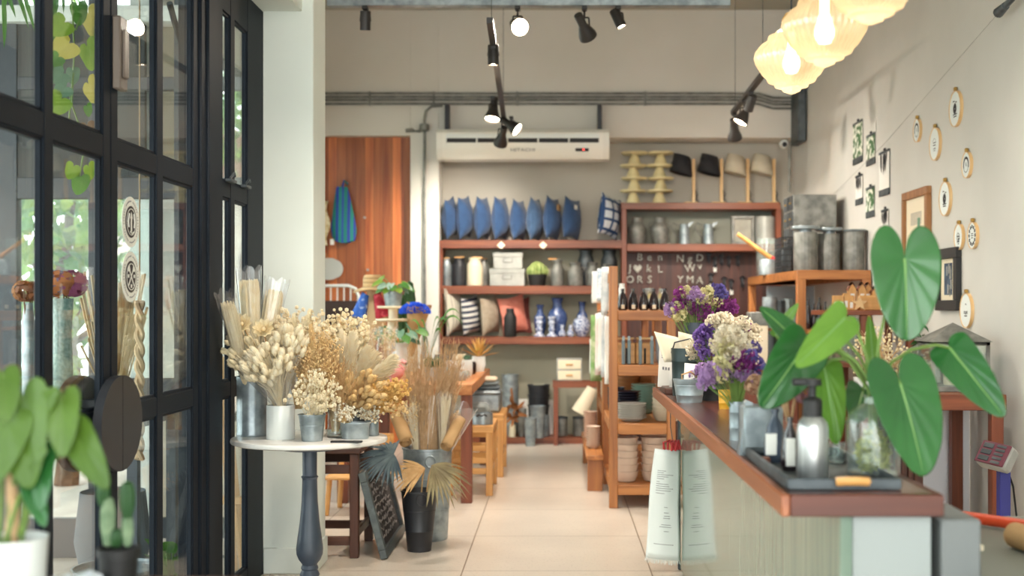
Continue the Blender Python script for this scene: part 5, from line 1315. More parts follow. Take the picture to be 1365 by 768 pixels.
# sola flowers and bunny tails in front of the zinc vase
bunch('sola_flowers', 'two big cream layered paper flowers in front of the palm spears', 'dried flowers', P(360, 530, 5.66), [P(323, 434, 5.64), P(352, 441, 5.62)], SOLA, DF['tan'], 1.0, .0028)
for o in bpy.data.objects['sola_flowers'].children:
    if o.name.startswith('flower_head'): o.rotation_quaternion = upq((.1, -1, .55)); o.scale = (1.35,)*3
t = bunch('bunny_tail_bunch', 'cream bunny tail bunch in film rising left out of the white vase', 'dried flowers', P(370, 545, 5.66), fan(325, 468, 5.66, 24, 28, 60) , TAIL['cream'], DF['cream'], .8)
wrap(t, (0, 0, .02), P(330, 470, 5.64)-P(370, 545, 5.66), .02, .085)
t = bunch('bunny_tail_bunch', 'dense ivory bunny tail bunch low in front of the white vase', 'dried flowers', P(374, 545, 5.62), fan(357, 492, 5.58, 26, 26, 70), TAIL['ivory'], DF['cream'], 1.05)
wrap(t, (0, 0, .02), P(360, 500, 5.58)-P(374, 545, 5.62), .02, .075)
t = bunch('bunny_tail_bunch', 'whitest bunny tail bunch in film above the white vase on the right', 'dried flowers', P(378, 545, 5.66), fan(385, 466, 5.62, 22, 24, 60), TAIL['ivory'], DF['ivory'], 1.0)
wrap(t, (0, 0, .02), P(388, 470, 5.62)-P(378, 545, 5.66), .02, .07)
t = thing('pampas_bunch', 'short cream pampas plumes standing behind the bunny tails', 'dried flowers', P(380, 540, 5.74))
b = P(380, 540, 5.74)
for x, y in ((362, 440), (392, 425), (345, 470), (412, 420)): plume(t, (0, 0, 0), P(x, y, 5.76)-b, .04, DF['cream'], 300)
# cream cloud of tiny blossom behind
def cloud(name, label, cat, base, pts, mat, hm, r=.004, spray=7):
    t = thing(name, label, cat, base); b = Vector(base)
    grass(t, (0, 0, 0), [Vector(q)-b for q in pts], mat, .0016, r, hm, spray); return t
cloud('blossom_bunch', 'cream cloud of tiny dried blossom at the middle of the bistro table', 'dried flowers', P(398, 545, 5.8), fan(405, 440, 5.82, 48, 26, 80, .08), DF['straw'], DF['ivory'], .0095, 12)
cloud('blossom_bunch', 'large pale blossom cloud behind the pampas at the right of the table', 'dried flowers', P(450, 545, 5.95), fan(458, 444, 5.98, 40, 22, 64, .05), DF['straw'], DF['cream'], .0095, 12)
# the brown feathery grass in the middle
t = thing('grass_bunch', 'golden brown feathery grass bunch in the middle of the bistro table', 'dried flowers', P(425, 560, 5.66)); b = P(425, 560, 5.66)
grass(t, (0, 0, 0), [q-b for q in fan(420, 476, 5.64, 34, 34, 110)], DF['tan'], .0014, .0045, DF['straw'], 16)
for x, y in ((402, 452), (415, 440), (430, 450), (412, 470), (436, 470)): plume(t, (0, 0, 0), P(x, y, 5.64)-b, .035, DF['straw'], 240)
t = thing('grass_bunch', 'darker tan grass bunch standing in the glass vase', 'dried flowers', P(447, 575, 5.72)); b = P(447, 575, 5.72)
grass(t, (0, 0, 0), [q-b for q in fan(450, 500, 5.70, 26, 30, 90)], DF['tan'], .0015, .002, DF['tan'], 6)
# stems with buds in the small bucket
cloud('bud_stems', 'stiff cream stems with small buds in the small zinc bucket', 'dried flowers', P(416, 570, 5.57), fan(418, 522, 5.53, 32, 24, 34, .05), DF['cream'], DF['ivory'], .0085, 6)
t = thing('star_stems', 'tall stems with white star buds above the small zinc bucket', 'dried flowers', P(416, 570, 5.58)); b = P(416, 570, 5.58)
m = MB()
for x, y in ((420, 498), (432, 502), (443, 512), (449, 516), (412, 505)):
    q = P(x, y, 5.55)-b; m.tube([(0, 0, 0), q*.6, q], .0018, 4)
    for k in range(5):
        a = k*1.257; blade(m, q, Vector((math.cos(a)*.5, math.sin(a)*.5, .8)), Vector((math.cos(a), math.sin(a), -.3)), .026, .008, .1, 3)
m.build('star_buds', DF['ivory'], t)
# pampas to the right
t = thing('pampas_bunch', 'long pale pampas plumes sweeping right over the bistro table', 'dried flowers', P(462, 556, 5.86)); b = P(462, 556, 5.86)
for x, y, r_ in ((520, 482, .05), (508, 492, .045), (488, 470, .045), (470, 452, .045), (455, 448, .04), (497, 478, .05), (462, 470, .045), (478, 500, .04)): plume(t, (0, 0, 0), P(x, y, 5.84+R.uniform(-.05, .05))-b, r_*1.05, DF['ivory'], 440, .02)
bunch('bunny_tail_bunch', 'straw coloured bunny tail bunch in the dark pot behind the planter', 'dried flowers', P(472, 556, 5.84), fan(480, 522, 5.78, 28, 22, 70), TAIL['straw'], DF['straw'], 1.1)
cloud('golden_sprays', 'golden yellow dried sprays at the right end of the bistro table', 'dried flowers', P(496, 560, 5.80), fan(516, 522, 5.80, 28, 18, 52, .07), DF['gold'], DF['gold'], .009, 9)
cloud('golden_sprays', 'drooping golden seed heads hanging off the table right of the cup', 'dried flowers', P(499, 552, 5.80), fan(528, 545, 5.74, 10, 12, 12, .04), DF['gold'], DF['straw'], .008, 4)
for x, l_ in ((460, 'small white flower tuft at the left end of the oblong planter'), (494, 'small white flower tuft in the zinc cup')):
    cloud('white_tuft', l_, 'dried flowers', P(x if x < 470 else 496, 566, 5.66 if x < 470 else 5.80), fan(x, 556, 5.66 if x < 470 else 5.78, 10, 7, 26, .03), DF['straw'], DF['white'], .005, 6)
tag(MB().box(-.07, .07, -.015, .015, 0, .008, .002).build('dark_tray', M['black_matte'], None, (PX(462, 5.5), 5.50, ZB)), 'thin dark tray lying before the oblong planter', 'tray')
# ------------------------------------------------------------------ floor buckets with grasses and palm leaves
def floor_bucket(name, label, x, w_, ytop, Yc, mat, ratio, ring=True):
    r = w_/2*Yc/F; h = PZ(ytop, Yc); t = thing(name, label, 'bucket', (PX(x, Yc), Yc, 0))
    q = lambda f_: r*(ratio+(1-ratio)*f_)
    MB().lathe([(0, 0), (q(0), 0), (q(0)*1.01, .006), (q(.33), h*.33), (q(.33)*1.02, h*.335), (q(.33)*1.02, h*.345), (q(.35), h*.35), (q(.66), h*.66), (q(.66)*1.02, h*.665), (q(.66)*1.02, h*.675), (q(.68), h*.68), (q(.97), h*.975), (q(1)*1.03, h*.98), (q(1)*1.03, h), (q(1)*.96, h), (q(0)*.96, .02), (0, .015)], (0, 0, 0), 40).build('body', mat, t)
    if ring:
        for sg in (-1, 1) if sg_all else (1,):
            MB().tube([(r*.22+math.cos(a)*.03, sg*-(r*.985), h*.87+math.sin(a)*.034) for a in [k*PI/8 for k in range(17)]], .005, 6).build('ring_handle', mat, t)
    return t, r, h
sg_all = False
tbk, r, h = floor_bucket('tall_bucket', 'tall galvanised bucket of dried grasses on the floor', 570, 66, 596, 7.5, M['zinc'], .80)
bbk, r2, h2 = floor_bucket('black_bucket', 'black tapered bucket with palm leaves standing on the floor in front', 559, 49, 653, 7.13, M['black_metal'], .64)
t = thing('grass_bunch', 'fine brown grass standing tall in the left of the tall bucket', 'dried flowers', P(560, 620, 7.5)); b = P(560, 620, 7.5)
grass(t, (0, 0, 0), [q-b for q in fan(560, 490, 7.5, 24, 42, 170, .09)], DF['brown'], .0014, 0, None, 10, .05, .05)
t = thing('grass_bunch', 'fine brown grass fanning right over the tall bucket', 'dried flowers', P(580, 620, 7.52)); b = P(580, 620, 7.52)
grass(t, (0, 0, 0), [q-b for q in fan(600, 485, 7.52, 22, 40, 170, .09)], DF['brown'], .0014, 0, None, 10, .05, .05)
for x0_, y0_, x1_, y1_, rr, lb in ((590, 612, 592, 530, .048, 'clear film cone of pale stems standing in the tall bucket'), (556, 612, 545, 545, .055, 'film wrapped leafy beige bunch at the left of the tall bucket')):
    t = thing('wrapped_bunch', lb, 'dried flowers', P(x0_, y0_, 7.42)); b = P(x0_, y0_, 7.42); q = P(x1_, y1_, 7.38)-b
    grass(t, (0, 0, 0), [q + rvec(.05) for _ in range(24)], DF['cream'], .0025, .006 if x0_ < 570 else 0, DF['straw'], 5 if x0_ < 570 else 0, .02)
    wrap(t, (0, 0, 0), q*1.06, .025, rr)
t = thing('fern_bunch', 'brown fern like bunch in film leaning right out of the tall bucket', 'dried flowers', P(588, 612, 7.5)); b = P(588, 612, 7.5)
for k in range(9):
    q = P(606+R.uniform(-8, 16), 552+R.uniform(-14, 14), 7.48+R.uniform(-.05, .05))-b; m = MB(); m.tube([(0, 0, 0), q*.5, q], .002, 4)
    for j in range(16):
        p = q*(.35+.65*j/16)
        for sg in (-1, 1): blade(m, p, Vector((sg*.8, R.uniform(-.4, .4), .5)), (0, -1, .2), .045*(1.1-j/18), .01, .2, 3)
    m.build('frond', DF['tan'], t)
wrap(t, (0, 0, 0), P(618, 540, 7.48)-b, .03, .09, waves=5)
def roll(label, x, y, Y, dx, r_=.035, L=.24):
    m = MB(); b = P(x, y, Y); t = thing('kraft_roll', label, 'paper roll', b)
    q = upq((dx, .72, .62)).to_matrix()
    def fn(u, v):
        a = u*5*PI; rr = r_*(.3+.7*u); return q @ Vector((math.cos(a)*rr, math.sin(a)*rr, (v-.5)*L*(1-.04*u)))
    m.grid(fn, 60, 4); m.build('rolled_sheet', M['kraft'], t, thick=.002)
roll('rolled kraft paper sheet at the left rim of the tall bucket', 535, 572, 7.34, -.35, .045); roll('rolled kraft paper sheet at the right rim of the tall bucket', 604, 578, 7.36, .3, .040)
# fan palm leaves
def palm(base, heart, d, n, L, nb, mat, label, spread=2.2, droop=.35):
    base, heart = Vector(base), Vector(heart); t = thing('palm_leaf', label, 'dried palm leaf', base); hrt = heart-base
    MB().tube([(0, 0, -.05), hrt*.55+Vector((0, 0, .03)), hrt], .005, 6).build('stalk', DF['tan'], t)
    d = Vector(d).normalized(); n = Vector(n); n = (n-d*n.dot(d)).normalized(); sd = d.cross(n)
    m = MB()
    for k in range(nb):
        a = (k/(nb-1)-.5)*spread; dd = d*math.cos(a)+sd*math.sin(a)
        blade(m, hrt, dd, n, L*(.75+.25*math.cos(a*.8))*R.uniform(.92, 1.05), .021, droop*R.uniform(.7, 1.3), 6)
    m.build('fan', mat, t)
PB = mk('palm_blue_grey', (62, 78, 88), .6, col2=(92, 108, 112), vs=14, tl=.15); PT = mk('palm_tan', (126, 112, 82), .6, col2=(160, 148, 112), vs=10, tl=.2)
palm(P(550, 668, 7.1), P(524, 606, 7.0), (-.9, -.1, -.1), (.1, -.5, .8), .24, 24, PB, 'blue grey dried fan palm leaf drooping left out of the black bucket', 3.6, .3)
palm(P(566, 668, 7.1), P(576, 621, 7.02), (.75, -.2, -.35), (.3, -.5, .8), .26, 18, PT, 'olive tan dried fan palm leaf drooping right out of the black bucket', 2.2, .35)
palm(P(560, 668, 7.12), P(566, 625, 7.05), (-.9, -.2, -.1), (-.1, -.6, .8), .2, 14, DF['tan'], 'small rust tan dried palm leaf turned left in the black bucket', 1.8, .3)
# ------------------------------------------------------------------ on the long display table and the wall behind it
ZD = .852
def on_t(x, Y): return (PX(x, Y), Y, ZD)
# bust with hat and scarves
Yb = 10.4
t = thing('hat_bust', 'cloth display bust wearing a straw hat and blue and red scarves', 'bust', on_t(497, Yb))
zs = lambda y: PZ(y, Yb)-ZD
MB().lathe([(0, 0), (.1, 0), (.1, .015), (.02, .03), (.018, zs(440)), (0, zs(440))], (0, 0, 0), 18).build('stand', M['wood_pale'], t)
MB().lathe([(0, zs(445)), (.09, zs(443)), (.125, zs(425)), (.12, zs(408)), (.06, zs(398)), (.045, zs(392)), (.07, zs(382)), (.07, zs(374)), (0, zs(366))], (0, 0, 0), 24, sy=.75).build('torso', mk('bust_cloth', (196, 168, 130), .9), t)
m = MB(); m.grid(lambda u, v: (lambda a, r: (math.cos(a)*r, math.sin(a)*r, zs(383) - (.035 if v < .35 else 0)*(1-v/.35) + (0 if v < .35 else (.13*math.sin(min(1, (v-.35)/.5)*PI/2)*.8)) + .012*math.sin(a*3)*(1-v)))(2*PI*u, (.165-.237*v if v < .35 else .082*math.cos(max(0, (v-.35)/.65)**2.2*PI/2))), 36, 16)
m.build('straw_hat', stripes('straw_bands', [(186, 150, 104), (200, 166, 120), (120, 92, 64)], 'Z', .036, .9, [0, .42, .86]), t)
def scarf(sg, mat, nm):
    m = MB()
    m.grid(lambda u, v: (sg*(.02+.13*u*(.4+.6*v)+.02*v), -.098-.03*math.sin(u*PI)-.02*math.sin(u*9)*v*.4, zs(394)-v*.2+.03*u), 10, 10)
    m.build(nm, mat, t, thick=.006)
scarf(-1, mk('blue_scarf', (48, 92, 176), .8, col2=(160, 180, 214), vs=26, ramp=(.55, .62)), 'scarf'); scarf(1, mk('red_scarf', (164, 30, 48), .8, col2=(206, 80, 90), vs=30, ramp=(.56, .62)), 'scarf')
# cake stand towers with pots
def stand_at(x, yt, Y, h, label, z0=None, w_=40):
    r = w_/2*Y/F; z1 = PZ(yt, Y); z0 = z1-h if z0 is None else z0; h = z1-z0
    t = thing('cake_stand', label, 'cake stand', (PX(x, Y), Y, z0))
    MB().lathe([(0, 0), (r*.5, 0), (r*.52, .01), (r*.26, h*.5), (r*.3, h-.02), (0, h-.02)], (0, 0, 0), 24).build('foot', M['cream_ceramic'], t)
    MB().lathe([(0, h-.022), (r*.9, h-.02), (r, h-.012), (r, h), (r*.94, h-.006), (0, h-.008)], (0, 0, 0), 40, .02, 20).build('plate', M['cream_ceramic'], t)
    return z1
Yt = 9.6
z3 = stand_at(523, 488, Yt, .1, 'lowest cream cake stand on the display table', ZD)
z2 = stand_at(523, 425, Yt+.28, .1, 'middle cream cake stand on the display table', ZD, 44)
z1 = stand_at(524, 408, Yt+.56, .1, 'tall cream cake stand carrying the zinc pothos pot', ZD, 42)
def potted(label, x, ytop, z0, Y, w_, potmat, leaves, mats, size, spr, up=.7, nm='potted_plant', lobe=.25):
    t = thing(nm, label, 'plant', (PX(x, Y), Y, z0)); r = w_/2*Y/F; h = PZ(ytop, Y)-z0
    MB().lathe([(0, 0), (r*.8, 0), (r*.98, h*.95), (r*1.04, h*.96), (r*1.04, h), (r*.94, h), (r*.9, h*.86), (0, h*.86)], (0, 0, 0), 28).build('pot', potmat, t)
    m = MB()
    for k in range(leaves):
        a = k*2.4; d = Vector((math.cos(a)*spr, math.sin(a)*spr*.7, R.uniform(.1, up))); q = Vector((0, 0, h)) + d*R.uniform(.5, 1.0)*size*2
        m.tube([(0, 0, h*.8), q*.6+Vector((0, 0, h*.6)), q], .003, 4)
        l_ = MB(); leaf(l_, q, Vector((math.cos(a), math.sin(a)*.6-.3, -.35)), Vector((0, -.6, 1)), size*R.uniform(.8, 1.2), size*.95, lobe, .1, .2, 5, 5); l_.build('leaf', mats[k % len(mats)], t)
    m.build('stems', G['stem'], t); return t
potted('silver leaved pothos in a zinc pot on the tall cake stand', 524, 389, z1, Yt+.56, 26, M['zinc'], 18, [mk('silver_leaf', (150, 176, 160), .5, tl=.2), G['lime'], G['mid']], .085, .7, .75)
potted('dark green leafy plant in a white pot on the lowest cake stand', 533, 457, z3, Yt, 24, M['white_ceramic'], 14, [G['dark'], G['mid'], G['blue']], .10, .8, .8)
t = thing('tall_cactus', 'tall slim green cactus in a pot behind the pothos', 'plant', on_t(546, 10.6)); zc = PZ(405, 10.6)-ZD
MB().lathe([(0, 0), (.06, 0), (.08, zc*.5), (.07, zc*.5), (0, zc*.45)], (0, 0, 0), 20).build('pot', M['cream_ceramic'], t)
for dx, w2, hh2 in ((0, .045, PZ(374, 10.6)-ZD), (-.06, .035, PZ(392, 10.6)-ZD)): MB().lathe([(0, zc*.45), (w2, zc*.5), (w2*1.05, hh2*.8), (w2*.6, hh2*.97), (0, hh2)], (dx, 0, 0), 32, .12, 8).build('cactus_stem', G['dark'], t)
# flamingos
FL = mk('flamingo_pink', (214, 148, 144), .5)
for x, Y, sg, lb in ((506, 9.3, -1, 'pink flamingo ornament, left one'), (524, 9.3, 1, 'pink flamingo ornament with raised neck, right one')):
    t = thing('flamingo_ornament', lb, 'ornament', on_t(x, Y)); s_ = 1.0; zt_ = PZ(482, Y)-ZD
    m = MB(); m.ball((0, 0, zt_*.42), .068, 14, 9, (1.25, .7, .8)); m.tube([(-.07*sg, 0, zt_*.42), (-.12*sg, 0, zt_*.3)], [.04, .006], 8)
    m.tube([(.05*sg, 0, zt_*.45), (.085*sg, 0, zt_*.6), (.05*sg, 0, zt_*.78), (.04*sg, 0, zt_*.92), (.07*sg, 0, zt_*1.0), (.095*sg, 0, zt_*.9)], [.028, .02, .017, .017, .02, .016], 10); m.build('body', FL, t)
    MB().tube([(.093*sg, 0, zt_*.92), (.1*sg, 0, zt_*.8)], [.014, .004], 8).build('beak', M['black_matte'], t)
    MB().lathe([(0, 0), (.05, 0), (.05, .012), (.014, .02), (.012, zt_*.3), (0, zt_*.3)], (0, 0, 0), 14).build('stand', FL, t)
# blue flower bouquet in kraft paper
Yq = 9.9; b = P(548, 472, Yq); b.z = max(b.z, ZD+.03)
t = thing('blue_bouquet', 'cobalt blue flower bouquet wrapped in kraft paper', 'flowers', b); q = P(553, 418, Yq-.06)-b
m = MB()
for k in range(520):
    d = rdir(); d.z = abs(d.z)*.7; p = q + Vector((d.x*.115, d.y*.09, d.z*.12)); m.tube([p, p+d*.016], [.008, .002], 3, False)
m.build('flower_head', mk('cobalt_petal', (24, 72, 190), .7, col2=(40, 100, 220), vs=30), t)
wrap(t, (0, 0, -.02), q+Vector((.02, .06, .07)), .012, .10, M['kraft'], 3, 1.0, 'paper_wrap')
# spider plant
t = thing('spider_plant', 'long leaved spider plant arching right over the display table', 'plant', on_t(572, 9.7))
MB().lathe([(0, 0), (.06, 0), (.075, .14), (.065, .14), (0, .12)], (0, 0, 0), 20).build('pot', M['cream_ceramic'], t)
for k, (x, y, yy) in enumerate(((612, 418, 400), (598, 436, 406), (616, 432, 404), (586, 428, 412), (590, 448, 425), (560, 430, 420), (548, 428, 425))):
    e = P(x, y, 9.6) - Vector(on_t(572, 9.7)); mid = P((x+572)/2, yy, 9.65) - Vector(on_t(572, 9.7)); s0 = Vector((0, 0, .13)); m = MB()
    def fn(u, v, e=e, mid=mid, s0=s0):
        p = s0*(1-v)**2 + mid*2*v*(1-v)*1.05 + e*v*v; w_ = .022*math.sin(PI*(.15+.8*v)); return p + Vector((0, (u-.5)*w_*1.5, abs(u-.5)*w_ + (u-.5)*w_))
    m.grid(fn, 2, 12); m.build('leaf', G['mid'], t)
# small goods at the aisle end of the table
Ys = 9.15
t = thing('small_cactus_pot', 'small pot with two round cacti near the spider plant', 'plant', on_t(578, 9.3))
MB().lathe([(0, 0), (.06, 0), (.07, .1), (.06, .1), (0, .09)], (0, 0, 0), 20).build('pot', M['pale_metal'], t)
for dx in (-.032, .032): MB().lathe([(.036*math.sin(PI*k/8), .13-.036*math.cos(PI*k/8)*1.3) for k in range(9)], (dx, 0, 0), 32, .14, 8).build('cactus', G['dark'], t)
Y = 10.6; t = thing('aloe_plant', 'spiky yellow orange aloe in a white pot at the far end of the table', 'plant', on_t(638, Y))
MB().lathe([(0, 0), (.045, 0), (.062, .06), (.055, .13), (.05, .13), (0, .11)], (0, 0, 0), 20).build('pot', M['white_ceramic'], t)
for k in range(22):
    a = k*2.4; el = .2+.055*k; m = MB(); blade(m, (0, 0, .12), Vector((math.cos(a)*math.cos(el), math.sin(a)*math.cos(el), math.sin(el))), (0, 0, 1), .19, .028, -.05, 4); m.build('leaf', mk('aloe_yellow', (206, 172, 92), .6, col2=(206, 140, 80), vs=8) if k == 0 else bpy.data.materials['aloe_yellow'], t)
sm = [(612, 9.3, 20, .075, 'pale_metal', 'short pale tin at the front corner of the display table'), (600, 9.5, 22, .09, 'jar_glass', 'clear glass dish behind the front corner of the table'), (622, 9.9, 16, .13, 'white_ceramic', 'small white ceramic pot in the middle of the table edge'), (628, 10.2, 14, .10, 'dark_glass', 'small dark glass jar behind the white pot'), (613, 10.3, 20, .16, 'cream_ceramic', 'cream ceramic jar behind the small white pot'), (590, 10.4, 24, .15, 'zinc_dark', 'dark metal pot behind the brown grasses'), (619, 9.55, 15, .06, 'jar_glass', 'little clear tumbler at the aisle edge of the table'), (602, 10.0, 16, .12, 'white_ceramic', 'white ceramic tumbler half hidden by the grasses')]
for x, Y, w_, h, mt, lb in sm:
    t = thing('small_pot', lb, 'pot', on_t(x, Y)); r = w_/2*Y/F
    MB().lathe([(p[0]*r, p[1]*h) for p in ([(0, 0), (.8, 0), (1, .2), (1, .8), (.85, 1), (.75, 1), (.9, .78), (.88, .2), (0, .1)])], (0, 0, 0), 22).build('body', M[mt], t)
t = thing('succulent', 'small grey green succulent in the white pot at the table edge', 'plant', (PX(622, 9.9), 9.9, ZD+.12))
for k in range(16):
    a = k*2.4; m = MB(); blade(m, (0, 0, 0), Vector((math.cos(a), math.sin(a), .3+.06*k)), (0, 0, 1), .06, .024, -.2, 3); m.build('leaf', G['blue'], t)
# clear film cones of dried sprays between the bistro table and the display table
for k, (x, y, lb) in enumerate(((470, 425, 'film cone of pale sprays on the display table, left one'), (490, 440, 'film cone of pale sprays on the display table, middle one'), (508, 438, 'film cone of pale sprays leaning right on the display table'))):
    Y = 9.1; b = P(x-4+6*k, 492, Y); b.z = ZD+.002; t = thing('wrapped_bunch', lb, 'dried flowers', b); q = P(x+4*k, y, Y)-b
    grass(t, (0, 0, .004), [q*.9+rvec(.08) for _ in range(20)], DF['straw'], .0018, .006, DF['cream'], 8, .02, .01)
    wrap(t, (0, 0, .002), q*1.02, .02, .08)
# dark backed chair and white metal cot rail behind, sign, lace, striped bag
t = thing('dark_chair', 'dark brown chair with rounded back behind the table', 'chair', (PX(450, 11.9), 11.9, 0)); w_ = 30*11.9/F
pts = [(-w_, .9), (w_, .9), (w_, PZ(408, 11.9)), (w_*.93, PZ(403, 11.9)), (w_*.8, PZ(401, 11.9)), (-w_*.8, PZ(401, 11.9)), (-w_*.93, PZ(403, 11.9)), (-w_, PZ(408, 11.9))]
MB().prism(pts, 'xz', 0, .03).build('backrest', mk('dark_leather', (58, 36, 28), .5), t)
MB().box(-w_, w_, -.4, .02, .42, .48, .01).build('seat', M['wood_dark_x'], t)
for x, y in ((-w_+.02, -.38), (w_-.02, -.38), (-w_+.02, .015), (w_-.02, .015)): MB().box(x-.02, x+.02, y-.02, y+.02, 0, .9 if y > 0 else .42, .003).build('leg', M['wood_dark'], t)
Y = 12.35; t = thing('metal_cot_rail', 'white metal bed end rail standing before the timber wall', 'bed end', (0, Y, 0)); xl, xr = PX(395, Y), PX(478, Y); z1_ = PZ(381, Y)
MB().tube([(xl, 0, 0), (xl, 0, z1_-.1), (xl+.03, 0, z1_-.03), (xl+.1, 0, z1_), (xr-.1, 0, z1_), (xr-.03, 0, z1_-.03), (xr, 0, z1_-.1), (xr, 0, 0)], .016, 10).build('frame', M['white_ceramic'], t)
m = MB()
for k in range(8): m.tube([(xl+.08+k*(xr-xl-.16)/7, 0, .4), (xl+.08+k*(xr-xl-.16)/7, 0, z1_)], .008, 6)
m.tube([(xl, 0, .4), (xr, 0, .4)], .01, 6); m.build('bars', M['white_ceramic'], t)
Y = 12.66; xa, xb, za, zb_ = PX(400, Y), PX(457, Y), PZ(373, Y), PZ(344, Y); hz = (zb_-za)/2; cz = (za+zb_)/2
pts = []
for k in range(13):
    a = -PI/2+PI*k/12; pts.append((xb-.12+math.cos(a)*.12*(1 if abs(math.sin(a)) < .75 else .7), cz+math.sin(a)*hz))
pts += [(2*(xa+.1)-p[0]+xb-xa-.2-(xb-xa-.2)*1.0, p[1]) for p in pts[::-1]] if False else [(xa, cz+hz), (xa, cz-hz)]
sg_ = tag(MB().prism(pts, 'xz', Y, Y+.02).build('plaque', mk('pale_plaque', (184, 190, 186), .6)), 'pale grey scalloped plaque hanging on the timber wall', 'plaque')
MB().tube([(PX(432, Y), Y+.01, PZ(344, Y)), (PX(434, Y), Y+.02, PZ(337, Y)), (PX(436, Y), Y+.01, PZ(344, Y))], .005, 5).build('string', M['kraft'], sg_)
m = MB(); Y = 12.6; m.grid(lambda u, v: (PX(414, Y)+(PX(437, Y)-PX(414, Y))*u - .02*math.sin(v*9)*u, Y+.03*math.sin(u*8), PZ(268, Y)+(PZ(327, Y)-PZ(268, Y))*v), 10, 12)
tag(m.build('lace_cloth', mk('yellow_lace', (206, 190, 140), .9, col2=(232, 222, 190), vs=24, ramp=(.45, .55)), thick=.01), 'cream and yellow patterned cloth hanging on the timber wall at the pillar', 'cloth')
Y = 12.655; t = thing('striped_bag', 'green and blue striped tote bag hanging on the timber wall', 'bag', (PX(459, Y), Y, PZ(285, Y)))
m = MB(); sc2 = Y/F
def bagside(sg):
    def fn(u, v):
        top = v; wdt = (7 + 10*min(1, (v)/.75)**.8 + 0) if v < .8 else 17 - 3*((v-.8)/.2)**2
        x = (u*2-1)*wdt*sc2 + (-3+3*v)*sc2; z = (36-72*v)*sc2 + (-3*math.sin(u*PI) if v > .98 else 0)*sc2
        return (x, sg*(.055*math.sin(u*PI)**.6*min(1, .25+v)), z + .02*math.sin(u*9)*v*0)
    m.grid(fn, 16, 20)
bagside(-1); bagside(1)
m.build('bag_body', stripes('bag_stripe', [(28, 132, 122), (44, 66, 168), (30, 140, 128), (52, 74, 176)], 'X', .118, .7, [0, .3, .55, .82]), t)
MB().tube([(-.02, -.02, .26), (.0, .0, .34), (.035, .01, .3)], .012, 6).build('strap', bpy.data.materials['bag_stripe'], t)
MB().box(-.14, -.10, -.03, -.025, -.32, -.26).build('paper_tag', M['paper'], t)
for x, y, lb in ((463, 244, 'small coat hook above the striped bag'), (490, 360, 'round white peg low on the timber wall'), (486, 290, 'small metal peg in the middle of the timber wall')):
    tag(MB().cyl((0, 0, 0), .012, .03, 10).build('wall_hook', M['pale_metal'], None, (PX(x, 12.7), 12.722, PZ(y, 12.7)), (PI/2, 0, 0)), lb, 'hook')
# on the stools: zinc tub, boxes, folded cloths
def box_at(name, label, cat, x0_, x1_, yt, z0, Y, d, mat, bev=.01):
    a, b_ = PX(x0_, Y), PX(x1_, Y); return tag(MB().box(-(b_-a)/2, (b_-a)/2, 0, d, 0, PZ(yt, Y)-z0, bev).build(name, mat, None, ((a+b_)/2, Y, z0)), label, cat)
t, r, h = vessel('zinc_tub', 'round zinc tub on the nearest slatted stool', 'tub', 643, 28, 550, .52, M['zinc'], CYL, 9.34, 30)
m = MB(); m.tube([(-.04, -r-.006, h*.75), (-.02, -r-.01, h*.9), (.0, -r-.01, h*.78), (.02, -r-.01, h*.9), (.04, -r-.006, h*.75)], .006, 6); m.build('handle', M['black_metal'], t)
w_ = .14; t = thing('zinc_box', 'wide zinc box with a rolled lid on the farther stool', 'box', (-.63, 10.5, .52))
MB().box(-.16, .16, -.16, .16, 0, .16, .02).build('body', M['zinc'], t); MB().box(-.165, .165, -.165, .165, .15, .185, .015).build('lid', M['zinc'], t)
for k in range(3): tag(MB().box(-.15+.01*k, .15-.012*k, -.12, .12, 0, .035, .014).build('folded_cloth', [mk('grey_wool', (86, 94, 98), .95), mk('slate_wool', (108, 116, 118), .95), mk('cream_wool', (206, 190, 166), .95)][k], None, (-.63, 10.5, .706+.036*k)), ['dark grey folded cloth lowest on the zinc box', 'mid grey folded cloth in the middle on the zinc box', 'cream folded cloth on top of the pile on the zinc box'][k], 'cloth', 'folded cloths')
box_at('fabric_pile', 'grey folded fabric pile behind the zinc tub on the nearest stool', 'fabric', 618, 652, 538, .52, 9.62, .16, mk('grey_fabric', (118, 126, 126), .95, col2=(140, 146, 144), vs=20), .03)
# ------------------------------------------------------------------ things on the counter (top at ZT)
def cp(x, y, Y=None):
    Y = Y or (H-ZT)*F/(y-CY); return Vector((PX(x, Y), Y, ZT))
t = thing('menu_stand', 'dark wooden block holding two white menu cards at the far end of the counter', 'menu stand', (.585, 6.25, ZT))
MB().box(-.05, .075, -.14, .16, 0, .03, .004).build('block', M['wood_dark_x'], t)
for k, (dx, dy, rz) in enumerate(((-.03, .09, .5), (.02, -.02, .45))):
    c = MB(); c.M = Matrix.Translation((dx, dy, .02)) @ Matrix.Rotation(rz, 4, 'Z') @ Matrix.Rotation(.12, 4, 'Y') @ Matrix.Rotation(-.1, 4, 'X')
    c.box(-.045, .045, -.001, .001, 0, .22); o = c.build('menu_card', M['paper'], t)
    g = MB(); g.M = c.M
    for j in range(3): g.box(-.022+.017*j, -.012+.017*j, -.0025, -.001, .09, .105)
    g.box(-.03, .03, -.0022, -.001, .16, .165); g.box(-.03, .02, -.0022, -.001, .15, .154); g.build('lettering', M['ink_grey'], t)
    MB().tube([Vector(c.M @ Vector((-.02, -.004, .21))), Vector(c.M @ Vector((-.02, 0, .24))), Vector(c.M @ Vector((-.014, .004, .21)))], .0025, 5).build('ring', M['black_metal'], t)
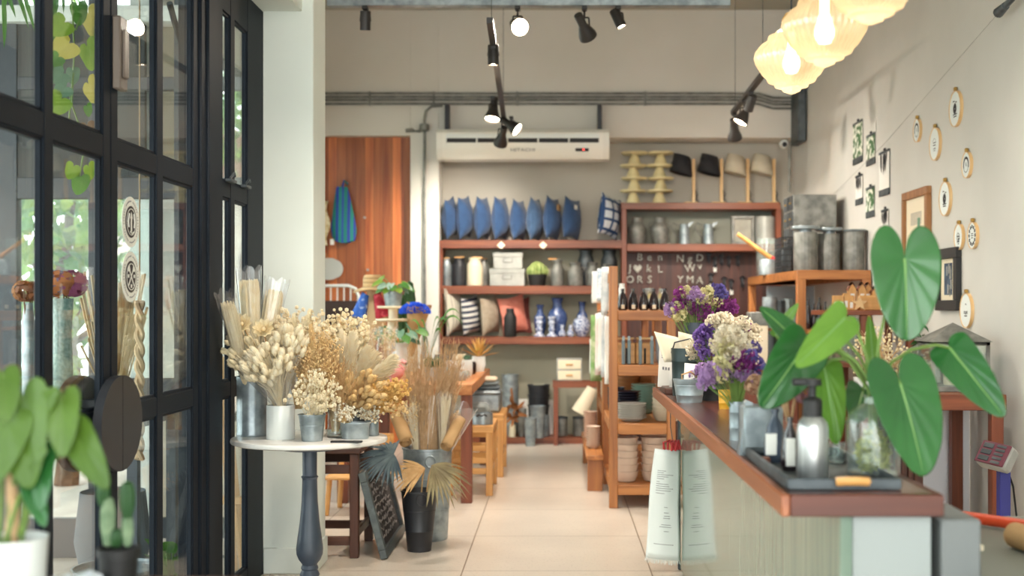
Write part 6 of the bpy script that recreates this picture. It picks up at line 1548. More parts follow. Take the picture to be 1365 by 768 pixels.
def counter_bucket(name, label, x, w_, ytop, Yc, mat, ratio, nm='bucket', oval=1.0):
    r = w_/2*Yc/F; h = PZ(ytop, Yc)-ZT; t = thing(name, label, nm, (PX(x, Yc), Yc, ZT))
    q = lambda f_: r*(ratio+(1-ratio)*f_)
    MB().lathe([(0, 0), (q(0), 0), (q(.05), .008), (q(.3), h*.3), (q(.3)*1.02, h*.31), (q(.3)*1.02, h*.34), (q(.34), h*.35), (q(.7), h*.7), (q(.7)*1.02, h*.71), (q(.7)*1.02, h*.74), (q(.74), h*.75), (q(1)*1.03, h*.97), (q(1)*1.03, h), (q(1)*.96, h), (q(0)*.95, .015), (0, .012)], (0, 0, 0), 36, sy=oval).build('body', mat, t)
    return t, r, h
gb, r, h = counter_bucket('green_bucket', 'dark green metal bucket with paper at the far end of the counter', 913, 36, 464, 6.05, mk('dark_green_metal', (42, 56, 57), .4, .3), .92)
MB().tube([(-r, 0, h*.9), (-r*.8, -.03, h*1.12), (r*.3, -.05, h*1.2), (r, 0, h*.9)], .004, 5).build('bail', M['black_metal'], gb)
t = thing('paper_sheet', 'cream paper sheets sticking out of the dark green bucket', 'paper', (gb.location.x, 6.05, ZT+h*.7))
for k, (a, b_, rz) in enumerate(((-.10, .02, .3), (-.03, .09, -.5))):
    m = MB(); m.grid(lambda u, v: (a+(b_-a)*u-.05*v*(1-k), .02*k+.03*math.sin(u*3), v*.15-.03*u*v), 6, 6); m.build('sheet', M['cream_paper'], t, thick=.002)
zb2, r, h = counter_bucket('zinc_bucket', 'small oval zinc bucket with a bail handle on the counter', 919, 43, 505, 5.62, M['zinc'], .78, oval=.8)
MB().tube([(-r*.5, -r*.6, h*.95), (-r*.55, -r*.7, h*1.2), (0, -r*.5, h*1.32), (r*.4, -r*.5, h*1.1)], .004, 5).build('bail', M['kraft'], zb2)
m = MB(); m.box(-.035, .035, -.002, .002, 0, .1); tag(m.build('label_card', M['paper'], None, (zb2.location.x+.005, 5.60, ZT+h*.72), (-.15, .1, .2)), 'small white card tucked into the oval zinc bucket', 'card')
blk, r, h = counter_bucket('black_pot', 'matt black pot of white statice behind the zinc bucket', 950, 36, 482, 5.75, M['black_matte'], .85, 'pot')
tall, r, h = counter_bucket('dark_vase', 'tall dark vase of purple and yellow statice at the back of the counter', 929, 34, 430, 6.45, mk('dark_vase_blue', (52, 60, 72), .4), .7, 'vase')
yel, r, h = counter_bucket('yellow_cup', 'small yellow cup behind the zinc cylinder vase', 966, 17, 520, 5.25, mk('yellow_enamel', (214, 160, 40), .4), .9, 'cup')
cyv, r, h = counter_bucket('zinc_cylinder', 'slim zinc cylinder vase on the counter beside the watering jug', 983, 22, 535, 4.02, M['zinc'], .97, 'vase')
# statice
def statice_mesh(mat, n=46, L=.05, r=.02):
    m = MB()
    for k in range(n):
        f_ = R.random(); a = R.uniform(0, 2*PI); p = Vector((math.cos(a)*r*(.4+.6*math.sin(f_*PI)), math.sin(a)*r*(.4+.6*math.sin(f_*PI)), f_*L)); d = Vector((math.cos(a), math.sin(a), .5)).normalized()
        a1 = d.orthogonal().normalized()*.0075; a2 = d.cross(a1.normalized())*.0075; q = p+d*.008
        m.f([m.v(p), m.v(q+a1), m.v(q+d*.004), m.v(q-a1)]); m.f([m.v(p), m.v(q+a2), m.v(q+d*.004), m.v(q-a2)])
    me = mesh_of(m, mat); me.name = 'flower_head'; return me
ST = {k: statice_mesh(mk('statice_'+k, c, .85, tl=.25), 40, .042, .018) for k, c in (('magenta', (158, 70, 150)), ('purple', (128, 96, 168)), ('lilac', (186, 152, 200)), ('lemon', (230, 222, 172)), ('white', (236, 226, 204)), ('violet', (112, 100, 170)))}
def statice(name, label, base, groups, Y, dY=.06, s=1.0):
    base = Vector(base); t = thing(name, label, 'flowers', base); m = MB()
    for kind, x, y, rx, ry, n in groups:
        for q in fan(x, y, Y, rx, ry, int(n*1.7), dY):
            q = q-base; mid = q*.55+Vector((-q.x*.1, -q.y*.1, q.length*.06)); m.tube([(R.uniform(-.01, .01), R.uniform(-.01, .01), 0), mid, q], .0014, 3, False)
            inst('flower_head', ST[kind], t, q, upq((q-mid).normalized()+rdir()*.3), s*R.uniform(.8, 1.25))
    tag(m.build('stems', G['stem'], t), kind='stuff'); return t
b = tall.location + Vector((0, 0, .08))
statice('statice_bouquet', 'purple and lemon statice bouquet standing highest at the back of the counter', b, [('magenta', 912, 402, 9, 14, 8), ('lemon', 908, 420, 8, 12, 7), ('lilac', 897, 418, 4, 6, 3), ('magenta', 936, 420, 16, 8, 8), ('lilac', 932, 402, 12, 10, 7), ('lemon', 945, 404, 12, 10, 9), ('violet', 956, 392, 6, 8, 5), ('magenta', 964, 412, 12, 9, 8), ('lemon', 918, 398, 6, 6, 3)], 6.42, .08)
b = blk.location + Vector((0, 0, .06))
statice('statice_bouquet', 'white statice bouquet with a purple spray in the black pot', b, [('purple', 940, 458, 9, 22, 16), ('white', 962, 440, 14, 12, 16), ('white', 985, 452, 22, 16, 26), ('white', 930, 470, 7, 12, 6), ('magenta', 992, 442, 5, 4, 2)], 5.7, .08)
b = cyv.location + Vector((0, 0, .06))
statice('statice_bouquet', 'loose lemon, white and lilac statice in the zinc cylinder vase', b, [('white', 972, 470, 16, 18, 12), ('lemon', 968, 492, 14, 26, 12), ('lilac', 950, 508, 8, 12, 6), ('magenta', 992, 492, 12, 8, 6), ('violet', 1004, 488, 6, 16, 4), ('lilac', 985, 508, 12, 8, 5), ('white', 985, 478, 12, 10, 7)], 4.0, .06, .95)
b = zb2.location + Vector((0, 0, .06))
statice('statice_sprig', 'small lilac statice sprigs leaning out of the oval zinc bucket', b, [('lilac', 932, 500, 12, 8, 7)], 5.6, .04)
bh_ = b = Vector((PX(1002, 3.8), 3.8, ZT+.12))
def hyd(name, label, c, r, n, cols):
    t = thing(name, label, 'dried flowers', c)
    for k in range(n):
        a = k*2.4; off = Vector((math.cos(a)*r[0]*.55, math.sin(a)*r[1]*.5, R.uniform(-.5, .5)*r[2])); m = MB()
        for j in range(60):
            d = rdir(); q = off+d*min(r)*.5; a1 = d.orthogonal().normalized()*min(r)*.14; a2 = d.cross(a1.normalized())*min(r)*.14; m.f([m.v(q+a1), m.v(q+a2), m.v(q-a1), m.v(q-a2)])
        m.build('flower_head', cols[k % len(cols)], t)
    m = MB()
    for k in range(n): m.tube([(0, 0, -r[2]*2.4), (R.uniform(-.5, .5)*r[0], R.uniform(-.5, .5)*r[1], 0)], .003, 4)
    m.build('stems', DF['brown'], t); return t
HB = [mk('brown_hydrangea', (150, 112, 84), .9, tl=.2), mk('tan_hydrangea', (176, 140, 112), .9, tl=.2), mk('mauve_hydrangea', (140, 96, 104), .9, tl=.2)]
# square zinc watering jug
t = thing('watering_jug', 'rectangular pale zinc jug standing in front of the zinc cylinder on the counter', 'jug', (PX(1012, 3.62), 3.62, ZT)); h = PZ(540, 3.62)-ZT
m = MB(); m.box(-.052, .062, -.05, .05, 0, h, .006); m.build('body', M['zinc'], t)
m = MB(); m.prism([(-.062, .0), (-.04, .0), (-.022, h*1.06), (-.036, h*1.1), (-.044, h*1.06)], 'xz', -.022, .022); m.build('spout', M['zinc'], t)
hyd('dried_hydrangea', 'brown dried hydrangea heads in the pale zinc jug', (PX(1046, 3.62)-.0, 3.62, ZT+h+.045), (.075, .05, .05), 7, HB)
bpy.data.objects['dried_hydrangea'].location.x = PX(1022, 3.62)
hyd('dried_hydrangea', 'tan dried hydrangea cluster beside the black pump of the metal bottle', (PX(1062, 3.32), 3.42, ZT+.215), (.075, .05, .05), 7, HB[1:])
# tray with bottles
Yt0, Yt1 = 2.89, 3.55
t = thing('zinc_tray', 'long grey zinc tray with wooden handles at the near end of the counter', 'tray', (0, 0, 0)); x0, x1 = .555, .80
MB().box(x0, x1, Yt0+.03, Yt1, ZT, ZT+.006, .001).build('tray_base', M['zinc_dark'], t)
m = MB()
for a, b_ in (((x0-.012, x0), (Yt0+.03, Yt1)), ((x1, x1+.012), (Yt0+.03, Yt1)), ((x0-.012, x1+.012), (Yt0+.02, Yt0+.032)), ((x0-.012, x1+.012), (Yt1, Yt1+.012))): m.box(a[0], a[1], b_[0], b_[1], ZT, ZT+.028, .003)
m.build('tray_rim', M['zinc_dark'], t)
for y in (Yt0+.008, Yt1+.016):
    m = MB(); m.tube([(.655, y, ZT+.022), (.675, y-.006, ZT+.024), (.71, y-.006, ZT+.024), (.73, y, ZT+.022)], .011, 8); m.build('handle', M['wood_light_x'], t)
zt_ = ZT+.006
def bottle(name, label, x, Yc, w_, ytop, mat, prof, n=28):
    r = w_/2*Yc/F; h = PZ(ytop, Yc)-zt_; t = thing(name, label, 'bottle', (PX(x, Yc), Yc, zt_)); MB().lathe([(p[0]*r, p[1]*h) for p in prof], (0, 0, 0), n).build('body', mat, t); return t, r, h
t, r, h = bottle('pump_bottle', 'brushed aluminium bottle with a black pump on the tray', 1083, 3.05, 42, 553, mk('brushed_aluminium', (176, 178, 178), .3, .85, col2=(200, 202, 202), vs=3, stretch=(30, 30, .5)), [(0, 0), (.94, 0), (1, .03), (1, .78), (.92, .88), (.6, .97), (.5, 1), (0, 1)], 36)
m = MB(); m.lathe([(0, h*.98), (.024, h*.98), (.024, h+.035), (.02, h+.04), (.009, h+.045), (.009, h+.07), (.022, h+.072), (.022, h+.088), (0, h+.09)], (0, 0, 0), 20); m.box(-.05, .008, -.012, .012, h+.072, h+.09, .004); m.build('pump', M['black_matte'], t)
t, r, h = bottle('dark_bottle', 'dark brown bottle with a narrow white label on the tray', 1053, 3.22, 24, 556, M['dark_glass'], BOT)
MB().box(-.014, .010, -r*1.02, -r*.8, h*.1, h*.62, .001).build('paper_label', M['paper'], t)
t, r, h = bottle('dark_bottle', 'slate blue tapered bottle left of the labelled bottle on the tray', 1033, 3.4, 30, 545, mk('slate_glass', (60, 70, 84), .25), BOT)
MB().box(-.03, .0, -r*1.0, -r*.8, h*.15, h*.55, .001).build('paper_label', M['paper'], t)
t, r, h = bottle('glass_tumbler', 'small ribbed clear tumbler behind the pump bottle on the tray', 1112, 3.38, 30, 590, M['jar_glass'], [(0, 0), (.85, 0), (1, 1), (.94, 1), (.8, .06), (0, .05)])
t['category'] = 'tumbler'
tag(MB().box(-.014, .014, -.014, .014, 0, .022, .003).build('wooden_cube', M['wood_red'], None, (PX(1020, 3.32), 3.33, zt_)), 'tiny wooden cube on the tray corner', 'cube')
# apothecary jar with moss
Yj = 3.12; t = thing('moss_jar', 'clear glass bottle jar filled with moss on the tray', 'jar', (PX(1164, Yj), Yj, zt_)); r = 35*Yj/F; h = PZ(527, Yj)-zt_
o_ = [(0, .0), (.93, 0), (1, .03), (1, .68), (.92, .78), (.6, .86), (.36, .9), (.34, .98), (.42, 1), (.38, 1), (.3, .97), (.31, .9), (.55, .85), (.88, .76), (.95, .66), (.95, .05), (0, .03)]
MB().lathe([(a*r, b_*h) for a, b_ in o_], (0, 0, 0), 40).build('glass_body', M['jar_glass'], t)
ms = thing('moss', 'yellow green moss clump inside the glass jar', 'moss', (PX(1164, Yj), Yj, zt_+.008))
m = MB()
for k in range(900):
    v = rvec(); f_ = (v.z+1)/2; p = Vector((v.x*r*.8*(1-.55*f_), v.y*r*.8*(1-.55*f_), f_*h*.56)); d = rdir(); m.mi = k % 2; blade(m, p, d, rdir(), .018, .006, .2, 2)
tag(m.build('moss_tufts', [mk('moss_yellow', (200, 194, 98), .9, tl=.3), mk('moss_green', (154, 158, 78), .9, tl=.3)], ms), kind='stuff')
# big philodendron: pot behind the jar, each leaf placed
Yp = 3.12; xp = PX(1164, Yp); pp = thing('philodendron', 'large leaved green philodendron growing out of the moss jar on the counter', 'plant', (xp, Yp, ZT))
zn = PZ(527, Yp)-ZT
G['phil'] = mk('philodendron_green', (36, 92, 40), .3, col2=(52, 112, 52), vs=5, tl=.16, coat=.25)
G['olive'] = mk('leaf_olive', (74, 106, 32), .4, col2=(96, 130, 44), vs=6, tl=.3)
G['vein'] = mk('leaf_vein', (120, 160, 90), .45)
G['phil2'] = mk('philodendron_young', (92, 140, 44), .35, col2=(116, 160, 60), vs=5, tl=.28)
def big_leaf(att, tip, Ya, Yt_, wpx, mat, lobe=.3, twist=0.0, fold=.10, droop=.12):
    """att/tip: pixel positions of the petiole joint and the leaf tip"""
    a = P(att[0], att[1], Ya); b_ = P(tip[0], tip[1], Yt_); d = b_-a; L = d.length; n = Vector((0, -1, .0)) + Vector((twist, 0, .35)); n = n - d.normalized()*n.dot(d.normalized())
    base = Vector((xp, Yp, ZT)); m = MB(); W = wpx*Ya/F
    heart(m, a-base, d, n, L*.92, W, lobe, fold, droop, .006, 64, 10, 11)
    o = m.build('leaf', mat, pp, thick=.0012, subd=1)
    st = MB(); s0 = Vector((R.uniform(-.012, .012), R.uniform(-.012, .012), zn+.01)); q = a-base; mid = s0.lerp(q, .5)+Vector((0, .01, .05)); st.tube([Vector((s0.x*.5, s0.y*.5, .05)), s0, s0.lerp(mid, .5)+Vector((0, .005, .02)), mid, q.lerp(mid, .35)+Vector((0, 0, .01)), q], [.004, .0035, .0045, .0045, .004, .0035], 8)
    st.build('petiole', G['stem'], pp)
    mr = MB(); dn = d.normalized(); nn = n.normalized(); LL = L*.92
    mr.tube([q + dn*LL*t_*1.06 + nn*(.0012 - droop*LL*(t_*1.06)**2*.6) for t_ in (0, .2, .4, .6, .8, .98)], [.0032, .0028, .0023, .0018, .0012, .0005], 6); mr.build('midrib', G['vein'], o)
big_leaf((1206, 345), (1211, 452), 3.15, 3.10, 94, G['phil'], .46)
big_leaf((1200, 512), (1236, 632), 3.05, 2.98, 104, G['phil'], .36, .3)
big_leaf((1266, 464), (1336, 552), 3.18, 3.05, 58, G['phil'], .12, -.5)
big_leaf((1072, 462), (1018, 542), 3.2, 3.14, 76, G['phil'], .2, .5)
big_leaf((1062, 455), (1016, 408), 3.3, 3.3, 44, G['phil'], .15, .8)
big_leaf((1126, 424), (1066, 486), 3.12, 3.02, 52, G['phil2'], .14, .5)
big_leaf((1098, 488), (1118, 590), 3.25, 3.18, 52, G['phil2'], .1, .3)
big_leaf((1150, 522), (1140, 560), 3.3, 3.2, 46, G['phil'], .2)
big_leaf((1165, 505), (1160, 420), 3.35, 3.4, 22, G['phil2'], .05)
big_leaf((1090, 436), (1112, 446), 3.4, 3.5, 26, G['phil'], .1, .5)
big_leaf((1034, 448), (1064, 404), 3.4, 3.4, 18, G['phil2'], .05)
# fringed white cloth hung at the far counter corner
t = thing('tea_towel', 'white fringed tea towel with printed lines hung at the counter corner', 'towel', (0, 6.52, 0)); Yk = 6.52
xa, xb, xc_, xd = PX(873, Yk), PX(908, Yk), PX(859, Yk), .648; zt2, zb_ = PZ(598, Yk), PZ(748, Yk)
def tw(u, v): 
    l_ = xa+(xc_-xa)*v - .006*math.sin(v*5); r_ = xb-.008*math.sin(v*PI*2)*0-.012*math.sin(v*PI); r_ = min(r_ + (.0 if v < .9 else 0), .648)
    return Vector((l_+(r_-l_)*u, -.02*math.sin(u*PI*1.2)*(1-.4*v)-.05*(u-.4)*0, zt2+(zb_-zt2)*v + .02*(1-u)*(v) - .012*(1-v)*u))
m = MB(); m.grid(tw, 14, 18); m.build('cloth', M['linen'], t, thick=.002)
m = MB()
for k in range(60):
    p = tw(k/59, 1.0); m.tube([p, p+Vector((R.uniform(-.006, .006), R.uniform(-.006, .006), -R.uniform(.012, .03)))], .0012, 3)
m.build('fringe', M['linen'], t)
m = MB()
def line(u0, u1, v, mm):
    n = 10
    for k in range(n):
        a, b_ = u0+(u1-u0)*k/n, u0+(u1-u0)*(k+.8)/n
        q = [tw(a, v)+Vector((0, -.0022, 0)), tw(b_, v)+Vector((0, -.0022, 0)), tw(b_, v+.0055)+Vector((0, -.0022, 0)), tw(a, v+.0055)+Vector((0, -.0022, 0))]; mm.f([mm.v(p) for p in q])
for u1, v in ((.5, .19), (.42, .207), (.78, .225), (.6, .243), (.45, .262), (.3, .29), (.62, .31), (.66, .33), (.8, .35), (.72, .37), (.5, .395)): line(.2, u1, v, m)
for u0, u1, v in ((.5, .62, .52), (.5, .66, .57), (.5, .7, .6), (.48, .7, .62), (.42, .72, .68), (.36, .74, .70), (.5, .66, .74), (.2, .82, .86)): line(u0, u1, v, m)
m.build('printed_lines', M['ink_grey'], t)
m = MB()
for k in range(4):
    m.tube([(PX(885+5*k, Yk), -.012, zt2-.01), (PX(884+6*k, Yk), -.02, zt2+.035), (PX(892+4*k, Yk), -.01, zt2+.045), (PX(898+3*k, Yk), -.012, zt2-.005)], .007, 6)
m.build('red_cord', M['red'], t)
MB().tube([(PX(897, Yk), 0, zt2+.035), (.60, .0, ZT-.2), (.60, 0, ZT-.05)], .0025, 5).build('hanger', M['zinc_dark'], t)

# ------------------------------------------------------------------ pendants
def pglass():
    m, nt, b, out = nodes('amber_ribbed_glass'); nt.nodes.remove(b)
    t_ = nt.nodes.new('ShaderNodeBsdfTransparent'); t_.inputs[0].default_value = (1.0, .93, .80, 1)
    tr = nt.nodes.new('ShaderNodeBsdfTranslucent'); tr.inputs[0].default_value = (1.0, .86, .66, 1)
    d = nt.nodes.new('ShaderNodeBsdfDiffuse'); d.inputs[0].default_value = (.70, .60, .44, 1)
    g = nt.nodes.new('ShaderNodeBsdfGlossy'); g.inputs['Roughness'].default_value = .12
    m1 = nt.nodes.new('ShaderNodeMixShader'); m1.inputs[0].default_value = .34; nt.links.new(t_.outputs[0], m1.inputs[1]); nt.links.new(tr.outputs[0], m1.inputs[2])
    m3 = nt.nodes.new('ShaderNodeMixShader'); m3.inputs[0].default_value = .22; nt.links.new(m1.outputs[0], m3.inputs[1]); nt.links.new(d.outputs[0], m3.inputs[2])
    m2 = nt.nodes.new('ShaderNodeMixShader'); m2.inputs[0].default_value = .12; nt.links.new(m3.outputs[0], m2.inputs[1]); nt.links.new(g.outputs[0], m2.inputs[2]); nt.links.new(m2.outputs[0], out.inputs[0])
    return m
PG = pglass()
for k, (Y, lb) in enumerate(((4.34, 'amber ribbed glass pendant lamp hanging farthest and lowest'), (3.78, 'amber ribbed glass pendant lamp in the middle of three'), (3.2, 'amber ribbed glass pendant lamp nearest, cut by the top edge'))):
    zc = PZ(82, Y) if k == 0 else PZ(40, Y) if k == 1 else PZ(-26, Y); xx = PX((1055, 1099, 1161)[k], Y)
    t = thing('pendant_lamp', lb, 'pendant lamp', (xx, Y, zc))
    prof = [(.012, -.112), (.03, -.104), (.034, -.094), (.056, -.09), (.06, -.078), (.08, -.072), (.086, -.058), (.1, -.045), (.122, -.008), (.128, .012), (.124, .032), (.104, .058), (.082, .072), (.078, .09), (.058, .096), (.05, .108), (.03, .112)]
    MB().lathe([(0, -.116)] + prof, (0, 0, 0), 180, .026, 36).build('glass_shade', PG, t, ang=60)
    MB().lathe([(0, .17), (.02, .17), (.034, .15), (.036, .11), (.03, .1), (0, .1)], (0, 0, 0), 20).build('cap', M['gold'], t)
    MB().tube([(0, 0, .16), (0, 0, ZC-zc)], .0035, 5).build('cord', M['black_matte'], t)
    MB().lathe([(0, -.045), (.02, -.04), (.031, -.018), (.031, .0), (.022, .03), (.015, .05), (.015, .1), (0, .1)], (0, 0, 0), 18).build('bulb', M['bulb'], t)
    ld = bpy.data.lights.new('bulb_glow', 'POINT'); ld.energy = .2*SPOTK; ld.color = (1, .8, .55); ld.shadow_soft_size = .03
    lo = bpy.data.objects.new('bulb_glow', ld); COL.objects.link(lo); lo.parent = t; lo.location = (0, 0, -.06)
# wall arm at the upper right
t = thing('wall_bracket', 'grey metal wall arm at the top right edge of the wall', 'wall bracket', (XR, 6.6, PZ(6, 6.7)))
MB().tube([(0, -.6, .1), (-.04, -.2, .04), (-.07, .05, -.02)], [.012, .014, .018], 8).build('arm', M['zinc_dark'], t); MB().tube([(-.07, .04, -.02), (-.075, .14, -.035)], [.022, .03], 10).build('clamp', M['zinc_dark'], t); MB().box(-.01, 0, -.65, -.55, .05, .15, .003).build('wall_plate', M['zinc_dark'], t)
MB().tube([(-.075, .1, -.03), (-.04, 2.6, -.42), (-.005, 5.0, -.7)], .002, 4).build('wire', M['pale_metal'], t)

# ------------------------------------------------------------------ right wall decoration
def yw(x): return XR*F/(x-CX)
def hoop(x, y, hpx, kind, label):
    Y = yw(x-3); r = hpx/2*Y/F; t = thing('embroidery_hoop', label, 'embroidery hoop', (XR, Y, PZ(y, Y)))
    q = Matrix.Rotation(-PI/2, 4, 'Y')
    m = MB(); m.M = q; m.lathe([(r*.95, 0), (r, 0), (r, .02), (r*.95, .02), (r*.95, 0)], (0, 0, 0), 40); m.build('hoop_ring', M['wood_pale'], t)
    m = MB(); m.M = q; m.lathe([(0, .011), (r*.955, .011), (r*.955, .016), (0, .016)], (0, 0, 0), 36); m.build('linen', M['linen'], t)
    m = MB(); m.box(-.024, -.004, -.012, .012, r, r+.022, .003); m.tube([(-.014, -.02, r+.012), (-.014, .02, r+.012)], .004, 6); m.build('screw', M['gold'], t)
    s = MB(); X0 = -.0178
    def bar(y0, y1, z0, z1): s.box(X0, X0+.002, y0*r, y1*r, z0*r, z1*r)
    def arc(rr, a0, a1, w_):
        n = 14; P0 = []
        for k in range(n): 
            a, b_ = a0+(a1-a0)*k/n, a0+(a1-a0)*(k+1)/n
            vv = [(X0, math.cos(g)*rr*r*h_, math.sin(g)*rr*r*h_) for g, h_ in ((a, 1-w_/2), (b_, 1-w_/2), (b_, 1+w_/2), (a, 1+w_/2))]; s.f([s.v(p) for p in vv])
    if kind == 'face':
        arc(.16, 0, 2*PI, 1.6); bar(-.3, -.1, .32, .38); bar(.08, .32, .4, .46); bar(-.32, .3, -.34, -.28); bar(-.26, .24, -.46, -.4); bar(-.1, .1, .26, .3)
    elif kind == 'ring':
        arc(.55, -.4, PI+.4, .35); arc(.55, PI+.4, 2*PI-.4, .1); bar(-.02, .02, -.1, .2)
    elif kind == 'lines':
        arc(.32, .3, PI-.3, .08); bar(-.26, .22, .05, .1); bar(-.22, .26, -.1, -.05); bar(-.2, .2, -.3, -.25); bar(-.14, .14, -.42, -.38)
    elif kind == 'bold':
        arc(.3, 0, 2*PI, .2); bar(-.22, .26, .0, .1); bar(-.26, .1, -.2, -.1); bar(-.2, .24, -.4, -.3); bar(-.1, .1, -.55, -.48)
    elif kind == 'leafy':
        for k in range(12):
            a = k*PI/6; c = (math.cos(a)*.66, math.sin(a)*.66); bar(c[0]-.1, c[0]+.1, c[1]-.12, c[1]+.12)
        bar(-.2, .2, .1, .16); bar(-.24, .24, -.04, .02); bar(-.18, .18, -.2, -.14)
    else:
        bar(-.05, .05, .32, .4); arc(.2, PI, 2*PI, .2); bar(-.3, .3, -.1, -.06); bar(-.34, .34, -.18, -.15); bar(-.2, .22, -.34, -.28)
    s.build('embroidery', M['ink'], t)
hoop(1279.5, 145, 48, 'face', 'embroidery hoop highest on the right wall with a small round face motif')
hoop(1228, 174, 31, 'ring', 'smallest embroidery hoop, leftmost of the group, with a dark ring')
hoop(1252, 192, 44, 'lines', 'embroidery hoop with thin grey lines right of the smallest hoop')
hoop(1294.5, 220, 35, 'ring', 'embroidery hoop with a dark arch, rightmost in the upper half')
hoop(1265.5, 265, 46, 'face', 'embroidery hoop beside the brown frame with a face motif')
hoop(1284, 316, 35, 'bold', 'embroidery hoop above the black frame with bold dark letters')
hoop(1302.5, 314, 36, 'leafy', 'embroidery hoop with a leaf wreath, next to the bold lettered one')
hoop(1294, 414, 47, 'plain', 'lowest embroidery hoop, right of the black frame')
def wall_frame(x0_, x1_, y0_, y1_, fw, mf, mmat, art, label):
    Ya, Yb = yw(x1_), yw(x0_); Ym = (Ya+Yb)/2; z1_, z0_ = PZ(y0_, Ym), PZ(y1_, Ym); t = thing('framed_picture', label, 'picture', (XR, Ym, (z0_+z1_)/2)); hy, hz = (Yb-Ya)/2, (z1_-z0_)/2
    for a in ((-hy, hy, hz-fw, hz), (-hy, hy, -hz, -hz+fw), (-hy, -hy+fw, -hz+fw, hz-fw), (hy-fw, hy, -hz+fw, hz-fw)): MB().box(-.035, 0, *a, .003).build('frame_bar', mf, t)
    MB().box(-.014, -.004, -hy+fw, hy-fw, -hz+fw, hz-fw).build('mount', mmat, t)
    s = MB()
    if art == 'sketch':
        for k in range(9): s.box(-.016, -.014, -hy*.4, hy*.45, hz*.35-.02*k*hz*2, hz*.35-.02*k*hz*2+.003)
        s.build('print_lines', M['ink_grey'], t); s = MB(); s.box(-.0165, -.014, -hy*.28, -hy*.1, -hz*.1, hz*.2); s.box(-.0165, -.014, hy*.2, hy*.4, -hz*.5, -hz*.3); s.build('green_marks', mk('print_green', (110, 150, 124), .8), t)
    else:
        s.box(-.016, -.014, -hy*.36, hy*.36, -hz*.5, hz*.52); s.build('print', mk('blue_print', (38, 56, 78), .7, col2=(70, 92, 112), vs=14), t); s = MB()
        for k in range(9): 
            yy = R.uniform(-.3, .3)*hy; zz = R.uniform(-.4, .4)*hz; s.box(-.0175, -.016, yy-.008, yy+.01, zz-.03, zz+.03)
        s.build('print_figures', M['pale_metal'], t)
wall_frame(1208, 1242, 253, 348, .055, wood('brown_frame', (132, 84, 44), (168, 114, 66), 'Z'), M['cream_paper'], 'sketch', 'brown wooden frame with a sketch, partly behind the large leaf')
wall_frame(1253, 1282, 331, 414, .065, M['black_matte'], M['cream_paper'], 'blue', 'black frame with a small blue print below the hoops')
PRN = mk('leaf_print', (64, 104, 60), .8, col2=(224, 226, 212), vs=24, ramp=(.47, .53), detail=1)
def card(x0_, x1_, y0_, y1_, kind, label):
    Ya, Yb = yw(x1_), yw(x0_); Ym = (Ya+Yb)/2; z1_, z0_ = PZ(y0_, Ym), PZ(y1_, Ym); t = thing('clip_print', label, 'print', (XR, Ym, (z0_+z1_)/2)); hy, hz = (Yb-Ya)/2, (z1_-z0_)/2
    m = MB(); m.box(-.012, -.008, -hy, hy, -hz, hz); m.build('sheet', PRN if kind == 'leaf' else M['paper'], t)
    MB().box(-.016, -.007, -hy*1.02, hy*1.02, -hz, -hz+.05, .002).build('hanger_bar', M['zinc_dark'], t); MB().box(-.016, -.007, -hy*1.02, hy*1.02, hz-.02, hz, .002).build('hanger_bar', M['zinc_dark'], t)
    m = MB(); m.box(-.014, 0, -.015, .015, hz, hz+.02, .002); m.build('clip', M['black_metal'], t)
    if kind != 'leaf':
        s = MB()
        for k in range(16):
            yy = R.uniform(-.8, .8)*hy; l_ = R.uniform(.3, 1.1)*hz; blade(s, (-.0135, yy, hz-.02), Vector((0, R.uniform(-.1, .1), -1)), (-1, 0, 0), l_, .012, 0, 3)
        s.build('ink_drawing', M['ink'], t)
card(1139, 1151, 162, 218, 'leaf', 'green leaf print, topmost and farthest left on the right wall')
card(1157, 1167.5, 178.5, 220, 'leaf', 'green leaf print, second from the left in the upper row')
card(1174, 1187, 201, 261, 'ink', 'tall white print with hanging grey tendrils')
card(1142.5, 1151, 233, 273, 'ink', 'small white print with grey tendrils, low on the left')
card(1156.5, 1166.5, 249, 290, 'leaf', 'green leaf print in the lower row')
card(1177, 1185.5, 279, 322, 'ink', 'small white print half hidden by the big leaf tip')
# ------------------------------------------------------------------ corner rack goods
ZK = 1.694
def canister(x, w_, ytop, Y, label, lid):
    r = w_/2*Y/F; h = PZ(ytop, Y)-ZK; t = thing('zinc_canister', label, 'canister', (PX(x, Y), Y, ZK))
    MB().lathe([(0, 0), (r*.97, 0), (r, .01), (r, h*.97), (r*.97, h), (0, h)], (0, 0, 0), 60, .018, 20).build('body', M['zinc_dull'], t)
    if lid:
        m = MB(); m.lathe([(0, h), (r*.5, h), (r*.5, h+.02), (r*1.22, h+.025), (r*1.25, h+.04), (r*1.2, h+.05), (0, h+.045)], (0, 0, 0), 36); m.build('lid', M['zinc'], t)
canister(1073.5, 31, 310, 9.9, 'grey ribbed zinc canister with a wide lid, left of three on the corner rack', True)
canister(1105, 29, 312, 9.95, 'grey ribbed zinc canister with a wide lid, middle of three on the corner rack', True)
canister(1138, 28, 309, 9.9, 'grey speckled zinc canister, right of three on the corner rack', False)
tag(MB().lathe([(0, 0), (.095, .0), (.1, .008), (.095, .016), (0, .012)], (0, 0, 0), 30).build('tin_lid', M['zinc'], None, (PX(1138, 9.9), 9.9, PZ(309, 9.9))), 'loose round tin lid on the right canister', 'lid')
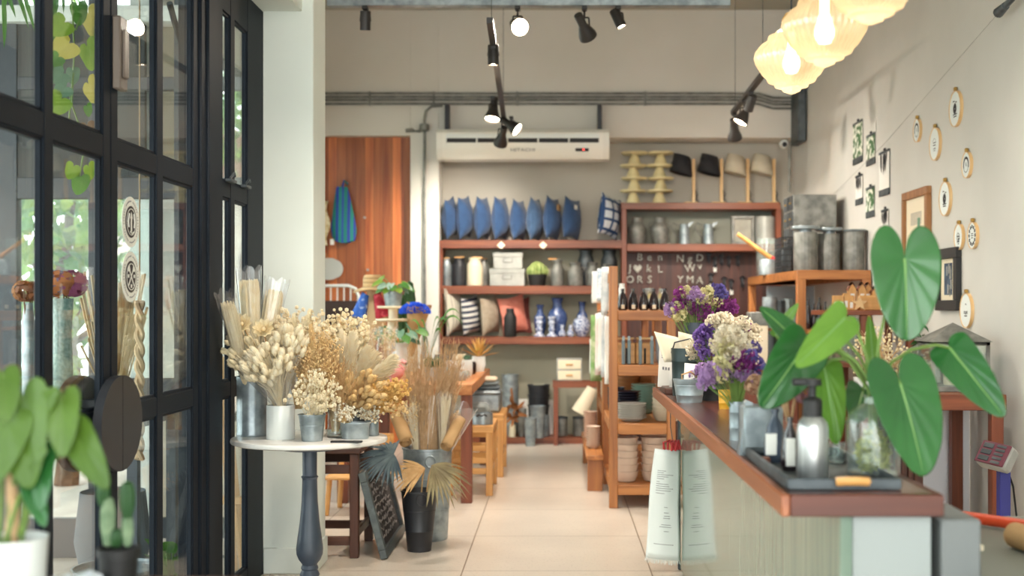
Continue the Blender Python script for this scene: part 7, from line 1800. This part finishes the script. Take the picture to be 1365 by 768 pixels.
def drawers(z0, h, label, Y=10.75, w_=.36, n=2, x0_=2.03):
    t = thing('zinc_cabinet', label, 'drawer cabinet', (x0_+w_/2, Y, z0))
    MB().box(-w_/2, w_/2, -.15, .3, 0, h, .004).build('carcass', M['zinc_dull'], t)
    for k in range(2):
        for j in range(2):
            d = MB().box(-w_/2-.006, -w_/2+.004, -.14+.225*j, .06+.225*j, .012+k*h/2, h/2-.006+k*h/2, .002).build('drawer', M['zinc_dark'], t)
            MB().box(-w_/2-.016, -w_/2-.005, -.06+.225*j, -.02+.225*j, h*.25-.008+k*h/2, h*.25+.008+k*h/2, .002).build('pull', M['gold'], d)
    return z0+h
z_ = drawers(ZK, .40, 'grey zinc drawer cabinet, lower one of the stack behind the canisters')
drawers(z_, PZ(259, 10.6)-z_, 'grey zinc drawer cabinet on top of the stack in the corner', 10.76, .37)
t = thing('wire_crate', 'black wire crate on the corner rack left of the canisters', 'crate', (1.955, 10.62, ZK)); m = MB(); w_, d_, h_ = .055, .15, .3
for z in [k*h_/6 for k in range(7)]: m.tube([(-w_, -d_, z), (w_, -d_, z), (w_, d_, z), (-w_, d_, z), (-w_, -d_, z)], .004, 4)
for k in range(9): 
    y = -d_+2*d_*k/8; m.tube([(-w_, y, 0), (-w_, y, h_)], .003, 4); m.tube([(w_, y, 0), (w_, y, h_)], .003, 4)
for k in range(4):
    x = -w_+2*w_*k/3; m.tube([(x, -d_, 0), (x, -d_, h_)], .003, 4)
m.build('wire_frame', M['black_metal'], t)
MB().box(-.045, .045, -.13, .13, .006, .22, .01).build('contents', M['zinc_dark'], t)
Yz = 11.2; t, r, h = vessel('zinc_pail', 'small zinc pail holding a wooden handled brush on the rack', 'pail', 1024, 24, 346, ZK, M['zinc'], CYL, Yz)
br_ = thing('hearth_brush', 'long wooden handled brush with a red band leaning out of the pail', 'brush', (PX(1024, Yz), Yz, ZK+h*.3))
q = P(983, 312, Yz)-br_.location; q0 = P(1030, 346, Yz)-br_.location
MB().tube([q0, q], [.022, .018], 8).build('handle', M['wood_light'], br_); MB().tube([q0+(q0-q)*.1, q0-(q0-q)*.06], .026, 8).build('red_band', M['red'], br_); MB().tube([(0, 0, 0), q0+(q0-q)*.08], [.05, .022], 8).build('bristles', M['kraft'], br_)
t, r, h = vessel('glass_jar', 'tall clear jar behind the pail on the rack', 'jar', 1022, 28, 318, ZK, M['jar_glass'], CYL, 11.6)
m = MB(); m.tube([P(1008, 350, 11.0)-P(1008, 350, 11.0), P(1020, 343, 11.0)-P(1008, 350, 11.0), P(1034, 346, 11.0)-P(1008, 350, 11.0)], .012, 6)
# goods on the rack's lower boards
for k, (x, w_, yt, mt, lb) in enumerate(((1077, 9, 398, 'dark_glass', 'slim dark bottle on the rack board left of the corner'), (1085, 8, 404, 'dark_glass', 'short dark bottle second on the rack board'), (1092, 9, 396, 'dark_glass', 'dark bottle third on the rack board'), (1100, 8, 402, 'dark_glass', 'dark bottle at the right on the rack board'), (1050, 13, 398, 'jar_glass', 'clear tumbler on the rack board left of the post'), (1040, 14, 401, 'zinc_dark', 'dark tin on the rack board left of the post'), (1026, 20, 396, 'zinc', 'zinc tin at the far left of the rack board'))):
    Yr = 10.3 if x > 1060 else 11.0
    vessel('rack_jar' if mt != 'dark_glass' else 'dark_bottle', lb, 'jar' if mt != 'dark_glass' else 'bottle', x, w_, yt, 1.22, M[mt], BOT if mt == 'dark_glass' else CYL, Yr, 16)
for k, (x, w_, yt, Y, lb) in enumerate(((1056, 26, 446, 10.4, 'dark blue glass jar on the middle rack board'), (1030, 22, 444, 11.3, 'dark jar at the back of the middle rack board'), (1098, 30, 450, 10.2, 'wide glass jar on the middle rack board'))):
    vessel('rack_jar', lb, 'jar', x, w_, yt, .7, M['jar_glass'] if k == 2 else M['zinc_dark'], CYL, Y, 20)
tag(MB().box(-.1, .1, -.1, .1, 0, .22, .006).build('cash_box', M['pale_metal'], None, (1.72, 10.2, 0.97)), 'pale grey box left of the corner rack behind the flowers', 'box') if False else None
# desk behind the flowers carrying a card reader and cream box
ck = thing('back_cabinet', 'low cabinet behind the flowers left of the corner rack', 'cabinet', (1.60, 9.6, 0)); 
MB().box(-.22, .22, -.3, .3, 0, .92, .004).build('carcass', M['wood_red_z'], ck); MB().box(-.235, .235, -.315, .315, .92, .95, .004).build('top', M['wood_red'], ck)
for sg in (-1, 1):
    d = MB().box(sg*.11-.1, sg*.11+.1, -.31, -.296, .05, .88, .004).build('door', M['wood_red_z'], ck); MB().cyl((sg*.03, -.325, .5), .012, .02, 10).build('knob', M['gold'], d)
box_at('cream_box', 'cream box on the low cabinet behind the white flowers', 'box', 998, 1024, 434, .95, 9.45, .2, M['cream_paper'], .006)
z_ = PZ(434, 9.45); box_at('grey_box', 'grey lidded box on top of the cream box', 'box', 1000, 1030, 416, z_, 9.45, .2, M['zinc_dull'], .006)
# little houses and blocks on the small red shelf
ZL = PZ(413.5, 8.45)
def house(x, yt, Y, label, w_=.05, roofc=None):
    t = thing('wooden_house', label, 'ornament', (PX(x, Y), Y, ZL)); h = PZ(yt, Y)-ZL
    MB().prism([(-w_/2, 0), (w_/2, 0), (w_/2, h*.78), (0, h*.97), (-w_/2, h*.78)], 'xz', -.03, .03).build('body', M['wood_light'], t)
    m = MB()
    for sg in (-1, 1): m.prism([(0, h*.97), (sg*w_*.62, h*.72), (sg*w_*.62, h*.76), (0, h*1.02)], 'xz', -.034, .034)
    m.build('roof', M['wood_red'], t); MB().box(-w_*.28, w_*.28, -.033, -.029, h*.12, h*.6).build('white_door', M['paper'], t)
house(1135, 377, 8.7, 'little wooden house on the red shelf, left one of the tall houses'); house(1148, 377, 8.72, 'little wooden house on the red shelf, second tall one'); house(1156, 377, 8.8, 'little wooden house on the red shelf, third tall one'); house(1166, 382, 8.66, 'little wooden house beside the big leaf on the red shelf')
for k, (x, yt, w_, lb) in enumerate(((1114, 394, .045, 'wooden tea light block at the left end of the red shelf'), (1121, 394, .045, 'second wooden block on the red shelf with a white face'), (1127, 391, .04, 'third wooden block on the red shelf, slightly taller'), (1134, 394, .04, 'fourth wooden block on the red shelf in front of the house'))):
    t = thing('wooden_block', lb, 'block', (PX(x, 8.56), 8.56, ZL)); h = PZ(yt, 8.56)-ZL
    MB().box(-w_/2, w_/2, -.02, .02, 0, h, .003).build('block', M['wood_light'], t); MB().box(-w_*.25, w_*.25, -.022, -.019, h*.15, h*.55).build('paper_label', M['paper'], t)
m = MB(); pts = [(math.cos(PI/2+k*PI/5)*(.055 if k % 2 == 0 else .024), math.sin(PI/2+k*PI/5)*(.055 if k % 2 == 0 else .024)+.045) for k in range(10)]; m.prism(pts, 'xz', -.012, .012)
tag(m.build('wooden_star', M['wood_pale'], None, (PX(1145, 8.54), 8.53, ZL+.001)), 'pale wooden star standing on the red shelf', 'ornament')
for k, x in enumerate((1152, 1159, 1166)): tag(MB().box(-.03, .03, -.03, .03, 0, PZ(394, 8.55)-ZL, .006).build('wooden_block', M['wood_light_x'], None, (PX(x+ k*2, 8.55), 8.60, ZL)), ['broad wooden block right of the wooden star', 'middle broad wooden block right of the star', 'broad wooden block nearest the big leaf'][k], 'block')
for k, x in enumerate((1125, 1133, 1141)): vessel('drinking_glass', ['clear drinking glass on the lower red shelf board, left one', 'clear drinking glass on the lower red shelf board, middle one', 'clear drinking glass on the lower red shelf board, right one'][k], 'glass', x, 8, 424, 1.02, M['jar_glass'], CYL, 8.6, 16)
# dried wreath and lanterns on the lantern table
ZN = .935
def lantern(x0_, x1_, yb, yt_body, yt, Y, label):
    a, b_ = PX(x0_, Y), PX(x1_, Y); w_ = (b_-a)/2; t = thing('zinc_lantern', label, 'lantern', ((a+b_)/2, Y, ZN)); hb = PZ(yt_body, Y)-ZN; ht = PZ(yt, Y)-ZN; d = w_*.9; p_ = .018
    MB().box(-w_, w_, -d, d, 0, .03, .003).build('base', M['zinc_dull'], t)
    m = MB()
    for sx in (-1, 1):
        for sy in (-1, 1): m.box(sx*w_-(p_ if sx > 0 else 0), sx*w_+(p_ if sx < 0 else 0), sy*d-(p_ if sy > 0 else 0), sy*d+(p_ if sy < 0 else 0), .03, hb)
    m.box(-w_, w_, -d, -d+p_, hb-.02, hb); m.box(-w_, w_, d-p_, d, hb-.02, hb); m.box(-w_, -w_+p_, -d, d, hb-.02, hb); m.box(w_-p_, w_, -d, d, hb-.02, hb); m.build('posts', M['zinc_dull'], t)
    m = MB(); e = 1.08; q = [m.v((sx*w_*e, sy*d*e, hb)) for sx, sy in ((-1, -1), (1, -1), (1, 1), (-1, 1))]; ap = m.v((0, 0, ht)); 
    for k in range(4): m.f([q[k], q[(k+1) % 4], ap])
    m.f(q); m.build('roof', M['zinc_dull'], t)
    for sy in (-1, 1): MB().box(-w_+p_, w_-p_, sy*d*.96-.002, sy*d*.96+.002, .03, hb-.02).build('pane', M['jar_glass'], t)
    for sx in (-1, 1): MB().box(sx*w_*.96-.002, sx*w_*.96+.002, -d+p_, d-p_, .03, hb-.02).build('pane', M['jar_glass'], t)
    c = thing('candle', 'cream pillar candle inside the %s' % label.split(',')[0], 'candle', ((a+b_)/2, Y, ZN+.03)); MB().cyl((0, 0, 0), w_*.32, hb*.35, 20, b=.004).build('wax', M['cream_ceramic'], c); MB().tube([(0, 0, hb*.35), (.002, 0, hb*.35+.012)], .0015, 4).build('wick', M['black_matte'], c)
lantern(1232, 1308, 520, 455, 430, 6.95, 'large zinc lantern with a pointed roof, beside the wall')
lantern(1204, 1252, 520, 474, 456, 7.22, 'smaller zinc lantern, left of and behind the large one')
t = thing('dried_arrangement', 'loose dried twig and seed arrangement left of the lanterns', 'dried flowers', (PX(1180, 7.0), 7.05, ZN)); b = Vector(t.location)
MB().lathe([(0, 0), (.06, 0), (.08, .07), (.07, .1), (.06, .1), (0, .06)], (0, 0, 0), 20).build('pot', M['black_matte'], t)
grass(t, (0, 0, .06), [P(1180+R.uniform(-46, 40), 468+R.uniform(-30, 30), 7.05+R.uniform(-.1, .1))-b for _ in range(60)], DF['tan'], .0018, .008, DF['cream'], 7, .1)
t = thing('small_pot', 'small white pot of pale pink dried hydrangea at the left end of the lantern table', 'pot', (1.70, 6.82, ZN)); MB().lathe([(0, 0), (.05, 0), (.065, .08), (.058, .08), (0, .07)], (0, 0, 0), 22).build('body', M['white_ceramic'], t)
hyd('dried_hydrangea', 'pale pink dried hydrangea heads at the left end of the lantern table', (1.70, 6.82, ZN+.17), (.11, .08, .05), 8, [mk('pale_pink_petal', (206, 182, 178), .8, tl=.3), mk('rose_grey_petal', (180, 150, 150), .8, tl=.3), mk('cream_petal', (222, 206, 180), .8, tl=.3)])
gl = thing('leafy_sprig', 'small green leafy sprig behind the lantern roof', 'plant', (PX(1222, 7.28), 7.3, ZN)); m = MB()
for k in range(40):
    q = P(1228+R.uniform(-12, 10), 448+R.uniform(-16, 20), 7.3)-gl.location; blade(m, q, rdir(), rdir(), .05, .016, .2, 3)
tag(m.build('leaves', G['dark'], gl), kind='stuff'); MB().tube([(0, 0, 0), (0, 0, .2)], .004, 4).build('stem', G['stem'], gl)
# price computing scale
t = thing('platform_scale', 'red and grey scale display on a blue pole by the right wall', 'scale', (2.13, 5.9, 0)); Y = 5.9
MB().box(-.2, .2, -.25, .15, 0, .09, .01).build('platform', M['zinc'], t)
MB().box(-.026, .026, -.026, .026, .09, PZ(626, Y), .004).build('pole', mk('blue_pole', (52, 54, 128), .4), t)
c = MB(); c.M = Matrix.Translation((-.045, -.02, PZ(607, Y))) @ Matrix.Rotation(-.95, 4, 'Z') @ Matrix.Rotation(-.55, 4, 'X') @ Matrix.Rotation(.12, 4, 'Y')
c.box(-.085, .085, -.02, .05, -.06, .06, .012); c.build('display_housing', M['pale_metal'], t)
d = MB(); d.M = c.M; d.box(-.082, .082, -.028, -.018, -.057, .057, .006); d.build('red_face', mk('dull_red_panel', (92, 36, 52), .5), t)
d = MB(); d.M = c.M
for k in range(3): d.box(-.065+.0*k, -.008, -.032, -.026, -.045+.033*k, -.02+.033*k, .002)
for k in range(5): d.box(.008+.0*k, .06, -.031, -.026, -.05+.021*k, -.036+.021*k, .002)
d.build('screens_and_keys', M['zinc_dark'], t)
MB().tube([(.03, .03, PZ(628, Y)), (.06, .04, PZ(650, Y)), (.08, .05, PZ(690, Y)), (.06, .04, .1)], .005, 5).build('cable', M['black_matte'], t)
# goods on the low work desk
ZK2 = .75
tag(MB().box(.892, .985, 2.87, 3.12, ZK2, .908, .005).build('grey_box', mk('grey_card', (118, 121, 121), .7)), 'plain grey box on the work desk behind the counter end', 'box')
def proll(p0, p1, r_, mat, label, nm='paper_roll'):
    m = MB(); m.tube([p0, p1], r_, 20); o = m.build(nm, mat, None); tag(o, label, 'paper roll')
zz = ZK2+.035
proll((1.24, 3.35, zz), (1.42, 2.45, zz), .034, M['kraft'], 'kraft paper roll on the work desk, left one')
proll((1.36, 3.15, zz), (1.66, 2.6, zz), .034, M['kraft'], 'kraft paper roll on the work desk, right one')
proll((1.22, 3.72, ZK2+.022), (1.62, 3.25, ZK2+.022), .017, M['orange'], 'orange red tube lying on the work desk', 'orange_tube')
tag(MB().box(1.0, 1.14, 3.3, 3.8, ZK2, ZK2+.016, .002).build('card_sheet', M['cream_paper']), 'cream card sheet lying on the work desk by the counter', 'card')

# ------------------------------------------------------------------ foreground plants at the lower left
ft = thing('plant_table', 'small dark table under the foreground plants at the lower left', 'table', (-.90, 2.35, 0))
MB().box(-.26, .2, -.25, .42, .775, .80, .004).build('table_top', M['wood_dark_x'], ft)
for x in (-.24, .14):
    for y in (-.23, .36): MB().box(x, x+.04, y, y+.04, 0, .775, .003).build('leg', M['wood_dark'], ft)
Y = 2.3; t = thing('potted_plant', 'blurred lime leaved plant in a white pot at the bottom left corner', 'plant', (PX(14, Y), Y, .80)); h = PZ(716, Y)-.8; b = Vector(t.location)
r = 48*Y/F
MB().lathe([(0, 0), (r*.82, 0), (r*.98, h*.97), (r, h), (r*.94, h), (r*.9, h*.9), (0, h*.9)], (0, 0, 0), 36).build('pot', M['white_ceramic'], t)
MB().lathe([(0, h*.91), (r*.9, h*.905), (0, h*.9)], (0, 0, 0), 24).build('soil', M['soil'], t)
for (ax, ay, tx, ty, w_, mt) in ((30, 530, 34, 650, 62, 'olive'), (84, 530, 82, 608, 34, 'olive'), (100, 575, 140, 650, 36, 'olive'), (56, 545, 74, 520, 26, 'olive'), (8, 560, -30, 660, 60, 'olive'), (22, 620, 60, 600, 24, 'olive'), (60, 600, 52, 680, 26, 'phil'), (4, 500, 8, 560, 34, 'olive'), (40, 640, 58, 700, 24, 'phil')):
    a = P(ax, ay, Y-.02*R.random())-b; q = P(tx, ty, Y-.05)-b; m = MB(); d = q-a
    heart(m, a, d, Vector((R.uniform(-.3, .3), -1, .3)), d.length*.93, w_*1.35*Y/F, .22, .1, .1, .006, 40, 7, 7); m.build('leaf', G[mt], t, thick=.001, subd=1)
    s_ = MB(); s0 = Vector((R.uniform(-.02, .02), R.uniform(-.02, .02), h*.9)); s_.tube([s0, s0.lerp(a, .5)+Vector((0, .01, .03)), a], .004, 6); s_.build('petiole', G['stem'], t)
s_ = MB(); s_.tube([(0, 0, h*.9), (.005, 0, h+.05), (-.004, 0, h+.16)], [.014, .012, .008], 8); s_.build('stem', DF['brown'], t)
Y = 2.52; t = thing('potted_cactus', 'two armed cactus in a black pot in the left foreground', 'plant', (PX(158, Y), Y, .80)); h = PZ(730, Y)-.8; r = 27*Y/F
MB().lathe([(0, 0), (r*.8, 0), (r*.94, h*.84), (r*1.04, h*.85), (r*1.04, h), (r*.95, h), (r*.9, h*.9), (0, h*.9)], (0, 0, 0), 30).build('pot', M['black_matte'], t)
CG = mk('cactus_grey_green', (98, 124, 92), .8, col2=(132, 154, 120), vs=40)
for dx, y0_, y1_, w_, mt in ((-14, 730, 660, 9, CG), (-20, 676, 642, 8.5, G['dark']), (-3, 730, 704, 9, G['dark']), (12, 730, 682, 7, CG), (12, 694, 640, 9.5, G['dark'])):
    z0_, z1_ = PZ(y0_, Y)-.8, PZ(y1_, Y)-.8; w2 = w_*Y/F; L = z1_-z0_
    MB().lathe([(0, z0_), (w2*.6, z0_+L*.05), (w2, z0_+L*.4), (w2, z0_+L*.7), (w2*.7, z0_+L*.92), (0, z1_)], (dx*Y/F, 0, 0), 40, .1, 9).build('cactus_stem', mt, t)
m = MB()
for k in range(9):
    m.ball((R.uniform(-.045, .045), R.uniform(-.03, .03), .03+R.uniform(-.005, .02)), R.uniform(.02, .034), 6, 4)
tag(m.build('quartz_cluster', mk('white_quartz', (206, 212, 220), .15, coat=.6), None, (PX(108, 2.48), 2.46, .80), ang=10), 'white quartz cluster between the two foreground pots', 'crystal')
